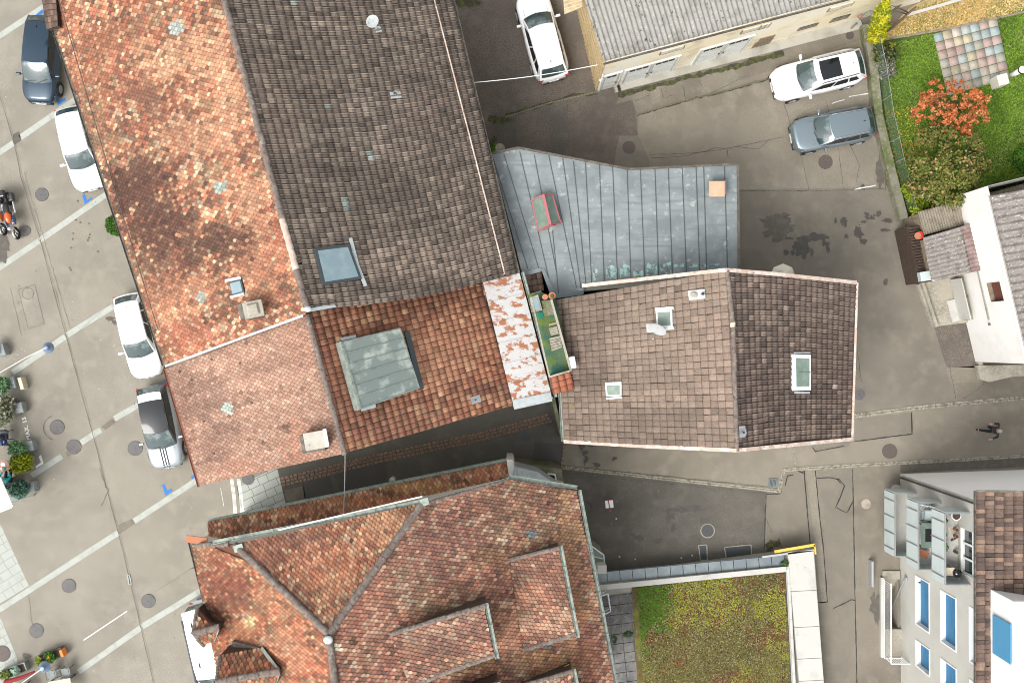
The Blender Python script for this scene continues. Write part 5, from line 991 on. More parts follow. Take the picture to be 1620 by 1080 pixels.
# ---- apartment house on the right
F = place('apartment_house', 'white apartment house with blue blinds and three stacked balconies', 'apartment building', P(1520, 900, 0))
fx = P(1422, 752).x + .05; fy0 = P(1423, 749).y; mb = MB(); inw = Vector((1, 0, 0))
fa = Vector((fx, fy0, 0)); fb = Vector((fx + .1, -26, 0)); ft = (fb - fa).normalized(); fL = (fb - fa).length; fn = Vector((-ft.y, ft.x, 0)); fn = fn if fn.x > 0 else -fn
ys = lambda y: fy0 - y
wins = []
for z0, z1 in ((1.95, 3.45), (4.75, 6.25), (7.6, 9.1)):
    wins += [(ys(-11.5), ys(-13.8), z0, z1), (ys(-14.65), ys(-15.85), z0, z1), (ys(-17.4), ys(-18.6), z0, z1)]
bal = [(ys(-8.2), ys(-10.15), 1.1, 3.3), (ys(-8.2), ys(-10.15), 3.95, 6.15), (ys(-8.2), ys(-10.15), 6.75, 9.0)]
wall_open(mb, fa, fb, -.05, 9.25, wins + bal, .22, fn, rev=1)
nb = Vector((fx + 14, fy0 + .45, 0)); mb.poly([fa, nb, nb + Vector((0, 0, 10.6)), fa + Vector((0, 0, 9.25))], 2); mb.poly([fb, fb + Vector((14, 0, 0)), fb + Vector((14, 0, 9)), fb + Vector((0, 0, 9.25))]); mb.poly([nb, nb + Vector((0, -20, 0)), nb + Vector((0, -20, 10)), nb + Vector((0, 0, 10.6))])
mb.build('wall', [mat('grey white render', (.50, .49, .45), .9, var=[(.6, (.44, .43, .39), .45, .7, 7)]), M['white_trim'], mat('white render painted lit', (.90, .89, .87), .9, var=[(.5, (.84, .83, .80), .5, .75, 6)])], F)  # north wall's white carries painted daylight; the other walls keep grey white
for (s0, s1, z0, z1) in wins:
    q = lambda s, z, d_: fa + ft * s + fn * d_ + Vector((0, 0, z)); mb = MB()
    mb.prism([q(s0 + .03, z0 + .03, .20), q(s1 - .03, z0 + .03, .20), q(s1 - .03, z1 - .02, .20), q(s0 + .03, z1 - .02, .20)], fn * .02); bl = mb.build('blue_blind', M['blue_shutter'], F)
    mb = MB()
    for a_, b_, c_, d_ in ((s0 - .06, s0, z0 - .06, z1 + .06), (s1, s1 + .06, z0 - .06, z1 + .06), (s0, s1, z1, z1 + .06), (s0, s1, z0 - .06, z0)): mb.prism([q(a_, c_, -.03), q(b_, c_, -.03), q(b_, d_, -.03), q(a_, d_, -.03)], fn * .03)
    mb.build('window_surround', M['white_trim'], bl); mb = MB()
    mb.bar(q(s0, z0 + .01, .0) + Vector((.1, 0, 0)), q(s1, z0 + .01, .0) + Vector((.1, 0, 0)), .22, .02); mb.build('sill', M['white_trim'], bl)
for (s0, s1, z0, z1) in bal:
    q = lambda s, z, d_: fa + ft * s + fn * d_ + Vector((0, 0, z)); mb = MB(); mb.prism([q(s0, z0, .18), q(s1, z0, .18), q(s1, z1, .18), q(s0, z1, .18)], fn * .02); gl = mb.build('balcony_window', M['glass'], F); mb = MB()
    for i in range(4): s_ = s0 + (s1 - s0) * i / 3; mb.bar(q(s_, z0, .13), q(s_, z1, .13), .09, .04, (0, 1, 0) if 0 else (-1, 0, 0))
    mb.bar(q(s0, z0 + .85, .15), q(s1, z0 + .85, .15), .08, .06); mb.build('window_bar', M['white_trim'], gl)
bx = 18.72
for i, z0 in enumerate((.95, 3.72, 6.5)):
    y0, y1 = -7.42, -10.5; mb = MB(); mb.prism_to([(bx, y0, z0), (fx, y0, z0), (fx, y1, z0), (bx, y1, z0)], z0 - .16); bo = mb.build('balcony', M['concrete_light' if i != 1 else 'door_white'], F)
    mb = MB(); n_ = 5; L_ = y0 - y1; H_ = z0 + 1.15
    cuts = [0, .13, .39, .65, .90, 1]
    for a_, b_ in zip(cuts[:-1], cuts[1:]):
        mb.prism([(bx - .03, y0 - L_ * a_ - .02, z0 - .14), (bx - .03, y0 - L_ * b_ + .02, z0 - .14), (bx - .03, y0 - L_ * b_ + .02, H_), (bx - .03, y0 - L_ * a_ - .02, H_)], Vector((.04, 0, 0)))
    mb.prism([(bx, y0 + .02, z0 - .14), (fx, y0 + .02, z0 - .14), (fx, y0 + .02, H_), (bx, y0 + .02, H_)], Vector((0, .03, 0))); mb.prism([(bx, y1, z0 - .14), (fx, y1, z0 - .14), (fx, y1, H_), (bx, y1, H_)], Vector((0, -.03, 0)))
    mb.build('balcony_panel', M['render_blue'], bo); mb = MB()
    mb.bar((bx, y0, H_), (bx, y1, H_), .06, .04); mb.bar((bx, y0, H_), (fx, y0, H_), .05, .04); mb.bar((bx, y1, H_), (fx, y1, H_), .05, .04)
    for c_ in cuts[1:-1]: mb.box((bx - .06, y0 - L_ * c_, z0 + .5), (.03, .03, 1.3))
    mb.build('balcony_rail', M['galv'], bo)
rz = 9.3; FR = Plane((1545, 777, rz), (1545, 1080, rz), (1620, 900, rz + 1.25))
tile_roof('west_roof', F, None, None, quad=[(1700, 779, rz + 2.5), (1700, 1150, rz + 2.5), (1545, 1150, rz), (1545, 777, rz)], kind='flat', style='flatbrown', sat=.62, tw=.175, tl=.38, seed=81, contrast=.12, under='underlay', bandn=.2)
gutter(F, P(1543, 776, rz - .03), P(1543, 1150, rz - .03), .07, 'gutter_dark'); flashing(F, [P(1545, 776, rz + .05), P(1700, 778, rz + 2.55)], .08, 'gutter_dark', 'verge')
mb = MB(); mb.tube([P(1424, 757, .0) + Vector((-.1, .1, .3)), P(1424, 757, .0) + Vector((-.1, .1, 9.2))], .045, 8); mb.build('downpipe', M['steel_dark'], F)
mb = MB(); mb.prism([P(1533, 822, 9.0), P(1536.5, 822, 9.0), P(1536.5, 938, 9.0), P(1533, 938, 9.0)], .1) if 0 else None
mb.bar(P(1532, 818, 8.95), P(1532, 925, 8.95), .14, .05) if 0 else None
mb = MB(); mb.bar(Vector((fx - .08, -7.5, 9.0)), Vector((fx - .08, -11.0, 9.0)), .12, .16); aw = mb.build('awning_box', M['white_trim'], F); mb = MB(); mb.bar(Vector((fx - .2, -7.7, 9.08)), Vector((fx - .2, -10.9, 9.08)), .12, .06); mb.build('awning_cloth', M['blue_shutter'], aw)
zd = FR.at(1590, 1010).z; mb = MB(); dq = [(1592, 955), (1680, 955), (1680, 1130), (1592, 1130)]; mb.prism_to([P(x, y, zd + 1.5) for x, y in [(1604, 951), (1700, 951), (1700, 1130), (1604, 1130)]], zd - 1); dm = mb.build('dormer', M['white_trim'], F)
mb = MB(); wx = P(1604, 951, zd + 1.5).x - .05; y0 = P(1604, 985, zd + 1.2).y; y1 = P(1604, 1048, zd + 1.2).y; 
for i in range(16): zz = zd - .05 + i * .09; mb.prism([(wx, y0, zz), (wx, y1, zz), (wx, y1, zz + .08), (wx, y0, zz + .08)], Vector((-.03, 0, 0)))
mb.build('blue_blind', M['blue_awning'], dm); flashing(dm, [P(1591, 955, zd + .05), P(1592, 1130, zd + .05)], .16, 'verge')
mb = MB(); mb.box(P(1598, 954, zd + .4), (.7, .18, .1), -.2); mb.build('dormer_tiles', M['verge'], dm)
# things on the balconies
t = place('balcony_table', 'glass topped table on the middle balcony', 'table', (19.35, -8.95, 3.72)); mb = MB(); mb.box((19.38, -9.0, 4.45), (.72, 1.15, .03)); mb.build('table_top', M['glass_green'], t, bevel=.01); mb = MB(); mb.box((19.38, -9.0, 4.475), (.35, .6, .008)); mb.build('dark_cloth', M['cloth_black'], t)
for sx in (-.3, .3):
    for sy in (-.5, .5): mb = MB(); mb.box((19.38 + sx, -9 + sy, 4.08), (.04, .04, .72)); mb.build('leg', M['steel_dark'], t)
def chair(label, loc, rz, m='render_blue', group=None, legs='steel_dark', z=0, name='chair'):
    t = thing(name, label, 'chair', loc, rz, group); mb = MB(); mb.box((0, 0, .45), (.44, .44, .04)); mb.build('seat', M[m], t, bevel=.02); mb = MB(); mb.prism([(-.22, -.22, .47), (.22, -.22, .47), (.22, -.30, .86), (-.22, -.30, .86)], Vector((0, -.03, 0))); mb.build('backrest', M[m], t)
    for sx in (-.2, .2):
        for sy in (-.2, .2): mb = MB(); mb.tube([(sx, sy, .44), (sx * 1.15, sy * 1.2, 0)], .016, 6); mb.build('leg', M[legs], t)
        mb = MB(); mb.tube([(sx * 1.12, .2, .62), (sx * 1.12, -.22, .64)], .016, 6); mb.tube([(sx * 1.12, .18, .44), (sx * 1.12, .18, .62)], .014, 6); mb.build('armrest', M[legs], t)
    return t
chair('grey chair at the north end of the glass table on the balcony', (19.42, -8.15, 3.72), math.pi, 'render_blue'); 
mb = MB(); mb.box((19.3, -9.95, 4.0), (.5, .34, .03), -.35); tag(mb.build('brown_tray', M['terracotta']), 'small brown board lying at the south end of the middle balcony', 'tray')
t = place('clothes_airer', 'folded white clothes airer at the north end of the middle balcony', 'clothes airer', (19.3, -7.75, 3.72)); mb = MB()
for i in range(7): mb.tube([(18.95 + i * .12, -7.55 - i * .02, 4.6), (18.95 + i * .12, -7.85, 4.2)], .012, 5)
mb.tube([(18.85, -7.55, 4.6), (19.75, -7.7, 4.6)], .02, 6); mb.tube([(18.9, -7.9, 4.2), (19.7, -7.9, 4.2)], .02, 6); mb.build('frame', M['white_trim'], t)
for sx in (18.9, 19.7): mb = MB(); mb.tube([(sx, -7.7, 4.6), (sx, -7.95, 3.73)], .015, 5); mb.build('leg', M['galv'], t)
def pot(label, x, y, z, r, m='white_trim', plant=None, hh=.3):
    t = place('plant_pot', label, 'plant pot', (x, y, z)); mb = MB(); mb.disc((x, y, z), r * .8, hh, 16, r2=r); mb.build('pot', M[m], t); mb = MB(); mb.disc((x, y, z + hh), r * .82, .01, 16); mb.build('soil', M['soil'], t)
    if plant: leaves('foliage', t, [(x, y, z + hh + .15, r * 1.5, r * 1.5, .2)], 90, .08, *plant, seed=int(x * 100 + y * 10))
    return t
GR = ([(90, 150, 50), (60, 110, 40), (130, 170, 60)], [3, 3, 1])
pot('big white pot at the north end of the top balcony', 19.55, -7.65, 6.5, .22, 'white_trim', None, .4)
pot('small plant by the parapet at the north of the top balcony', 18.95, -7.85, 6.5, .12, 'terracotta', GR); pot('leafy plant by the parapet in the middle of the top balcony', 18.98, -9.0, 6.5, .14, 'steel_dark', GR); pot('tiny brown pot on the top balcony window side', 19.62, -8.3, 6.5, .08, 'terracotta'); pot('second tiny brown pot, below the first, on the top balcony', 19.62, -8.6, 6.5, .08, 'terracotta'); pot('small dark pot by the window of the top balcony', 19.62, -9.3, 6.5, .07, 'steel_dark'); pot('red flowering plant by the parapet of the top balcony', 18.93, -8.45, 6.5, .11, 'steel_dark', ([(160, 40, 40), (70, 110, 50)], [2, 2]))
t = place('barbecue', 'black round kettle barbecue at the south end of the top balcony', 'barbecue', (19.45, -10.1, 6.5)); mb = MB(); mb.ball((19.45, -10.1, 7.2), (.2, .2, .16), 16, 8); mb.build('kettle', M['black_gloss'], t, True); mb = MB(); mb.box((19.15, -10.05, 7.15), (.4, .35, .03)); mb.build('side_shelf', M['wood_light'], t)
for a_ in range(3): mb = MB(); mb.tube([(19.45, -10.1, 7.1), (19.45 + .25 * math.cos(a_ * 2.1), -10.1 + .25 * math.sin(a_ * 2.1), 6.5)], .014, 5); mb.build('leg', M['steel_dark'], t)
t = place('broom', 'two pale broom sticks leaning across the top balcony', 'broom', (19.2, -8.4, 6.5)); mb = MB(); mb.tube([(18.95, -8.05, 7.5), (19.6, -8.75, 6.55)], .014, 5); mb.tube([(18.95, -8.05, 7.5), (19.3, -8.7, 6.55)], .012, 5); mb.build('stick', M['wood_light'], t); mb = MB(); mb.box((19.6, -8.75, 6.54), (.28, .07, .06), .5); mb.build('brush_head', M['steel_dark'], t)
# cellar stair well with steps, landing, railing
t = place('cellar_stair', 'pale concrete cellar stair with a white barred railing beside the apartment house', 'stairway', (19.0, -13.5, 0)); mb = MB()
for i in range(9):
    zt = -.0 - .21 * (i + 1); y0 = HY1 - i * .22; mb.prism_to([(HX0, y0, zt), (HX1, y0, zt), (HX1, y0 - .22, zt), (HX0, y0 - .22, zt)], -2.2)
mb.build('steps', M['concrete'], t); mb = MB()
mb.poly([(HX0, HY0, -2.1), (HX1, HY0, -2.1), (HX1, HY1, -2.1), (HX0, HY1, -2.1)])
for a_, b_ in (((HX0, HY0), (HX0, HY1)), ((HX0, HY1), (HX1, HY1)), ((HX1, HY1), (HX1, HY0)), ((HX1, HY0), (HX0, HY0))): mb.poly([(*a_, -2.15), (*b_, -2.15), (*b_, 0), (*a_, 0)])
mb.build('pit_wall', M['concrete'], t); mb = MB(); mb.prism_to([(HX0 - .05, HY1 + .42, .1), (fx - .02, HY1 + .42, .1), (fx - .02, HY1, .1), (HX0 - .05, HY1, .1)], -.02); mb.build('top_step', M['concrete'], t)
mb = MB(); mb.prism_to([(HX0, HY0 + .02, .14), (HX1 + .15, HY0 + .02, .14), (HX1 + .15, HY0 - 1.35, .14), (HX0, HY0 - 1.35, .14)], -.02); mb.build('landing', M['concrete'], t)
mb = MB(); mb.prism_to([(HX0 - .17, HY1 + .1, .22), (HX0, HY1 + .1, .22), (HX0, HY0 - 1.4, .22), (HX0 - .17, HY0 - 1.4, .22)], -.02); mb.build('kerb', M['concrete_light'], t)
mb = MB(); x = HX0 - .04
ye = HY0 - 1.4; mb.bar((x, HY1 + .05, 1.15), (x, ye, 1.15), .05, .05); mb.bar((x, HY1 + .05, .28), (x, ye, .28), .04, .04); mb.bar((x, ye, 1.15), (HX1 + .2, ye, 1.15), .05, .05); mb.bar((x, ye, .28), (HX1 + .2, ye, .28), .04, .04); mb.build('rail', M['white_trim'], t)
mb = MB(); yy = HY1 + .0
while yy > ye: mb.box((x, yy, .72), (.025, .025, .86)); yy -= .115
xx = x + .1
while xx < HX1 + .2: mb.box((xx, ye, .72), (.025, .025, .86)); xx += .115
mb.build('railing_bars', M['white_trim'], t)
mb = MB(); mb.tube([(fx - .1, HY1 + .2, .85), (fx - .1, HY0 + .5, -1.1)], .03, 8); mb.box((fx - .05, HY1 + .2, .85), (.1, .2, .2)); mb.build('handrail', M['galv'], t)
mb = MB(); mb.box(P(1378, 906, .25), (.10, 1.3, .5)); tag(mb.build('low_bollard_rail', M['galv'], None, bevel=.01), 'short galvanised guard bar standing left of the cellar stair', 'guard rail')
mb = MB(); mb.tube([fa + Vector((-.12, -4.9, 2.6)), fa + Vector((-.02, -4.9, 2.6))], .05, 6); o = mb.build('wall_spigot', M['steel_dark'], F); 
mb = MB(); mb.disc(P(1417, 773, 0), .24, .12, 14); tag(mb.build('garden_stool', M['concrete_light']), 'pale round stone lying north of the lowest balcony', 'stone')
# ---- white house at the right with its little yard
W = place('white_house', 'white rendered house with a corrugated roof and a brown window, at the right edge', 'house', P(1600, 470, 0))
wa, wb = P(1483, 320), P(1543, 572); wa.z = wb.z = 0; wt = (wb - wa).normalized(); wn2 = Vector((-wt.y, wt.x, 0)); wn2 = wn2 if wn2.x > 0 else -wn2; WL = (wb - wa).length
mb = MB(); s0, z0 = wall_sz(1575, 446, wa, wt, wn2); s1, z1 = wall_sz(1602, 472, wa, wt, wn2); s2, z2 = wall_sz(1575, 477, wa, wt, wn2)
wall_open(mb, wa, wb, 0, 5.3, [(s0, s2, 3.05, 4.3)], .25, wn2, rev=1)
mb.poly([wb, wb + wn2 * 7, wb + wn2 * 7 + Vector((0, 0, 6.6)), wb + Vector((0, 0, 5.3))]); mb.poly([wa, wa + wn2 * 7, wa + wn2 * 7 + Vector((0, 0, 6.6)), wa + Vector((0, 0, 5.3))])
mb.build('wall', [M['render_white'], M['timber_grey']], W)
q = lambda s, z, d_: wa + wt * s + wn2 * d_ + Vector((0, 0, z)); mb = MB(); mb.prism([q(s0 + .02, 3.07, .22), q(s2 - .02, 3.07, .22), q(s2 - .02, 4.28, .22), q(s0 + .02, 4.28, .22)], wn2 * .02)
M['shutter_rust'] = mat('rust brown shutter', (.13, .045, .03), .7); mb.build('brown_window', M['shutter_rust'], W)
WR = Plane((1565, 312, 5.35), (1628, 575, 5.35), (1680, 400, 6.4)); corrugated('corrugated_roof', W, [(1565, 310), (1629, 580), (1760, 560), (1700, 285)], WR, 'fibre_pink', .34, .075)
gutter(W, WR.at(1563, 310) + Vector((-.03, 0, -.05)), WR.at(1627, 580) + Vector((-.03, 0, -.05)), .05, 'white_trim')
mb = MB(); mb.prism_to([P(x, y, .35) for x, y in [(1546, 578), (1551, 600), (1566, 604), (1600, 596), (1700, 590), (1700, 576)]], 0); mb.build('plinth', M['concrete'], W)
mb = MB(); mb.tube([P(1565, 513, 2.2), P(1565, 513, 2.5)], .07, 8); mb.build('wall_spigot', M['steel_dark'], W)
Y = place('back_yard', 'concrete paved back yard sunk between the sheds and the white house', 'yard', P(1500, 470, 0))
mb = MB(); mb.prism_to([P(x, y, .25) for x, y in [(1452, 450), (1500, 438), (1530, 432), (1548, 500), (1546, 508), (1475, 517)]], 0); mb.build('concrete_floor', M['concrete'], Y)
mb = MB(); mb.prism_to([P(x, y, .31) for x, y in [(1498, 476), (1526, 469), (1533, 503), (1507, 510)]], .25); mb.build('floor_slab', M['render_blue' if 0 else 'concrete_light'], Y)
mb = MB(); mb.prism_to([P(x, y, .9) for x, y in [(1519, 440), (1548, 432), (1562, 500), (1534, 506)]], .26); pn = mb.build('yard_platform', mat('olive floor', (.27, .25, .17), .85, var=[(2, (.2, .19, .13), .45, .7)]), Y)
mb = MB(); mb.prism_to([P(x, y, 1.5) for x, y in [(1520, 440), (1521.5, 440), (1537, 505), (1535, 505)]], .3); mb.build('low_wall', M['concrete_light'], Y); mb = MB(); mb.bar(P(1528, 469, .92), P(1553, 464, .92), .04, .02); mb.build('joint', M['gutter_dark'], Y)
mb = MB(); mb.prism_to([P(x, y, 2.6) for x, y in [(1547, 427), (1555, 425), (1574, 504), (1565, 506)]], 2.45); mb.build('door_canopy', M['render_grey'], Y)
mb = MB(); mb.prism_to([P(x, y, 1.3) for x, y in [(1548, 450), (1552, 449), (1562, 489), (1558, 490)]], .9); bn = mb.build('radiator_bench', M['white_trim'], Y)
t = place('corrugated_shed', 'shed with a grey corrugated roof fading to dull red', 'shed', P(1510, 400, 0)); SP_ = Plane((1460, 375, 2.5), (1473, 447, 2.5), (1566, 424, 2.85))
corrugated('corrugated_roof', t, [(1460, 376), (1474, 446), (1537, 431), (1521, 358)], SP_, 'fibre_pink', .21, .035); corrugated('red_roof_sheet', t, [(1521, 358), (1537, 431), (1566, 424), (1548, 349)], SP_, 'sheet_red', .21, .03)
mb = MB(); mb.prism_to([P(x, y, 2.3) for x, y in [(1463, 379), (1545, 354), (1561, 420), (1476, 442)]], 0); mb.build('wall', M['timber_grey'], t)
mb = MB(); mb.box(P(1551, 361, 2.9), (.6, .28, .06), .25); mb.build('white_eave_piece', M['white_trim'], t)
t = place('ribbed_shed', 'long low shed with a brown ribbed roof running along the lawn', 'shed', P(1530, 330, 0)); RP = Plane((1452, 335, 2.4), (1620, 290, 2.4), (1462, 372, 2.2))
corrugated('ribbed_roof', t, [(1452, 335), (1720, 264), (1734, 305), (1462, 372)], RP, 'fibre_brown', .13, .018); mb = MB(); mb.prism_to([P(x, y, 2.1) for x, y in [(1455, 338), (1718, 268), (1728, 300), (1464, 368)]], 0); mb.build('wall', M['timber_grey'], t)
t = place('slatted_lean_to', 'low dark slatted lean-to at the corner of the yard wall', 'lean-to', P(1450, 410, 0)); mb = MB(); qd = [P(x, y, 1.7) for x, y in [(1436, 360), (1461, 356), (1474, 445), (1455, 448)]]; mb.prism_to([p - Vector((0, 0, .08)) for p in qd], 0); mb.build('wall', M['slat_dark'], t); mb = MB()
for i in range(20): mb.bar(qd[0].lerp(qd[3], (i + .5) / 20), qd[1].lerp(qd[2], (i + .5) / 20), .09, .05)
mb.build('roof_slats', M['slat_dark'], t)
mb = MB(); mb.disc(P(1452, 373, 1.75), .17, .25, 16, r2=.2); bk = mb.build('bucket', M['red']); tag(bk, 'red bucket standing on the dark slatted lean-to', 'bucket'); mb = MB(); mb.disc(P(1452, 373, 2.0), .17, .01, 16); mb.build('rim', M['terracotta'], bk)
mb = MB(); mb.box(P(1462, 437, 1.95), (.50, .46, .4), .15); tag(mb.build('metal_box', M['render_blue'], None, bevel=.02), 'pale grey metal box at the south end of the dark slatted lean-to', 'box')
leaves('dry_leaf_heap', None, [(P(1450, 350).x, P(1450, 350).y, 1.85, .55, .45, .2)], 300, .12, [(120, 80, 50), (90, 62, 44), (150, 110, 70)], [3, 3, 1], seed=5); tag(SC.objects['dry_leaf_heap'], kind='stuff')
# boundary wall with chain link fence
def wall_line(name, label, pts, wd, h, m, cat='wall'):
    t = place(name, label, cat, P(*pts[0])); mb = MB()
    for a, b in zip(pts[:-1], pts[1:]): mb.bar(P(*a), P(*b), wd, h)
    mb.build('masonry', M[m], t); return t
bw = [(1364, 44), (1374, 90), (1384, 185), (1406, 280), (1424, 348)]; wall_line('boundary_wall', 'mossy concrete boundary wall between the parking yard and the lawn', bw, .42, .55, 'concrete_moss')
wall_line('yard_kerb_wall', 'low concrete wall edging the yard of the white house', [(1432, 360), (1442, 400), (1455, 452), (1476, 517)], .14, .5, 'concrete')
wall_line('yard_step', 'pale concrete kerb below the corner of the white house', [(1536, 510), (1548, 578), (1553, 600)], .22, .3, 'concrete')
t = place('chain_link_fence', 'green chain link fence with galvanised posts on the boundary wall', 'fence', P(1380, 180)); fp = [(1368, 60), (1381, 120), (1392, 190), (1410, 270), (1427, 335)]; mb = MB()
for a, b in zip(fp[:-1], fp[1:]):
    A_, B_ = P(*a) + Vector((.1, 0, .55)), P(*b) + Vector((.1, 0, .55)); L_ = (B_ - A_).length; n_ = int(L_ / .12)
    for i in range(n_ + 8):
        s0 = (i - 8) / n_
        for sg in (0, 1):
            u0, u1 = (s0, s0 + 8 / n_) if sg == 0 else (s0 + 8 / n_, s0); c0, c1 = max(0, min(1, u0)), max(0, min(1, u1))
            if c0 == c1: continue
            h0 = 1.0 * (c0 - u0) / (u1 - u0); h1 = 1.0 * (c1 - u0) / (u1 - u0); mb.tube([A_.lerp(B_, c0) + Vector((0, 0, h0)), A_.lerp(B_, c1) + Vector((0, 0, h1))], .006, 3, caps=False)
mb.build('wire_mesh', mat('fence wire', (.14, .20, .15), .6, .3), t)
for x, y in [(1368, 60), (1377, 100), (1381, 125), (1388, 163), (1400, 228), (1408, 260), (1424, 320), (1429, 345)]:
    mb = MB(); p = P(x, y) + Vector((.1, 0, .5)); mb.tube([p, p + Vector((0, 0, 1.15))], .028, 8); mb.build('post', M['galv'], t)
mb = MB(); 
for a, b in zip(fp[:-1], fp[1:]): mb.tube([P(*a) + Vector((.1, 0, 1.6)), P(*b) + Vector((.1, 0, 1.6))], .012, 5)
mb.build('top_wire', M['galv'], t)
t = place('gate', 'small grey metal gate between the garage corner and the fence', 'gate', P(1362, 38)); mb = MB(); mb.bar(P(1350, 42) + Vector((0, 0, 1.1)), P(1366, 26) + Vector((0, 0, 1.1)), .06, .06); mb.bar(P(1364, 28) + Vector((0, 0, 1.1)), P(1372, 60) + Vector((0, 0, 1.1)), .06, .06); mb.build('frame', M['gutter'], t)
for x, y in ((1351, 41), (1365, 27), (1371, 58)): mb = MB(); mb.box(P(x, y, .55), (.07, .07, 1.1)); mb.build('post', M['gutter'], t)
# ---- flat green roofed building at the bottom
H = place('flat_roofed_building', 'flat roofed building with a mossy green roof and a white concrete rim', 'building', P(1120, 980, 0)); hz = .75
mb = MB(); mb.prism_to([P(x, y, hz - .1) for x, y in [(942, 914), (1288, 868), (1312, 1200), (960, 1200)]], 0); mb.build('wall', M['concrete_light' if 0 else 'render_grey'], H)
mb = MB(); n_ = 15
for i in range(n_):
    a0, a1 = (940 + 300 * i / n_, 906 - 28 * i / n_), (940 + 300 * (i + 1) / n_, 906 - 28 * (i + 1) / n_); 
    q = [P(a0[0] + .5, a0[1], hz + .18), P(a1[0] - .5, a1[1], hz + .18), P(a1[0] + 1, a1[1] + 17, hz + .12), P(a0[0] + 2, a0[1] + 17, hz + .12)]; mb.prism(q, .12)
mb.build('zinc_pans', M['zinc_pan'], H); flashing(H, [P(938, 906, hz + .12), P(1242, 877, hz + .12)], .09, 'zinc_seam', 'zinc_edge'); flashing(H, [P(942, 929, hz + .2), P(1243, 899, hz + .2)], .26, 'concrete_light', 'roof_rim', th=.12)
mb = MB(); qs = [(1247, 876), (1287, 870), (1310, 1200), (1266, 1200), (1250, 905)]
cutsy = [870, 933, 990, 1040, 1075, 1200]
for a_, b_ in zip(cutsy[:-1], cutsy[1:]):
    xl = lambda y: 1247 + (y - 876) * .087; xr = lambda y: 1287 + (y - 870) * .078
    mb.prism([P(xl(a_), a_ + .4 + 2, hz + .3), P(xr(a_), a_ + .4, hz + .3), P(xr(b_), b_ - .4, hz + .3), P(xl(b_), b_ - .4 + 2, hz + .3)], .5)
mb.build('concrete_rim', M['concrete_light'], H); gutter(H, P(1246, 896, hz + .25), P(1262, 1200, hz + .25), .10, 'concrete_light', 'rim_gutter'); flashing(H, [P(1242, 900, hz + .1), P(1257, 1200, hz + .1)], .05, 'zinc_seam', 'zinc_edge')
mb = MB(); mb.bar(P(1225, 872, hz + .2), P(1289, 861, hz + .2), .14, .05); mb.bar(P(1288, 861, hz + .2), P(1290, 876, hz + .2), .08, .05); mb.build('yellow_edge', M['yellow'], H); mb = MB(); mb.bar(P(1205, 880, hz + .2), P(1287, 869, hz + .2), .09, .1); mb.build('steel_edge', M['galv'], H)
mb = MB(); mb.prism([P(x, y, hz + .06) for x, y in [(1000, 926), (1247, 900), (1264, 1200), (1015, 1200)]], .12); mb.build('moss_substrate', mat('mossy substrate', (.09, .085, .03), .95, var=[(.9, (.16, .17, .02), .42, .62, 6), (1.4, (.13, .055, .02), .5, .68, 6), (3.2, (.20, .19, .11), .54, .7, 8)], bump=(25, .9, .05)), H)
hx0, hy0 = P(1010, 925, hz).x, P(1010, 925, hz).y; r = np.random.default_rng(4); n_ = 34000; uu, vv_ = r.random(n_), r.random(n_)
q4 = [np.array(P(x, y, hz + .08)) for x, y in [(1008, 929), (1247, 903), (1262, 1140), (1022, 1140)]]
c = (q4[0] * (1 - uu[:, None]) + q4[1] * uu[:, None]) * (1 - vv_[:, None]) + (q4[3] * (1 - uu[:, None]) + q4[2] * uu[:, None]) * vv_[:, None]; c[:, 2] += .06 * r.random(n_) * (.4 + fbm(c[:, 0], c[:, 1], .8, 5))
d_ = r.normal(0, 1, (n_, 3)); d_[:, 2] = 0; d_ /= np.linalg.norm(d_, axis=1)[:, None]; e_ = np.cross(d_, [0, 0, 1]); up_ = r.normal(0, .35, (n_, 1)) * np.array([[0, 0, 1]]); sz = r.uniform(.02, .055, n_)[:, None]
V = np.stack([c - (d_ + up_) * sz, c + (e_) * sz * .7, c + (d_ + up_) * sz, c - e_ * sz * .7], 1).reshape(-1, 3)
f1, f2, f3 = .5 + 1.35 * (fbm(c[:, 0], c[:, 1], .55, 7) - .5) + .12 * (fbm(c[:, 0], c[:, 1], 3, 8) - .5), .5 + 1.3 * (fbm(c[:, 0], c[:, 1], .9, 17) - .5), r.random(n_)
pal = np.array([lin(x) for x in [(104, 98, 52), (126, 126, 48), (112, 76, 46), (136, 130, 96), (142, 144, 44), (70, 50, 30), (78, 112, 30)]])
idx = np.where(f1 + .25 * (f3 - .5) > .58, 1, 0); idx = np.where(f2 + .35 * (f3 - .5) > .60, 2, idx); idx = np.where(f3 > .8, 3, idx); idx = np.where((f1 > .64) & (f3 < .45), 4, idx); idx = np.where(f3 < .12, 5, idx)
gx = (((uu / .22) ** 2 + ((vv_ - .12) / .30) ** 2 + 1.6 * (f2 - .5) + .5 * (f3 - .5)) < 1) & (f3 > .15); idx = np.where(gx, 6, idx)
mo = np_mesh('moss_cover', V, np.arange(4 * n_).reshape(n_, 4), M['tint'], H, pal[idx] * r.uniform(.65, 1.15, (n_, 1)) * 1.1); mo['kind'] = 'stuff'
mb = MB()
for i in range(4):
    for j in range(14):
        o0 = (944 + i * 17.2 + j * 1.6, 945 + j * 15.2 - i * 2.2); mb.prism([P(o0[0] + a_, o0[1] + b_, hz + random.uniform(0, .012)) for a_, b_ in ((.5, .5), (16.4, -1.7), (17.6, 12.7), (1.8, 14.8))], .08)
mb.build('roof_paving', mat('dark roof slab', (.15, .145, .14), .9, var=[(1.3, (.09, .088, .085), .45, .65, 8), (5, (.21, .20, .19), .52, .7, 8), (2, (.07, .09, .03), .6, .7, 7)], bump=(25, .4)), H)
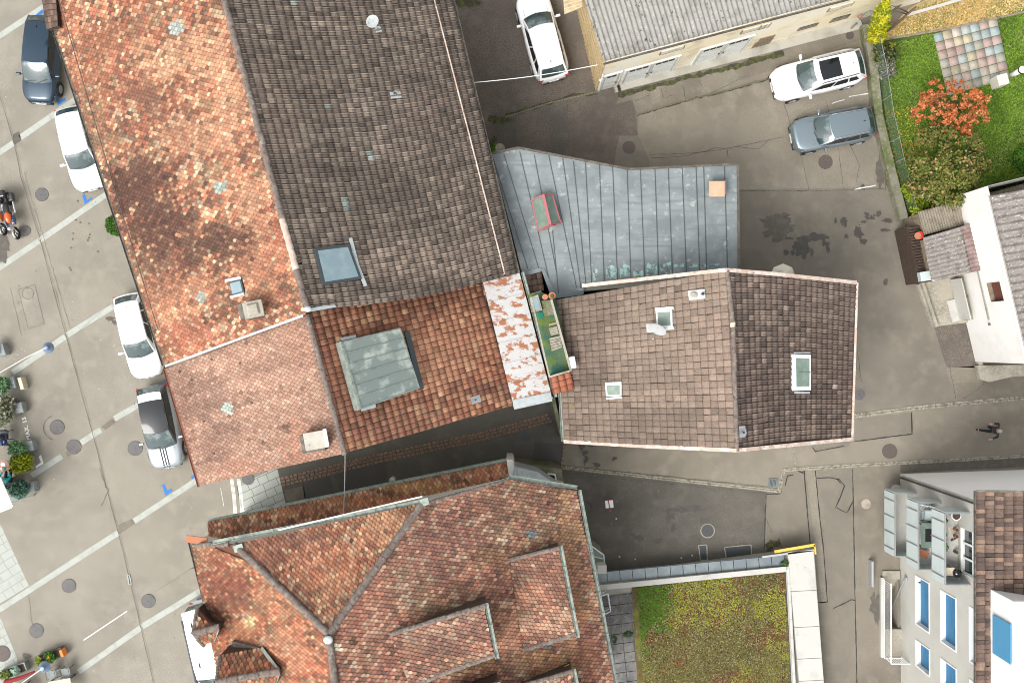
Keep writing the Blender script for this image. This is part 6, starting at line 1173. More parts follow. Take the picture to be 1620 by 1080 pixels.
mb = MB(); mb.prism([P(x, y, hz + .05) for x, y in [(1000, 934), (1010, 933), (1028, 1200), (1015, 1200)]], .1); mb.build('gravel_edge', M['concrete_moss'], H)
wt_ = leaves('weed_growth', H, [(P(994, 1002, hz).x, P(994, 1002, hz).y, hz + .05, .25, .18, .08), (P(972, 1010, hz).x, P(972, 1010, hz).y, hz + .04, .14, .2, .06), (P(1240, 888, hz).x, P(1240, 888, hz).y, hz + .25, .3, .12, .1)], 260, .06, [(70, 110, 40), (60, 90, 40)], [1, 1], seed=8); wt_['kind'] = 'stuff'
# narrow railings beside the hipped house
def steel_frame(label, pts, z0, h, m='galv', bars=4, name='railing'):
    t = place(name, label, 'railing', P(*pts[0])); mb = MB()
    q = [P(x, y, z0 + h) for x, y in pts]
    for a, b in zip(q[:-1], q[1:]): mb.bar(a, b, .05, .05); mb.bar(a - Vector((0, 0, h * .5)), b - Vector((0, 0, h * .5)), .03, .03)
    mb.build('rails', M[m], t)
    for p in q: mb = MB(); mb.tube([p, (p.x, p.y, z0)], .025, 6); mb.build('post', M[m], t)
    mb = MB()
    for a, b in zip(q[:-1], q[1:]):
        for i in range(1, bars): p = a.lerp(b, i / bars); mb.tube([p, p - Vector((0, 0, h))], .01, 5)
    mb.build('bars', M[m], t); return t
steel_frame('steel railing on the dark paved strip beside the hipped roof', [(945, 944), (962, 938), (966, 966), (950, 974)], hz, 1.0, 'galv', 5)
t = place('stair_enclosure', 'grey glazed stair enclosure tucked beside the hipped house', 'stair cover', P(940, 880)); mb = MB(); q = [P(x, y, 2.3) for x, y in [(929, 858), (955, 877), (956, 890), (935, 897)]]; mb.prism_to(q, 2.2); mb.build('glass_cover', M['glass_green'], t); mb = MB()
for a, b in zip(q, q[1:] + q[:1]): mb.bar(a, b, .06, .05)
mb.bar(q[0].lerp(q[3], .5), q[1].lerp(q[2], .5), .05, .05); mb.build('frame', M['galv'], t); mb = MB(); mb.prism_to([p - Vector((0, 0, .12)) for p in q], 0); mb.build('wall', M['concrete_moss'], t)
mb = MB(); mb.box(P(951, 897, 2.6), (.45, .42, .9)); tag(mb.build('air_unit', M['concrete_light'], None, bevel=.03), 'pale box shaped air unit at the west end of the zinc edge', 'air unit')
# ================================================================ CARS
def car(label, rear, front, colour, W=1.8, Hc=1.48, belt=.92, hood=.27, wsl=.17, rfl=.30, rw=.10, bonnet=.78, L=None, cw=.83, tw_=.66, tail='hatch', rails=False, sunroof=None, stripes=False, black_cabin=False, name='parked_car', roof_end=False, plate=True, cat='car', group='parked cars', boxy=.0, kind='car', lowcol=None):
    """rear / front: photo points of the bumpers on the ground; hood, wsl (windscreen) and rw (rear window) are shares of the length"""
    r3, f3 = P(*rear), P(*front); dv = f3 - r3; L = L or dv.length; rz = math.atan2(dv.y, dv.x); mid = (r3 + f3) / 2
    t = thing(name, label, cat, (mid.x, mid.y, 0), rz, group); pm = M[colour]; h2 = L / 2; w2 = W / 2
    xb = h2 - hood * L; xf = xb - wsl * L; xrb = -h2 + (.02 if tail == 'hatch' else .12) * L; xr = xrb + rw * L     # windscreen base, roof front, rear window base, roof rear
    ns = 34; mb = MB(); ring = []
    for i in range(ns + 1):
        s = -1 + 2 * i / ns; x = s * h2; e = abs(s)
        pw = (1 - .34 * max(0, (e - .62) / .38) ** 2.6) * (1 - .03 * (s > 0)) if not boxy else (1 - .16 * max(0, (e - .8) / .2) ** 3)
        if s > 0: zt = belt + (bonnet - belt) * min(1, max(0, (x - xb) / (h2 - xb))) ** 1.3
        else: zt = belt + .03
        if e > .955: zt -= (.22 if s > 0 else .16) * ((e - .955) / .045)
        ww = w2 * pw; zb = .24 + .10 * max(0, (e - .85) / .15)
        prof = [(0, zb), (ww * .88, zb), (ww * .98, zb + .1), (ww, .52), (ww * .985, zt - .16), (ww * .93, zt - .04), (ww * .80, zt), (ww * .45, zt + .025), (0, zt + .035)]
        prof = prof + [(-a, b) for a, b in prof[-2:0:-1]]; xo = [x - (.03 * (abs(p[0]) / ww) ** 2 if abs(s) > .9 else 0) * (1 if s > 0 else -1) for p in prof]
        ring.append([(xo[j], p[0], p[1]) for j, p in enumerate(prof)])
    n = len(ring[0]); vs = [p for q in ring for p in q]
    fs = [(i * n + j, i * n + (j + 1) % n, (i + 1) * n + (j + 1) % n, (i + 1) * n + j) for i in range(ns) for j in range(n)] + [tuple(range(n)), tuple(range(ns * n, ns * n + n))[::-1]]
    mb.add(vs, fs); body = mb.build('body', pm if not black_cabin else M[colour], t, smooth=True)
    cb, ct = w2 * cw * 1.06, w2 * tw_ * 1.1; zr = Hc; bul = .16
    def ws(a, f): return Vector((xb + (xf - xb) * a + bul * (1 - f * f) * (1 - .4 * a), f * (cb * .93 + (ct - cb * .93) * a), belt + (zr - .05 - belt) * (1 - (1 - a) ** 1.25) + .02 * a * (1 - f * f)))
    def rf(b, f): 
        A_, B_ = ws(1, f), Vector((xr - .06 * (1 - f * f), f * ct * (.93 if not boxy else 1), zr - .07)); p = A_.lerp(B_, b); p.z += .07 * math.sin(math.pi * b) * .7 + .02 * (1 - f * f); return p
    def rwn(c_, f):
        A_ = rf(1, f); B_ = Vector((xrb - .07 * (1 - f * f), f * cb * .92, belt + .06)); return A_.lerp(B_, c_)
    def grid(fn, nu, nv, m, nm, par, a0=0, a1=1, f0=-1, f1=1, off=0.0, flip=False):
        mb = MB(); vs = []
        for i in range(nu + 1):
            for j in range(nv + 1): vs.append(fn(a0 + (a1 - a0) * i / nu, f0 + (f1 - f0) * j / nv) + Vector((0, 0, off)))
        mb.add(vs, [(i * (nv + 1) + j, i * (nv + 1) + j + 1, (i + 1) * (nv + 1) + j + 1, (i + 1) * (nv + 1) + j) for i in range(nu) for j in range(nv)])
        return mb.build(nm, M[m] if isinstance(m, str) else m, par, smooth=True)
    # cabin shell: roof, pillars, sides
    mb = MB(); NU = 8; NV = 8
    def addg(fn, nu, nv):
        vs = [fn(i / nu, -1 + 2 * j / nv) for i in range(nu + 1) for j in range(nv + 1)]
        mb.add(vs, [(i * (nv + 1) + j, i * (nv + 1) + j + 1, (i + 1) * (nv + 1) + j + 1, (i + 1) * (nv + 1) + j) for i in range(nu) for j in range(nv)])
    addg(ws, 4, NV); addg(rf, NU, NV); addg(rwn, 4, NV)
    def side(u, v, sg):                       # u 0 front..1 rear along the top/bottom, v 0 bottom..1 top
        lo = Vector((xb + (xrb - xb) * u, sg * cb * (.93 + .07 * math.sin(math.pi * u)), belt - .02)); tp = [ws(1, sg)] + [rf(i / 8, sg) for i in range(1, 9)]
        k_ = u * 8; i = min(7, int(k_)); hi = tp[i].lerp(tp[i + 1], k_ - i); return lo.lerp(hi, v)
    for sg in (-1, 1):
        vs = [side(i / 10, j / 3, sg) for i in range(11) for j in range(4)]; mb.add(vs, [(i * 4 + j, i * 4 + j + 1, (i + 1) * 4 + j + 1, (i + 1) * 4 + j) for i in range(10) for j in range(3)])
    cab = mb.build('cabin', M['p_dark'] if black_cabin else pm, t, smooth=False)
    me = cab.data; bm = bmesh.new(); bm.from_mesh(me); bmesh.ops.remove_doubles(bm, verts=bm.verts, dist=.002); bm.to_mesh(me); bm.free()
    for p in me.polygons: p.use_smooth = True
    md = cab.modifiers.new('edges', 'EDGE_SPLIT'); md.split_angle = math.radians(38)
    grid(ws, 6, 8, 'glass_car', 'windscreen', t, .05, .93, -.93, .93, .012); grid(rwn, 4, 8, 'glass_car', 'rear_window', t, .08, .80, -.86, .86, .014)
    for sg in (-1, 1):
        for (u0, u1) in ((.10, .42), (.45, .70), (.73, .90)):
            if kind == 'van' and u0 > .4: continue
            mb = MB(); vs = []
            for i in range(5):
                for j in range(3):
                    u = u0 + (u1 - u0) * i / 4; v = .16 + .70 * j / 2; p = side(u, v, sg); p.y += sg * .012; p.z += .004; vs.append(p)
            mb.add(vs, [(i * 3 + j, i * 3 + j + 1, (i + 1) * 3 + j + 1, (i + 1) * 3 + j) for i in range(4) for j in range(2)]); mb.build('side_window', M['glass_dark'], t, smooth=True)
        mb = MB(); mx = xb - .30; mb.box((mx, sg * (w2 + .10), belt + .04), (.12, .22, .13)); mb.bar((mx + .02, sg * w2 * .88, belt - .02), (mx, sg * (w2 + .04), belt + .02), .05, .04); mb.build('wing_mirror', pm, t, bevel=.03)
        for x in (h2 - .17 * L if 0 else h2 * .62, -h2 * .60):
            wv = MB(); y0 = sg * (w2 - .17); c = Vector((x, y0, .32)); wv.tube([c, c + Vector((0, sg * .175, 0))], .32, 22); wh = wv.build('wheel', M['black'], t, bevel=0)
            wv = MB(); wv.tube([c + Vector((0, sg * .165, 0)), c + Vector((0, sg * .182, 0))], .21, 16)
            for a_ in range(5): wv.bar(c + Vector((0, sg * .184, 0)), c + Vector((.2 * math.cos(a_ * 1.257), sg * .184, .2 * math.sin(a_ * 1.257))), .05, .01)
            wv.build('rim', M['rim'], wh); wv = MB(); wv.tube([c + Vector((0, sg * .12, 0)), c + Vector((0, sg * .171, 0))], .37, 22); wv.build('wheel_arch', M['black'], wh)
        mb = MB(); q = [(h2 - .42, .62, .10), (h2 - .16, .30, -.0)]; xs_ = h2 - .30; zl = bonnet - .02
        pts = [(h2 - .52, sg * w2 * .80, zl + .055), (h2 - .30, sg * w2 * .60, zl + .045), (h2 - .075, sg * w2 * .50, zl - .10), (h2 - .15, sg * w2 * .66, zl - .12), (h2 - .36, sg * w2 * .90, zl - .06)]; c_ = Vector([sum(p[i] for p in pts) / 5 for i in range(3)]); mb.add([c_ + Vector((0, 0, .035))] + [Vector(p) for p in pts], [(0, i + 1, (i + 1) % 5 + 1) for i in range(5)]); mb.build('headlight', M['lens'], t, smooth=True)
        mb = MB(); mb.box((-h2 + .10, sg * w2 * .72, belt - .07), (.14, .26, .16), sg * -.35 * -1); mb.build('taillight', M['tail_red'], t, bevel=.03)
    mb = MB(); mb.box((h2 - .035, 0, .50), (.06, W * .46, .2)); mb.build('grille', M['black_gloss'], t, bevel=.02); mb = MB(); mb.box((h2 + .006, 0, .42), (.02, .5, .11)); mb.build('number_plate', M['plate'], t)
    mb = MB(); mb.box((-h2 + .0, 0, .60), (.03, .5, .11)); mb.build('number_plate', M['plate'], t); mb = MB(); mb.tube([(h2 - .015, 0, .615), (h2 + .02, 0, .615)], .05, 14); mb.build('badge', M['chrome'], t)
    # black lower bumper strips, wipers, aerial
    mb = MB(); mb.box((h2 - .06, 0, .31), (.10, W * .66, .10)); mb.box((-h2 + .05, 0, .33), (.08, W * .62, .14)); mb.build('bumper_trim', M['black'], t, bevel=.02)
    mb = MB()
    for f0, f1 in ((-.75, -.05), (.0, .72)): mb.bar(ws(.04, f0) + Vector((0, 0, .02)), ws(.16, f1) + Vector((0, 0, .025)), .02, .015)
    mb.build('wipers', M['black'], t); a = rf(.86, 0); mb = MB(); mb.add([a + Vector((.07, 0, 0)), a + Vector((-.06, .025, 0)), a + Vector((-.06, -.025, 0)), a + Vector((-.05, 0, .06))], [(0, 1, 3), (1, 2, 3), (2, 0, 3)]); mb.build('aerial', M['black'], t)
    mb = MB()
    for sg in (-1, 1): mb.tube([ws(0, sg * .8) + Vector((.06, 0, .01)), Vector((h2 - .5, sg * w2 * .62, bonnet + .07))], .006, 4)
    mb.tube([Vector((h2 - .40, -w2 * .6, bonnet + .03)), Vector((h2 - .26, 0, bonnet + .03)), Vector((h2 - .40, w2 * .6, bonnet + .03))], .006, 4); mb.build('bonnet_gap', M['black'], t)
    if rails:
        for sg in (-1, 1): mb = MB(); mb.tube([rf(.04, sg * .93) + Vector((0, 0, .02)), rf(.15, sg * .93) + Vector((0, 0, .06)), rf(.9, sg * .93) + Vector((0, 0, .06)), rf(.98, sg * .93) + Vector((0, 0, .02))], .022, 6); mb.build('roof_rail', M[rails], t)
    if sunroof: grid(rf, 6, 6, sunroof[4] if len(sunroof) > 4 else 'glass_dark', 'sunroof', t, sunroof[0], sunroof[1], sunroof[2], sunroof[3], .012)
    if roof_end: grid(rf, 3, 6, 'p_white', 'roof_panel', t, .80, 1.0, -.95, .95, .014)
    if stripes:
        for y in (-.13, 0, .13):
            mb = MB(); vs = []
            for i in range(9): x = xb + .04 + (h2 - .10 - xb) * i / 8; z = belt + (bonnet - belt) * max(0, (x - xb) / (h2 - xb)) ** 1.3 + .044 - (.16 * max(0, (x / h2 - .955) / .045)); vs += [(x, y - .035, z), (x, y + .035, z)]
            mb.add(vs, [(2 * i, 2 * i + 1, 2 * i + 3, 2 * i + 2) for i in range(8)]); mb.build('bonnet_stripe', M['black'], t)
    return t
M['glass_car'] = mat('car windscreen glass', (.035, .06, .06), .05, var=[(1.4, (.17, .22, .22), .47, .60, 5)], spec=1)
M['glass_dark'] = mat('dark car glass', (.008, .010, .012), .06, spec=.7)
car('navy blue hatchback half under the top of the orange west eave', (81, 34), (71.5, 168), 'p_navy', W=1.76, bonnet=.74, hood=.24, wsl=.20, sunroof=None)
car('white hatchback above the blue floor mark and boxwood, under the orange eave', (121, 176), (153, 303), 'p_white', W=1.78)
car('white hatchback beside the orange eave just above the salmon roof corner', (212, 466), (243, 596), 'p_white', W=1.76)
car('striped silver small car with a long dark glass roof beside the salmon roof', (249, 609), (274, 737), 'p_silver', W=1.80, Hc=1.45, hood=.27, wsl=.20, sunroof=(-.02, .80, -.95, .95), stripes=True, rw=.07, black_cabin=True, roof_end=True)
car('white car with its tail to the camera centre under the white cable', (876, 133), (838, -4), 'p_white', W=1.84, tail='hatch', hood=.28)
car('white estate car with an open black sunroof in the yard', (1357, 107), (1217, 142), 'p_white', W=1.86, Hc=1.48, rails='steel_dark', sunroof=(.10, .58, -.72, .72), hood=.28)
car('slate grey estate car parked below the white estate', (1373, 197), (1247, 222), 'p_grey', W=1.80, Hc=1.45, rails='chrome', hood=.28)
vn = car('white camper van with a dark rolled awning, half under the small dormer', (333, 940), (368, 1092), 'p_white', W=1.9, Hc=1.95, belt=1.05, hood=.17, wsl=.12, rw=.03, bonnet=.98, cw=.98, tw_=.90, boxy=1, kind='van', name='camper_van', cat='van', group=None)
mb = MB(); mb.tube([(1.35, -.98, 1.86), (-1.9, -.98, 1.86)], .075, 8); mb.build('rolled_awning', M['steel_dark'], vn)
for x, y in ((1.05, .30), (-1.6, -.55), (.4, -.6)): mb = MB(); mb.box((x, y, 1.955), (.24, .06, .05)); mb.build('roof_fitting', M['black'], vn, bevel=.01)
# ================================================================ MOTORCYCLES
def motorcycle(label, rear, front, tank, accent, case=True):
    r3, f3 = P(*rear), P(*front); dv = f3 - r3; L = dv.length; mid = (r3 + f3) / 2; t = thing('motorcycle', label, 'motorcycle', (mid.x, mid.y, 0), math.atan2(dv.y, dv.x), 'motorcycles at the left edge'); h = L / 2
    for x, nm, wd in ((h - .33, 'wheel', .07), (-h + .33, 'wheel', .09)):
        mb = MB(); ring = [Vector((x + .27 * math.cos(a_ * math.pi / 12), 0, .33 + .27 * math.sin(a_ * math.pi / 12))) for a_ in range(25)]; mb.tube(ring, wd, 8, caps=False); wh = mb.build(nm, M['black'], t, True)
        mb = MB(); mb.tube([(x, -.05, .33), (x, .05, .33)], .07, 10)
        for a_ in range(8): mb.tube([(x, 0, .33), (x + .22 * math.cos(a_ * math.pi / 4), 0, .33 + .22 * math.sin(a_ * math.pi / 4))], .01, 4)
        mb.build('rim', M['chrome'], wh)
    mb = MB(); mb.ball((h * .12, 0, .82), (.30, .17, .16), 14, 8); mb.build('fuel_tank', M[tank], t, True)
    mb = MB(); mb.ball((-h * .25, 0, .80), (.36, .16, .07), 14, 6); mb.build('seat', M['black'], t, True); mb = MB(); mb.box((h * .05, 0, .45), (.45, .34, .32)); mb.tube([(-.1, .2, .35), (-h + .1, .24, .42)], .05, 8); mb.tube([(-.1, -.2, .35), (-h + .1, -.24, .42)], .05, 8); mb.build('engine', M['chrome'], t, bevel=.04)
    for sg in (-1, 1):
        mb = MB(); mb.tube([(h - .33, sg * .10, .33), (h * .48, sg * .11, .95)], .028, 8); mb.build('fork_leg', M['chrome'], t); mb = MB(); mb.tube([(h * .46, sg * .10, .98), (h * .40, sg * .30, 1.08), (h * .26, sg * .40, 1.04)], .016, 6); mb.build('handlebar', M['steel_dark'], t); mb = MB(); mb.tube([(h * .42, sg * .28, 1.08), (h * .46, sg * .36, 1.18)], .008, 4); mb.ball((h * .46, sg * .37, 1.2), (.03, .07, .045), 8, 6); mb.build('mirror', M['chrome'], t)
        mb = MB(); mb.ball((h * .22, sg * .20, .62), (.26, .05, .17), 10, 6); mb.build('side_panel', M[accent], t, True)
    mb = MB(); mb.ball((h * .60, 0, .90), (.10, .11, .11), 12, 8); mb.build('headlight', M['lens'], t, True); mb = MB(); ring = [Vector((h - .33 + .33 * math.cos(a_), 0, .33 + .33 * math.sin(a_))) for a_ in [math.radians(q) for q in range(35, 150, 12)]]; mb.tube(ring, .055, 6); mb.build('mudguard', M['chrome'], t, True)
    if case:
        mb = MB(); mb.box((-h + .18, 0, .98), (.36, .42, .26)); mb.build('top_case', M['black_gloss'], t, bevel=.06)
        for sg in (-1, 1): mb = MB(); mb.box((-h + .35, sg * .32, .62), (.44, .2, .32)); mb.build('side_case', M['steel_dark'], t, bevel=.06)
    return t
motorcycle('motorcycle with blue side panels and an orange tank, front wheel towards the small manhole cover', (16, 306), (33, 380), 'p_orange', 'p_blue'); motorcycle('second motorcycle cut by the left edge of the photo, with a blue tank', (-2, 306), (12, 374), 'p_blue', 'p_orange')
# ================================================================ PEOPLE
def skinned(name, parent, joints, edges, m, sub=2):
    me = bpy.data.meshes.new(name); me.from_pydata([j[0] for j in joints], edges, []); me.materials.append(M[m]); o = link(bpy.data.objects.new(name, me), parent)
    md = o.modifiers.new('skin', 'SKIN'); md.use_smooth_shade = True; sk = me.skin_vertices
    if not sk: 
        bm = bmesh.new(); bm.from_mesh(me); bm.verts.layers.skin.verify(); bm.to_mesh(me); bm.free(); sk = me.skin_vertices
    for i, j in enumerate(joints): sk[0].data[i].radius = j[1] if isinstance(j[1], tuple) else (j[1], j[1]); sk[0].data[i].use_root = i == 0
    s_ = o.modifiers.new('sub', 'SUBSURF'); s_.levels = s_.render_levels = sub; return o
def hand(parent, wrist, dirn, palm_n, sc=1.0, curl=.5):
    w_, d_, n_ = Vector(wrist), Vector(dirn).normalized(), Vector(palm_n).normalized(); s_ = d_.cross(n_).normalized(); js = [(w_, .024), (w_ + d_ * .05, (.036, .016)), (w_ + d_ * .085, (.038, .014))]; ed = [(0, 1), (1, 2)]
    for i, (o_, l_) in enumerate(((-.030, .062), (-.010, .075), (.011, .070), (.030, .052))):
        b = len(js); p0 = w_ + d_ * .095 + s_ * o_; p1 = p0 + d_ * l_ * .5 - n_ * .012 * curl; p2 = p1 + d_ * l_ * .4 - n_ * .03 * curl; js += [(p0, .0095), (p1, .0085), (p2, .007)]; ed += [(2, b), (b, b + 1), (b + 1, b + 2)]
    b = len(js); p0 = w_ + d_ * .035 - s_ * .035; js += [(p0, .012), (p0 + d_ * .03 - s_ * .022, .010), (p0 + d_ * .055 - s_ * .026 - n_ * .01, .008)]; ed += [(1, b), (b, b + 1), (b + 1, b + 2)]
    return js, ed
def person(label, loc, rz, pose, top, bottom, hair, group=None, sit=False):
    t = thing('person', label, 'person', loc, rz, group); J = pose
    hip, chest, neck, head = Vector(J['hip']), Vector(J['chest']), Vector(J['neck']), Vector(J['head'])
    js = [(hip, (.14, .10)), (chest, (.155, .10)), (neck, .055), (head - Vector((0, 0, .03)), .075), (head + Vector((0, 0, .03)), .09), (head + Vector((0, 0, .08)), .075)]; ed = [(0, 1), (1, 2), (2, 3), (3, 4), (4, 5)]
    for sd in ('l', 'r'):
        sh, el, wr = map(Vector, J['arm_' + sd]); b = len(js); js += [(sh, .052), (el, .040), (wr, .028)]; ed += [(1, b), (b, b + 1), (b + 1, b + 2)]
        hp, kn, an, toe = map(Vector, J['leg_' + sd]); b = len(js); js += [(hp, .085), (kn, .055), (an, .038), (toe, .032)]; ed += [(0, b), (b, b + 1), (b + 1, b + 2), (b + 2, b + 3)]
    skinned('body', t, js, ed, 'skin')
    for sd in ('l', 'r'):
        sh, el, wr = map(Vector, J['arm_' + sd]); hj, he = hand(t, wr, wr - el, (0, 0, 1) if abs((wr - el).normalized().z) < .8 else (0, 1, 0)); skinned('hand', t, hj, he, 'skin', 1)
        hp, kn, an, toe = map(Vector, J['leg_' + sd]); skinned('shoe', t, [(an - Vector((0, 0, .01)), .052), (an.lerp(toe, .5), .048), (toe, (.048, .034))], [(0, 1), (1, 2)], 'black', 1)
    jt = [(chest, (.185, .135)), (hip + Vector((0, 0, .02)), (.175, .13)), (chest.lerp(neck, .55), (.12, .09))]; je = [(0, 1), (0, 2)]
    for sd in ('l', 'r'): sh, el, wr = map(Vector, J['arm_' + sd]); b = len(jt); jt += [(sh, .075), (el, .060), (el.lerp(wr, .88), .045)]; je += [(0, b), (b, b + 1), (b + 1, b + 2)]
    skinned('jacket', t, jt, je, top); tr = [(hip - Vector((0, 0, .02)), (.155, .115))]; te = []
    for sd in ('l', 'r'): hp, kn, an, toe = map(Vector, J['leg_' + sd]); b = len(tr); tr += [(hp, .10), (kn, .070), (kn.lerp(an, .92), .055)]; te += [(0, b), (b, b + 1), (b + 1, b + 2)]
    skinned('trousers', t, tr, te, bottom)
    f = Vector(J.get('face', (1, 0, 0))).normalized(); s_ = Vector((0, 0, 1)).cross(f).normalized()
    mb = MB(); mb.ball(head - f * .035 + Vector((0, 0, .045)), (.098, .092, .095), 14, 10); mb.build('hair', M[hair], t, True)
    mb = MB(); mb.ball(head + f * .098 - Vector((0, 0, .01)), (.018, .014, .024), 8, 6); mb.build('nose', M['skin'], t, True)
    for sg in (-1, 1): mb = MB(); mb.ball(head + f * .088 + s_ * .032 * sg + Vector((0, 0, .018)), (.010, .010, .007), 8, 6); mb.build('eye', M['black_gloss'], t, True); mb = MB(); mb.ball(head + s_ * .092 * sg, (.018, .010, .028), 8, 6); mb.build('ear', M['skin'], t, True)
    mb = MB(); mb.ball(head + f * .088 - Vector((0, 0, .045)), (.007, .020, .005), 8, 6); mb.build('mouth', M['terracotta'], t, True); return t
walk = dict(hip=(0, 0, .92), chest=(.03, 0, 1.30), neck=(.05, 0, 1.50), head=(.08, 0, 1.63), face=(1, 0, -.1), arm_l=((.03, .20, 1.40), (-.10, .33, 1.16), (.10, .46, .98)), arm_r=((.03, -.20, 1.40), (-.12, -.34, 1.15), (.12, -.30, 1.02)), leg_l=((0, .09, .88), (.22, .10, .50), (.36, .10, .09), (.50, .11, .05)), leg_r=((0, -.09, .88), (.05, -.10, .48), (-.25, -.10, .12), (-.13, -.10, .05)))
person('person walking left along the road in a dark jacket and black trousers, with grey hair', (P(1558, 677).x, P(1558, 677).y, 0), math.radians(176), walk, 'cloth_grey', 'cloth_black', 'hair_grey')
seat = dict(hip=(0, 0, .55), chest=(.05, 0, .92), neck=(.09, 0, 1.10), head=(.13, 0, 1.24), face=(1, 0, -.2), arm_l=((.06, .20, 1.02), (.22, .27, .80), (.46, .16, .80)), arm_r=((.06, -.20, 1.02), (.22, -.27, .80), (.46, -.14, .80)), leg_l=((.03, .10, .53), (.44, .12, .52), (.44, .12, .09), (.58, .13, .05)), leg_r=((.03, -.10, .53), (.44, -.12, .52), (.42, -.12, .09), (.56, -.13, .05)))
lc = P(20, 746); person('person in a turquoise jacket sitting at the round table near the white awning', (lc.x, lc.y - .35, 0), math.radians(82), seat, 'cloth_teal', 'cloth_navy', 'hair_grey', sit=True)
lc = P(17, 693); person('person in a navy jacket sitting across the round table at the left edge', (lc.x - .1, lc.y + .15, 0), math.radians(-90), seat, 'cloth_navy', 'jeans', 'hair_grey', sit=True)
# ================================================================ TERRACE FURNITURE, PLANTERS, LAMPS
chair('dark cafe chair under the person in turquoise', (P(20, 746).x, P(20, 746).y - .4, 0), math.radians(-8), 'steel_dark'); chair('dark cafe chair under the person in navy', (P(17, 693).x - .1, P(17, 693).y + .2, 0), math.radians(180), 'steel_dark'); chair('empty dark cafe chair beside the yellow green shrub', (P(26, 724).x + .1, P(26, 712).y, 0), math.radians(120), 'steel_dark')
c = P(17, 733); t = place('round_table', 'small round terracotta coloured cafe table between the two seated people', 'table', c); mb = MB(); mb.disc((c.x, c.y, .72), .30, .03, 28); mb.build('table_top', M['verge'] if 0 else mat('pinkish table top', (.46, .26, .19), .5), t); mb = MB(); mb.tube([(c.x, c.y, .72), (c.x, c.y, .02)], .03, 8); mb.disc((c.x, c.y, 0), .2, .03, 16); mb.build('leg', M['steel_dark'], t)
mb = MB(); mb.disc((c.x + .0, c.y + .05, .752), .12, .012, 16); tag(mb.build('plate', M['white_trim']), 'white plate on the small round cafe table', 'plate'); mb = MB(); mb.disc((c.x - .05, c.y - .14, .752), .05, .08, 12); tag(mb.build('cup', M['white_trim']), 'white cup at the lower side of the round cafe table', 'cup'); mb = MB(); mb.disc((c.x + .1, c.y - .13, .752), .035, .1, 10); tag(mb.build('glass', M['cloth_teal']), 'small turquoise glass on the round cafe table', 'glass')
def planter(label, px, py, rz, cols, lobe=(.5, .5, .4), size=.09, n=900, box=(.62, .50, .52), off=(-.45, 0), seed=1, flat=.35, m='planter', name='planter_box', hh=None, stems=True):
    c = P(px, py); t = place(name, label, 'planter', c); mb = MB(); h = box[2]; mb.box(c + Vector((0, 0, h / 2)), box, rz, top=1.06); mb.build('box', M[m], t, bevel=.015); mb = MB(); mb.box(c + Vector((0, 0, h + .005)), (box[0] * .96, box[1] * .96, .02), rz); mb.build('gravel_top', M['planter_top'], t)
    o = Vector((off[0], off[1], h + lobe[2] * .7)); cc = c + o; r_ = random.Random(seed); lb = [(cc.x, cc.y, cc.z, *lobe)] + [(cc.x + r_.uniform(-.6, .6) * lobe[0], cc.y + r_.uniform(-.6, .6) * lobe[1], cc.z + r_.uniform(-.2, .5) * lobe[2], lobe[0] * .55, lobe[1] * .55, lobe[2] * .5) for _ in range(5)]
    leaves('foliage', t, lb, n, size, *cols, seed=seed, flat=flat)
    mb = MB()
    for i in range(6): mb.tube([c + Vector((0, 0, h - .05)), cc + Vector((r_.uniform(-.6, .6) * lobe[0], r_.uniform(-.6, .6) * lobe[1], 0))], .012, 5)
    mb.build('stems', M['bark'], t); return t
GREY = ([(150, 158, 132), (122, 134, 104), (176, 180, 156), (96, 106, 80), (140, 112, 84)], [4, 4, 3, 2, .7]); GRN = ([(110, 150, 104), (86, 124, 82), (136, 172, 120), (64, 96, 60)], [4, 4, 2, 2]); YEL = ([(150, 160, 30), (126, 140, 24), (172, 176, 50), (92, 106, 20)], [4, 4, 2, 2]); BLG = ([(96, 138, 118), (76, 114, 96), (120, 160, 138), (58, 90, 74)], [4, 4, 2, 2])
planter('grey planter with a small green shrub below the hanging lamp', 24, 605, .25, GRN, (.45, .42, .3), .08, 900, (.45, .55, .5), (-.35, -.05), 1); planter('grey planter with a big silvery spreading shrub beside the ground lettering', 37, 644, .25, GREY, (.66, .80, .5), .10, 2200, (.40, .5, .5), (-.75, -.15), 2)
planter('grey planter with a green shrub just above the yellow green ball', 53, 704, .2, GRN, (.46, .40, .34), .09, 900, (.42, .5, .5), (-.42, -.1), 3); planter('planter hidden under a round yellow green shrub beside the white corner mark', 48, 729, .2, YEL, (.58, .52, .42), .10, 1500, (.5, .5, .4), (-.1, 0), 4); planter('grey planter with a bluish green shrub next to the white awning', 56, 768, .2, BLG, (.48, .50, .36), .09, 1100, (.34, .5, .5), (-.45, -.05), 5)
planter('grey planter with yellow flowers at the left edge below the motorcycles', 9, 553, .3, ([(220, 200, 40), (90, 130, 50), (200, 170, 30)], [2, 3, 1]), (.3, .45, .2), .07, 400, (.36, .6, .5), (-.3, 0), 6)
def plank(label, px, py, rz, sz, z, m='wood_light', name='wooden_board'): mb = MB(); mb.box(P(px, py, z), sz, rz); return tag(mb.build(name, M[m], None, bevel=.01), label, 'board')
plank('pale wooden board standing beside the upper green planter', 36.5, 606, .28, (.18, .62, .5), .25); plank('grey brown board between the person in turquoise and the bluish shrub', 24, 761, -.45 + math.pi / 2 * 0, (.5, .16, .4), .2, 'timber_grey'); plank('flat grey board at the corner of the white awning', 25, 783, .2, (.36, .5, .4), .2, 'planter')
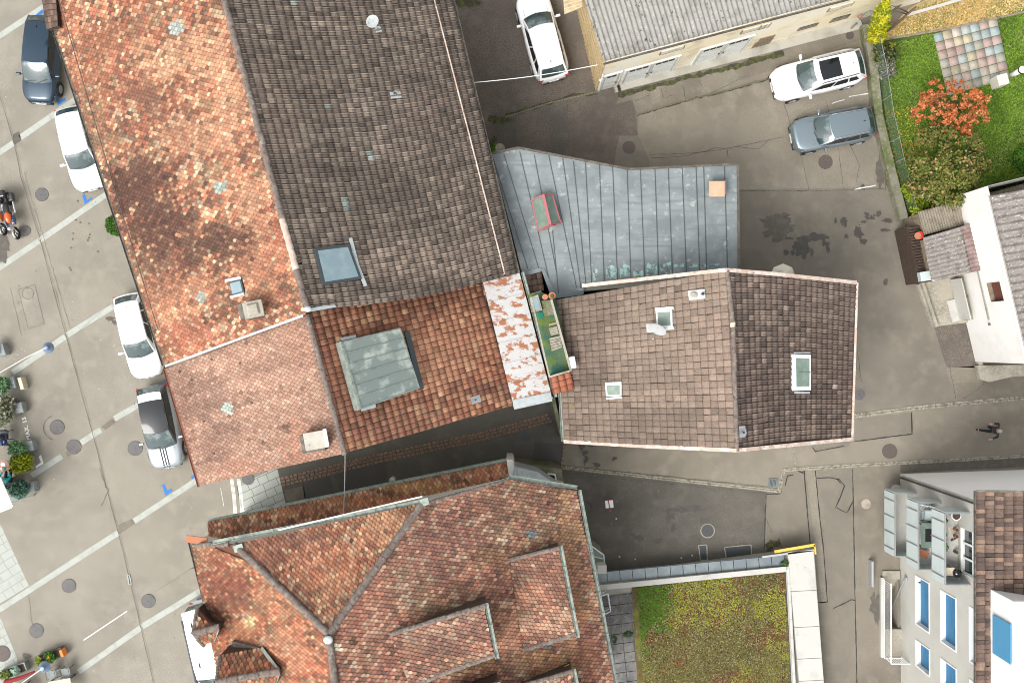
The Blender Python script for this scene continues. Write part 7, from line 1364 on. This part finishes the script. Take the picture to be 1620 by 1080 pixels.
t = place('market_awning', 'white awning roof cut by the left edge of the photo', 'awning', P(0, 780)); mb = MB(); mb.prism([P(x, y, 2.7) for x, y in [(-60, 700), (0, 757), (19, 800), (-60, 830)]], .12); mb.build('canopy', M['render_blue'] if 0 else M['white_trim'], t); mb = MB(); mb.bar(P(0, 755, 2.75), P(20, 801, 2.75), .10, .06); mb.bar(P(-60, 832, 2.75), P(19, 802, 2.75), .06, .05); mb.build('edge_tube', M['white_trim'], t); mb = MB(); mb.tube([P(12, 797, 2.6), (P(12, 797, 2.6).x, P(12, 797, 2.6).y, 0)], .04, 8); mb.build('post', M['white_trim'], t)
# flower troughs and cafe corner at the bottom left
def trough(label, px, rz, m, plants):
    c = P(*px); t = place('flower_trough', label, 'planter', c); mb = MB(); mb.box(c + Vector((0, 0, .22)), (1.35, .46, .44), rz, top=1.05); mb.build('trough', M[m], t, bevel=.02); mb = MB(); mb.box(c + Vector((0, 0, .445)), (1.28, .4, .012), rz); mb.build('soil', M['soil'], t)
    R_ = Matrix.Rotation(rz, 3, 'Z')
    for i, (u, r_, cols, n_) in enumerate(plants): p = c + R_ @ Vector((u, 0, .6)); leaves('foliage', t, [(p.x, p.y, p.z, r_, r_, .2)], n_, .075, *cols, seed=90 + i + int(px[0]))
    return t
trough('brown trough with yellow flowers, grasses and an orange end above the grey lamp', (84, 1034), .36, 'iron_brown', [(-.45, .22, ([(190, 190, 60), (120, 150, 50)], [1, 2]), 220), (.1, .30, ([(70, 120, 40), (50, 96, 34), (96, 150, 60)], [3, 3, 1]), 700), (.13, .14, ([(240, 190, 50), (226, 160, 40)], [1, 1]), 90), (-.15, .16, ([(100, 60, 90), (70, 40, 60)], [1, 1]), 120)])
mb = MB(); mb.box(P(100, 1031, .35), (.16, .40, .44), .36, top=.9); tag(mb.build('orange_crate', M['orange'], None, bevel=.02), 'orange crate at the right end of the brown trough', 'crate')
trough('green trough with a pale succulent beside the slab paving at the bottom left', (27, 1057), .36, 'gutter', [(.25, .22, ([(170, 200, 180), (130, 170, 150)], [2, 1]), 260), (-.3, .26, ([(70, 100, 50), (130, 140, 70)], [2, 1]), 420)])
mb = MB(); mb.tube([P(9, 1078, .5), P(34, 1071, 1.0), P(54, 1062, 2.2)], [.14, .10, .05], 8); tag(mb.build('folded_parasol', M['darkred'], None, True), 'dark red folded parasol under the lower hanging lamp', 'parasol')
chair('grey chair left of the pair behind the pale wooden table', (P(89, 1062).x, P(89, 1062).y, 0), math.radians(192), 'planter', None, 'steel_dark'); chair('grey chair right of the pair behind the pale wooden table', (P(111, 1059).x, P(111, 1059).y, 0), math.radians(192), 'planter', None, 'steel_dark')
def table(label, px, rz, sz): 
    c = P(*px); t = thing('table', label, 'table', c, rz); mb = MB(); mb.box((0, 0, .74), (*sz, .04)); mb.build('table_top', M['wood_light'], t, bevel=.01)
    for a in (-1, 1):
        for b in (-1, 1): mb = MB(); mb.box((a * (sz[0] / 2 - .06), b * (sz[1] / 2 - .06), .36), (.05, .05, .72)); mb.build('leg', M['steel_dark'], t)
table('pale wooden cafe table at the bottom edge in front of two grey chairs', (106, 1079), math.radians(10), (1.15, .8)); table('pale wooden table cut by the bottom left corner beside the red parasol', (42, 1088), .5, (.8, .6))
def lamp(label, px, z, arm):
    c = P(*px, z); t = place('hanging_lamp', label, 'street lamp', c); mb = MB(); mb.disc((c.x, c.y, z - .16), .27, .12, 24, r2=.16); mb.disc((c.x, c.y, z - .04), .16, .14, 20, r2=.09); mb.build('lamp_shade', M['lamp_blue'], t, bevel=.01); mb = MB(); mb.disc((c.x, c.y, z - .17), .22, .01, 20); mb.build('lens', M['lens'], t)
    mb = MB(); a = [Vector((c.x, c.y, z + .1))] + [P(*q) for q in arm]; mb.tube(a, .018, 6); mb.build('cable', M['white_trim'], t); return t
lamp('blue grey street lamp hanging over the pale stone strip at the left', (74, 550), 5.5, [(40, 566, 5.6), (-40, 612, 6.0)]); lamp('pale blue grey street lamp hanging above the dark red parasol', (68, 1056), 5.5, [(45, 1072, 5.6), (-20, 1118, 6.0)])
mb = MB(); a, b = P(748, 131, 6.0), P(945, 103, 4.9); pts = [a.lerp(b, i / 12) - Vector((0, 0, .35 * math.sin(math.pi * i / 12))) for i in range(13)]; mb.tube(pts, .018, 6); tag(mb.build('overhead_cable', M['white_trim']), 'white cable sagging between the long house and the garage building', 'cable')
mb = MB(); a, b = P(546, 718, 7.5), P(543, 820, 7.0); pts = [a.lerp(b, i / 8) - Vector((0, 0, .1 * math.sin(math.pi * i / 8))) for i in range(9)]; mb.tube(pts, .02, 5); tag(mb.build('overhead_cable', M['galv']), 'thin grey cable across the alley below the ridge of the salmon roof', 'cable')
t = place('sign_board', 'small white sign plate with a red and white stick lying in the rear court', 'sign', P(964, 797)); mb = MB(); mb.box(P(964, 797, .45), (.40, .38, .02), .1); mb.build('plate', M['white_trim'], t); mb = MB(); mb.tube([P(962, 789, .5), P(966, 809, .5)], .025, 6); mb.build('stick', M['tail_red'], t); mb = MB(); mb.tube([P(964, 797, .44), P(964, 797, 0)], .02, 6); mb.build('post', M['galv'], t)
# ================================================================ GARDEN
sheet('lawn', [(1375, 55), (1700, -80), (1900, -80), (1900, 250), (1620, 300), (1440, 348), (1400, 240)], Z3, 'lawn'); sheet('dry_bank', [(1385, 66), (1440, 12), (1520, -30), (1900, -180), (1900, -20), (1620, 14), (1500, 48), (1390, 62)], Z5 + .01, 'dry')
r = np.random.default_rng(9)
def tufts(name, poly, n, z, size, cols, wts, seed, hgt=.06):
    r = np.random.default_rng(seed); pts = np.array([[P(x, y).x, P(x, y).y] for x, y in poly]); lo, hi = pts.min(0), pts.max(0); c = lo + (hi - lo) * r.random((n, 2)); ins = np.zeros(n, bool); m = len(pts)
    for i in range(m):
        a, b = pts[i], pts[(i + 1) % m]; cond = (a[1] > c[:, 1]) != (b[1] > c[:, 1]); xi = (b[0] - a[0]) * (c[:, 1] - a[1]) / (b[1] - a[1] + 1e-9) + a[0]; ins ^= cond & (c[:, 0] < xi)
    c = c[ins]; n = len(c); a = r.uniform(0, 2 * math.pi, n); d_ = np.stack([np.cos(a), np.sin(a), np.zeros(n)], 1); e_ = np.stack([-np.sin(a), np.cos(a), np.zeros(n)], 1); C = np.concatenate([c, np.full((n, 1), z)], 1); s_ = size * r.uniform(.6, 1.4, (n, 1)); h_ = np.array([[0, 0, 1]]) * hgt * r.uniform(.4, 1.2, (n, 1)) * (.5 + fbm(c[:, 0], c[:, 1], 1.1, seed))[:, None]
    V = np.stack([C - e_ * s_ * .35, C + e_ * s_ * .35, C + d_ * s_ + h_], 1).reshape(-1, 3); pal = np.array([lin(x) for x in cols]); w_ = np.array(wts, float) / sum(wts); q = np.clip(fbm(c[:, 0], c[:, 1], .7, seed + 2) * 1.5 - .25 + r.normal(0, .2, n), 0, .999); col = pal[np.clip(np.searchsorted(np.cumsum(w_), q), 0, len(pal) - 1)] * r.uniform(.75, 1.2, (n, 1))
    return tag(np_mesh(name, V, np.arange(3 * n).reshape(n, 3), M['tint'], None, col), kind='stuff')
tufts('lawn_grass', [(1392, 74), (1476, 54), (1500, 152), (1597, 122), (1578, 26), (1700, -10), (1700, 280), (1620, 298), (1442, 345), (1404, 240)], 60000, Z4, .085, [(72, 98, 24), (92, 122, 32), (108, 138, 44), (84, 110, 34), (128, 142, 76)], [2, 3, 3, 2, .6], 3)
tufts('dry_grass', [(1392, 66), (1445, 14), (1700, -60), (1700, -2), (1500, 46)], 14000, Z5 + .012, .085, [(196, 160, 100), (160, 136, 80), (120, 116, 60), (214, 182, 122)], [3, 2, 2, 2], 4, .05)
tufts('fallen_leaf_litter', [(1400, 170), (1450, 170), (1460, 240), (1425, 300), (1405, 240)], 420, Z5 + .05, .07, [(200, 170, 60), (190, 120, 50)], [2, 1], 6, .03)
t = place('garden_path_kerb', 'pale concrete kerb running through the dry bank', 'kerb', P(1434, 25)); mb = MB(); mb.bar(P(1433, 25), P(1540, -6), .15, .08); mb.build('kerb', M['concrete_light'], t)
mb = MB(); mb.bar(P(1392, 64), P(1500, 46), .12, .06); mb.bar(P(1500, 46), P(1700, 2), .12, .06); tag(mb.build('bed_edging', M['timber_grey']), 'weathered edging between the dry bank and the lawn', 'edging')
PC = [(186, 166, 156), (160, 172, 170), (186, 176, 152), (170, 168, 154), (178, 156, 148), (188, 180, 166), (166, 174, 170)]
r = np.random.default_rng(12); q4 = [P(x, y, .05) for x, y in [(1476, 54), (1577, 27), (1598, 124), (1499, 152)]]; V, F, T = [], [], []
for i in range(7):
    for j in range(7):
        cs = []
        for a, b in ((i + .03, j + .03), (i + .97, j + .03), (i + .97, j + .97), (i + .03, j + .97)): cs.append(q4[0].lerp(q4[1], a / 7).lerp(q4[3].lerp(q4[2], a / 7), b / 7))
        b_ = len(V); dz_ = r.uniform(0, .006); V += [(p.x, p.y, p.z + dz_) for p in cs] + [(p.x, p.y, 0) for p in cs]; F += [(b_, b_ + 1, b_ + 2, b_ + 3)] + [(b_ + k_, b_ + 4 + k_, b_ + 4 + (k_ + 1) % 4, b_ + (k_ + 1) % 4) for k_ in range(4)]; c_ = np.array(lin(PC[(i * 2 + j * 3 + (i * j) % 3 + int(r.integers(0, 2))) % 7])) * r.uniform(.85, 1.0); T += [c_] * 5
M['slabtint'] = mat('pastel paving slabs', (1, 1, 1), .9, attr='tint', var=[(2, (.75, .74, .72), .45, .7, 7, 'MULTIPLY'), (20, (.7, .7, .7), .6, .75, 4, 'MULTIPLY')], bump=(30, .3)); o = np_mesh('patio_slabs', np.array(V), np.array(F), M['slabtint'], None, np.array(T)); o['kind'] = 'structure'
c = P(1580, 130); t = place('garden_grill', 'cream garden chimney grill with a white capped flue on the pastel patio', 'garden grill', c); mb = MB(); mb.box(P(1581, 129, .45), (.55, .55, .8), .25); mb.build('base', M['render_cream'], t, bevel=.03); mb = MB(); x, y = P(1588, 126).x, P(1588, 126).y; mb.tube([(x, y, .8), (x, y, 1.75)], .13, 16); mb.build('flue', M['white_trim'], t, True); mb = MB(); mb.tube([(x, y, 1.75), (x, y, 1.85)], .2, 20); mb.build('black_ring', M['black'], t); mb = MB(); mb.disc((x, y, 1.85), .18, .12, 20, r2=.06); mb.build('cap', M['white_trim'], t)
def tree(name, label, px, lobes, n, size, cols, seed, hgt, r0=.09, limbs=8, cat='tree', flat=.3, hollow=.35, long=1.5, group=None):
    c = P(*px); t = place(name, label, cat, c, group); lb = []; 
    for (x, y, z, rr, rz_) in lobes: p = P(x, y, z); lb.append((p.x, p.y, z, rr, rr, rz_))
    leaves('crown', t, lb, n, size, *cols, seed=seed, flat=flat, hollow=hollow, long=long); random.seed(seed); lim = [random.choice(lb) for _ in range(limbs)]; trunk(t, c, (c.x + .05, c.y, hgt), r0, [(l[0] + random.uniform(-.5, .5) * l[3], l[1] + random.uniform(-.5, .5) * l[4], l[2] + l[5] * random.uniform(-.3, .5)) for l in lim]); return t
rr = random.Random(3); ol = []
for i in range(150):
    a = rr.uniform(0, 6.28); q = rr.random() ** .62 * rr.uniform(.75, 1.12); ol.append((1500 + 64 * q * math.cos(a), 172 + 44 * q * math.sin(a), 2.2 + rr.uniform(-.4, .5), rr.uniform(.08, .22), .15))
ol += [(1510, 128, 2.6, .18, .15), (1482, 128, 2.4, .12, .1), (1546, 150, 2.4, .3, .2), (1556, 172, 2.2, .22, .15), (1448, 182, 2.1, .18, .12), (1455, 208, 1.9, .13, .1), (1500, 135, 2.5, .12, .1), (1562, 158, 2.2, .1, .1)]
tree('maple_tree', 'small orange leaved tree overlapping the pastel patio', (1500, 180), ol, 7500, .085, ([(206, 124, 76), (190, 106, 62), (218, 146, 96), (160, 100, 56), (146, 120, 66)], [4, 3, 2.5, 1.8, 1]), 21, 2.3, .05, 20, hollow=.1)
bl = []
for i in range(60):
    a = rr.uniform(0, 6.28); q = rr.random() ** .5; bl.append((1497 + 62 * q * math.cos(a), 264 + 58 * q * math.sin(a), 2.4 + (1 - q) * 1.1 + rr.uniform(-.3, .3), rr.uniform(.3, .5), .35))
tree('bushy_tree', 'broad olive green tree with brownish top beside the ribbed shed', (1490, 262), bl, 19000, .095, ([(112, 112, 54), (138, 132, 74), (88, 110, 38), (150, 120, 68), (66, 88, 28), (170, 152, 104)], [4, 3, 4.5, 2, 3.5, 1]), 22, 2.6, .12, 16, hollow=.25)
tree('bushy_tree', 'yellow green shrub at the foot of the olive tree by the ribbed shed', (1456, 315), [(1450 + dx, 312 + dy, 1.2, .42, .4) for dx, dy in ((0, 0), (-12, -12), (10, -14), (14, 6), (2, 18), (28, 14), (24, -6))], 2600, .10, ([(134, 150, 34), (104, 124, 28), (160, 170, 60), (74, 92, 22)], [4, 4, 2, 2]), 23, 1.0, .06, 6)
tree('conifer', 'narrow yellow green conifer beside the garage corner', (1386, 62), [(1388, 56, 1.0, .42, .6), (1391, 42, 2.2, .40, .8), (1394, 28, 3.4, .34, .8), (1396, 16, 4.5, .26, .7), (1399, 8, 5.4, .16, .5), (1384, 58, 1.4, .3, .4)], 4600, .11, ([(190, 184, 30), (164, 164, 26), (206, 196, 60), (120, 132, 24), (140, 160, 40)], [4, 3, 2, 2, 2]), 24, 4.8, .09, 6, long=2.2)
tree('shrub', 'dark green shrub between the conifer and the chain link fence', (1402, 82), [(1400 + dx, 84 + dy, .8, .36, .4) for dx, dy in ((0, 0), (8, -6), (-8, 8), (6, 12), (12, 4), (-10, -4))], 1500, .08, ([(70, 84, 50), (96, 106, 66), (52, 64, 36), (130, 124, 50)], [3, 3, 2, .6]), 25, .7, .04, 5, 'shrub'); tree('shrub', 'silvery shrub along the fence below the dark green one', (1400, 108), [(1400 + dx, 108 + dy, .7, .30, .35) for dx, dy in ((0, 0), (8, -6), (-2, 10), (10, 6), (-6, -8))], 1200, .08, ([(168, 166, 152), (140, 138, 122), (110, 112, 90), (190, 186, 172)], [3, 3, 2, 1]), 26, .6, .03, 5, 'shrub')
tree('shrub', 'dark green shrub cut by the right edge beside the lawn', (1612, 250), [(1612, 250, .7, .4, .4), (1624, 262, .7, .45, .4), (1618, 240, .7, .35, .3)], 1300, .09, ([(50, 92, 24), (74, 120, 30), (96, 140, 50)], [3, 3, 1]), 27, .6, .04, 4, 'shrub')
tree('boxwood_ball', 'dark green clipped boxwood peeping out under the orange eave', (186, 358), [(184, 356, .55, .52, .5)], 2600, .06, ([(54, 96, 22), (74, 118, 30), (40, 74, 18)], [4, 3, 2]), 28, .4, .05, 3, 'shrub', hollow=.75)
tree('shrub', 'small weed growing at the corner of the zinc roof and the long house', (781, 236), [(779, 240, .5, .22, .2), (783, 230, .4, .14, .2)], 300, .07, ([(110, 150, 40), (80, 120, 30)], [2, 2]), 29, .3, .02, 2, 'shrub')
mb = MB(); mb.disc(P(791, 238, 0), .26, .5, 16); tag(mb.build('rain_barrel', M['concrete']), 'round stone basin in the corner beside the long house and the zinc roof', 'basin')
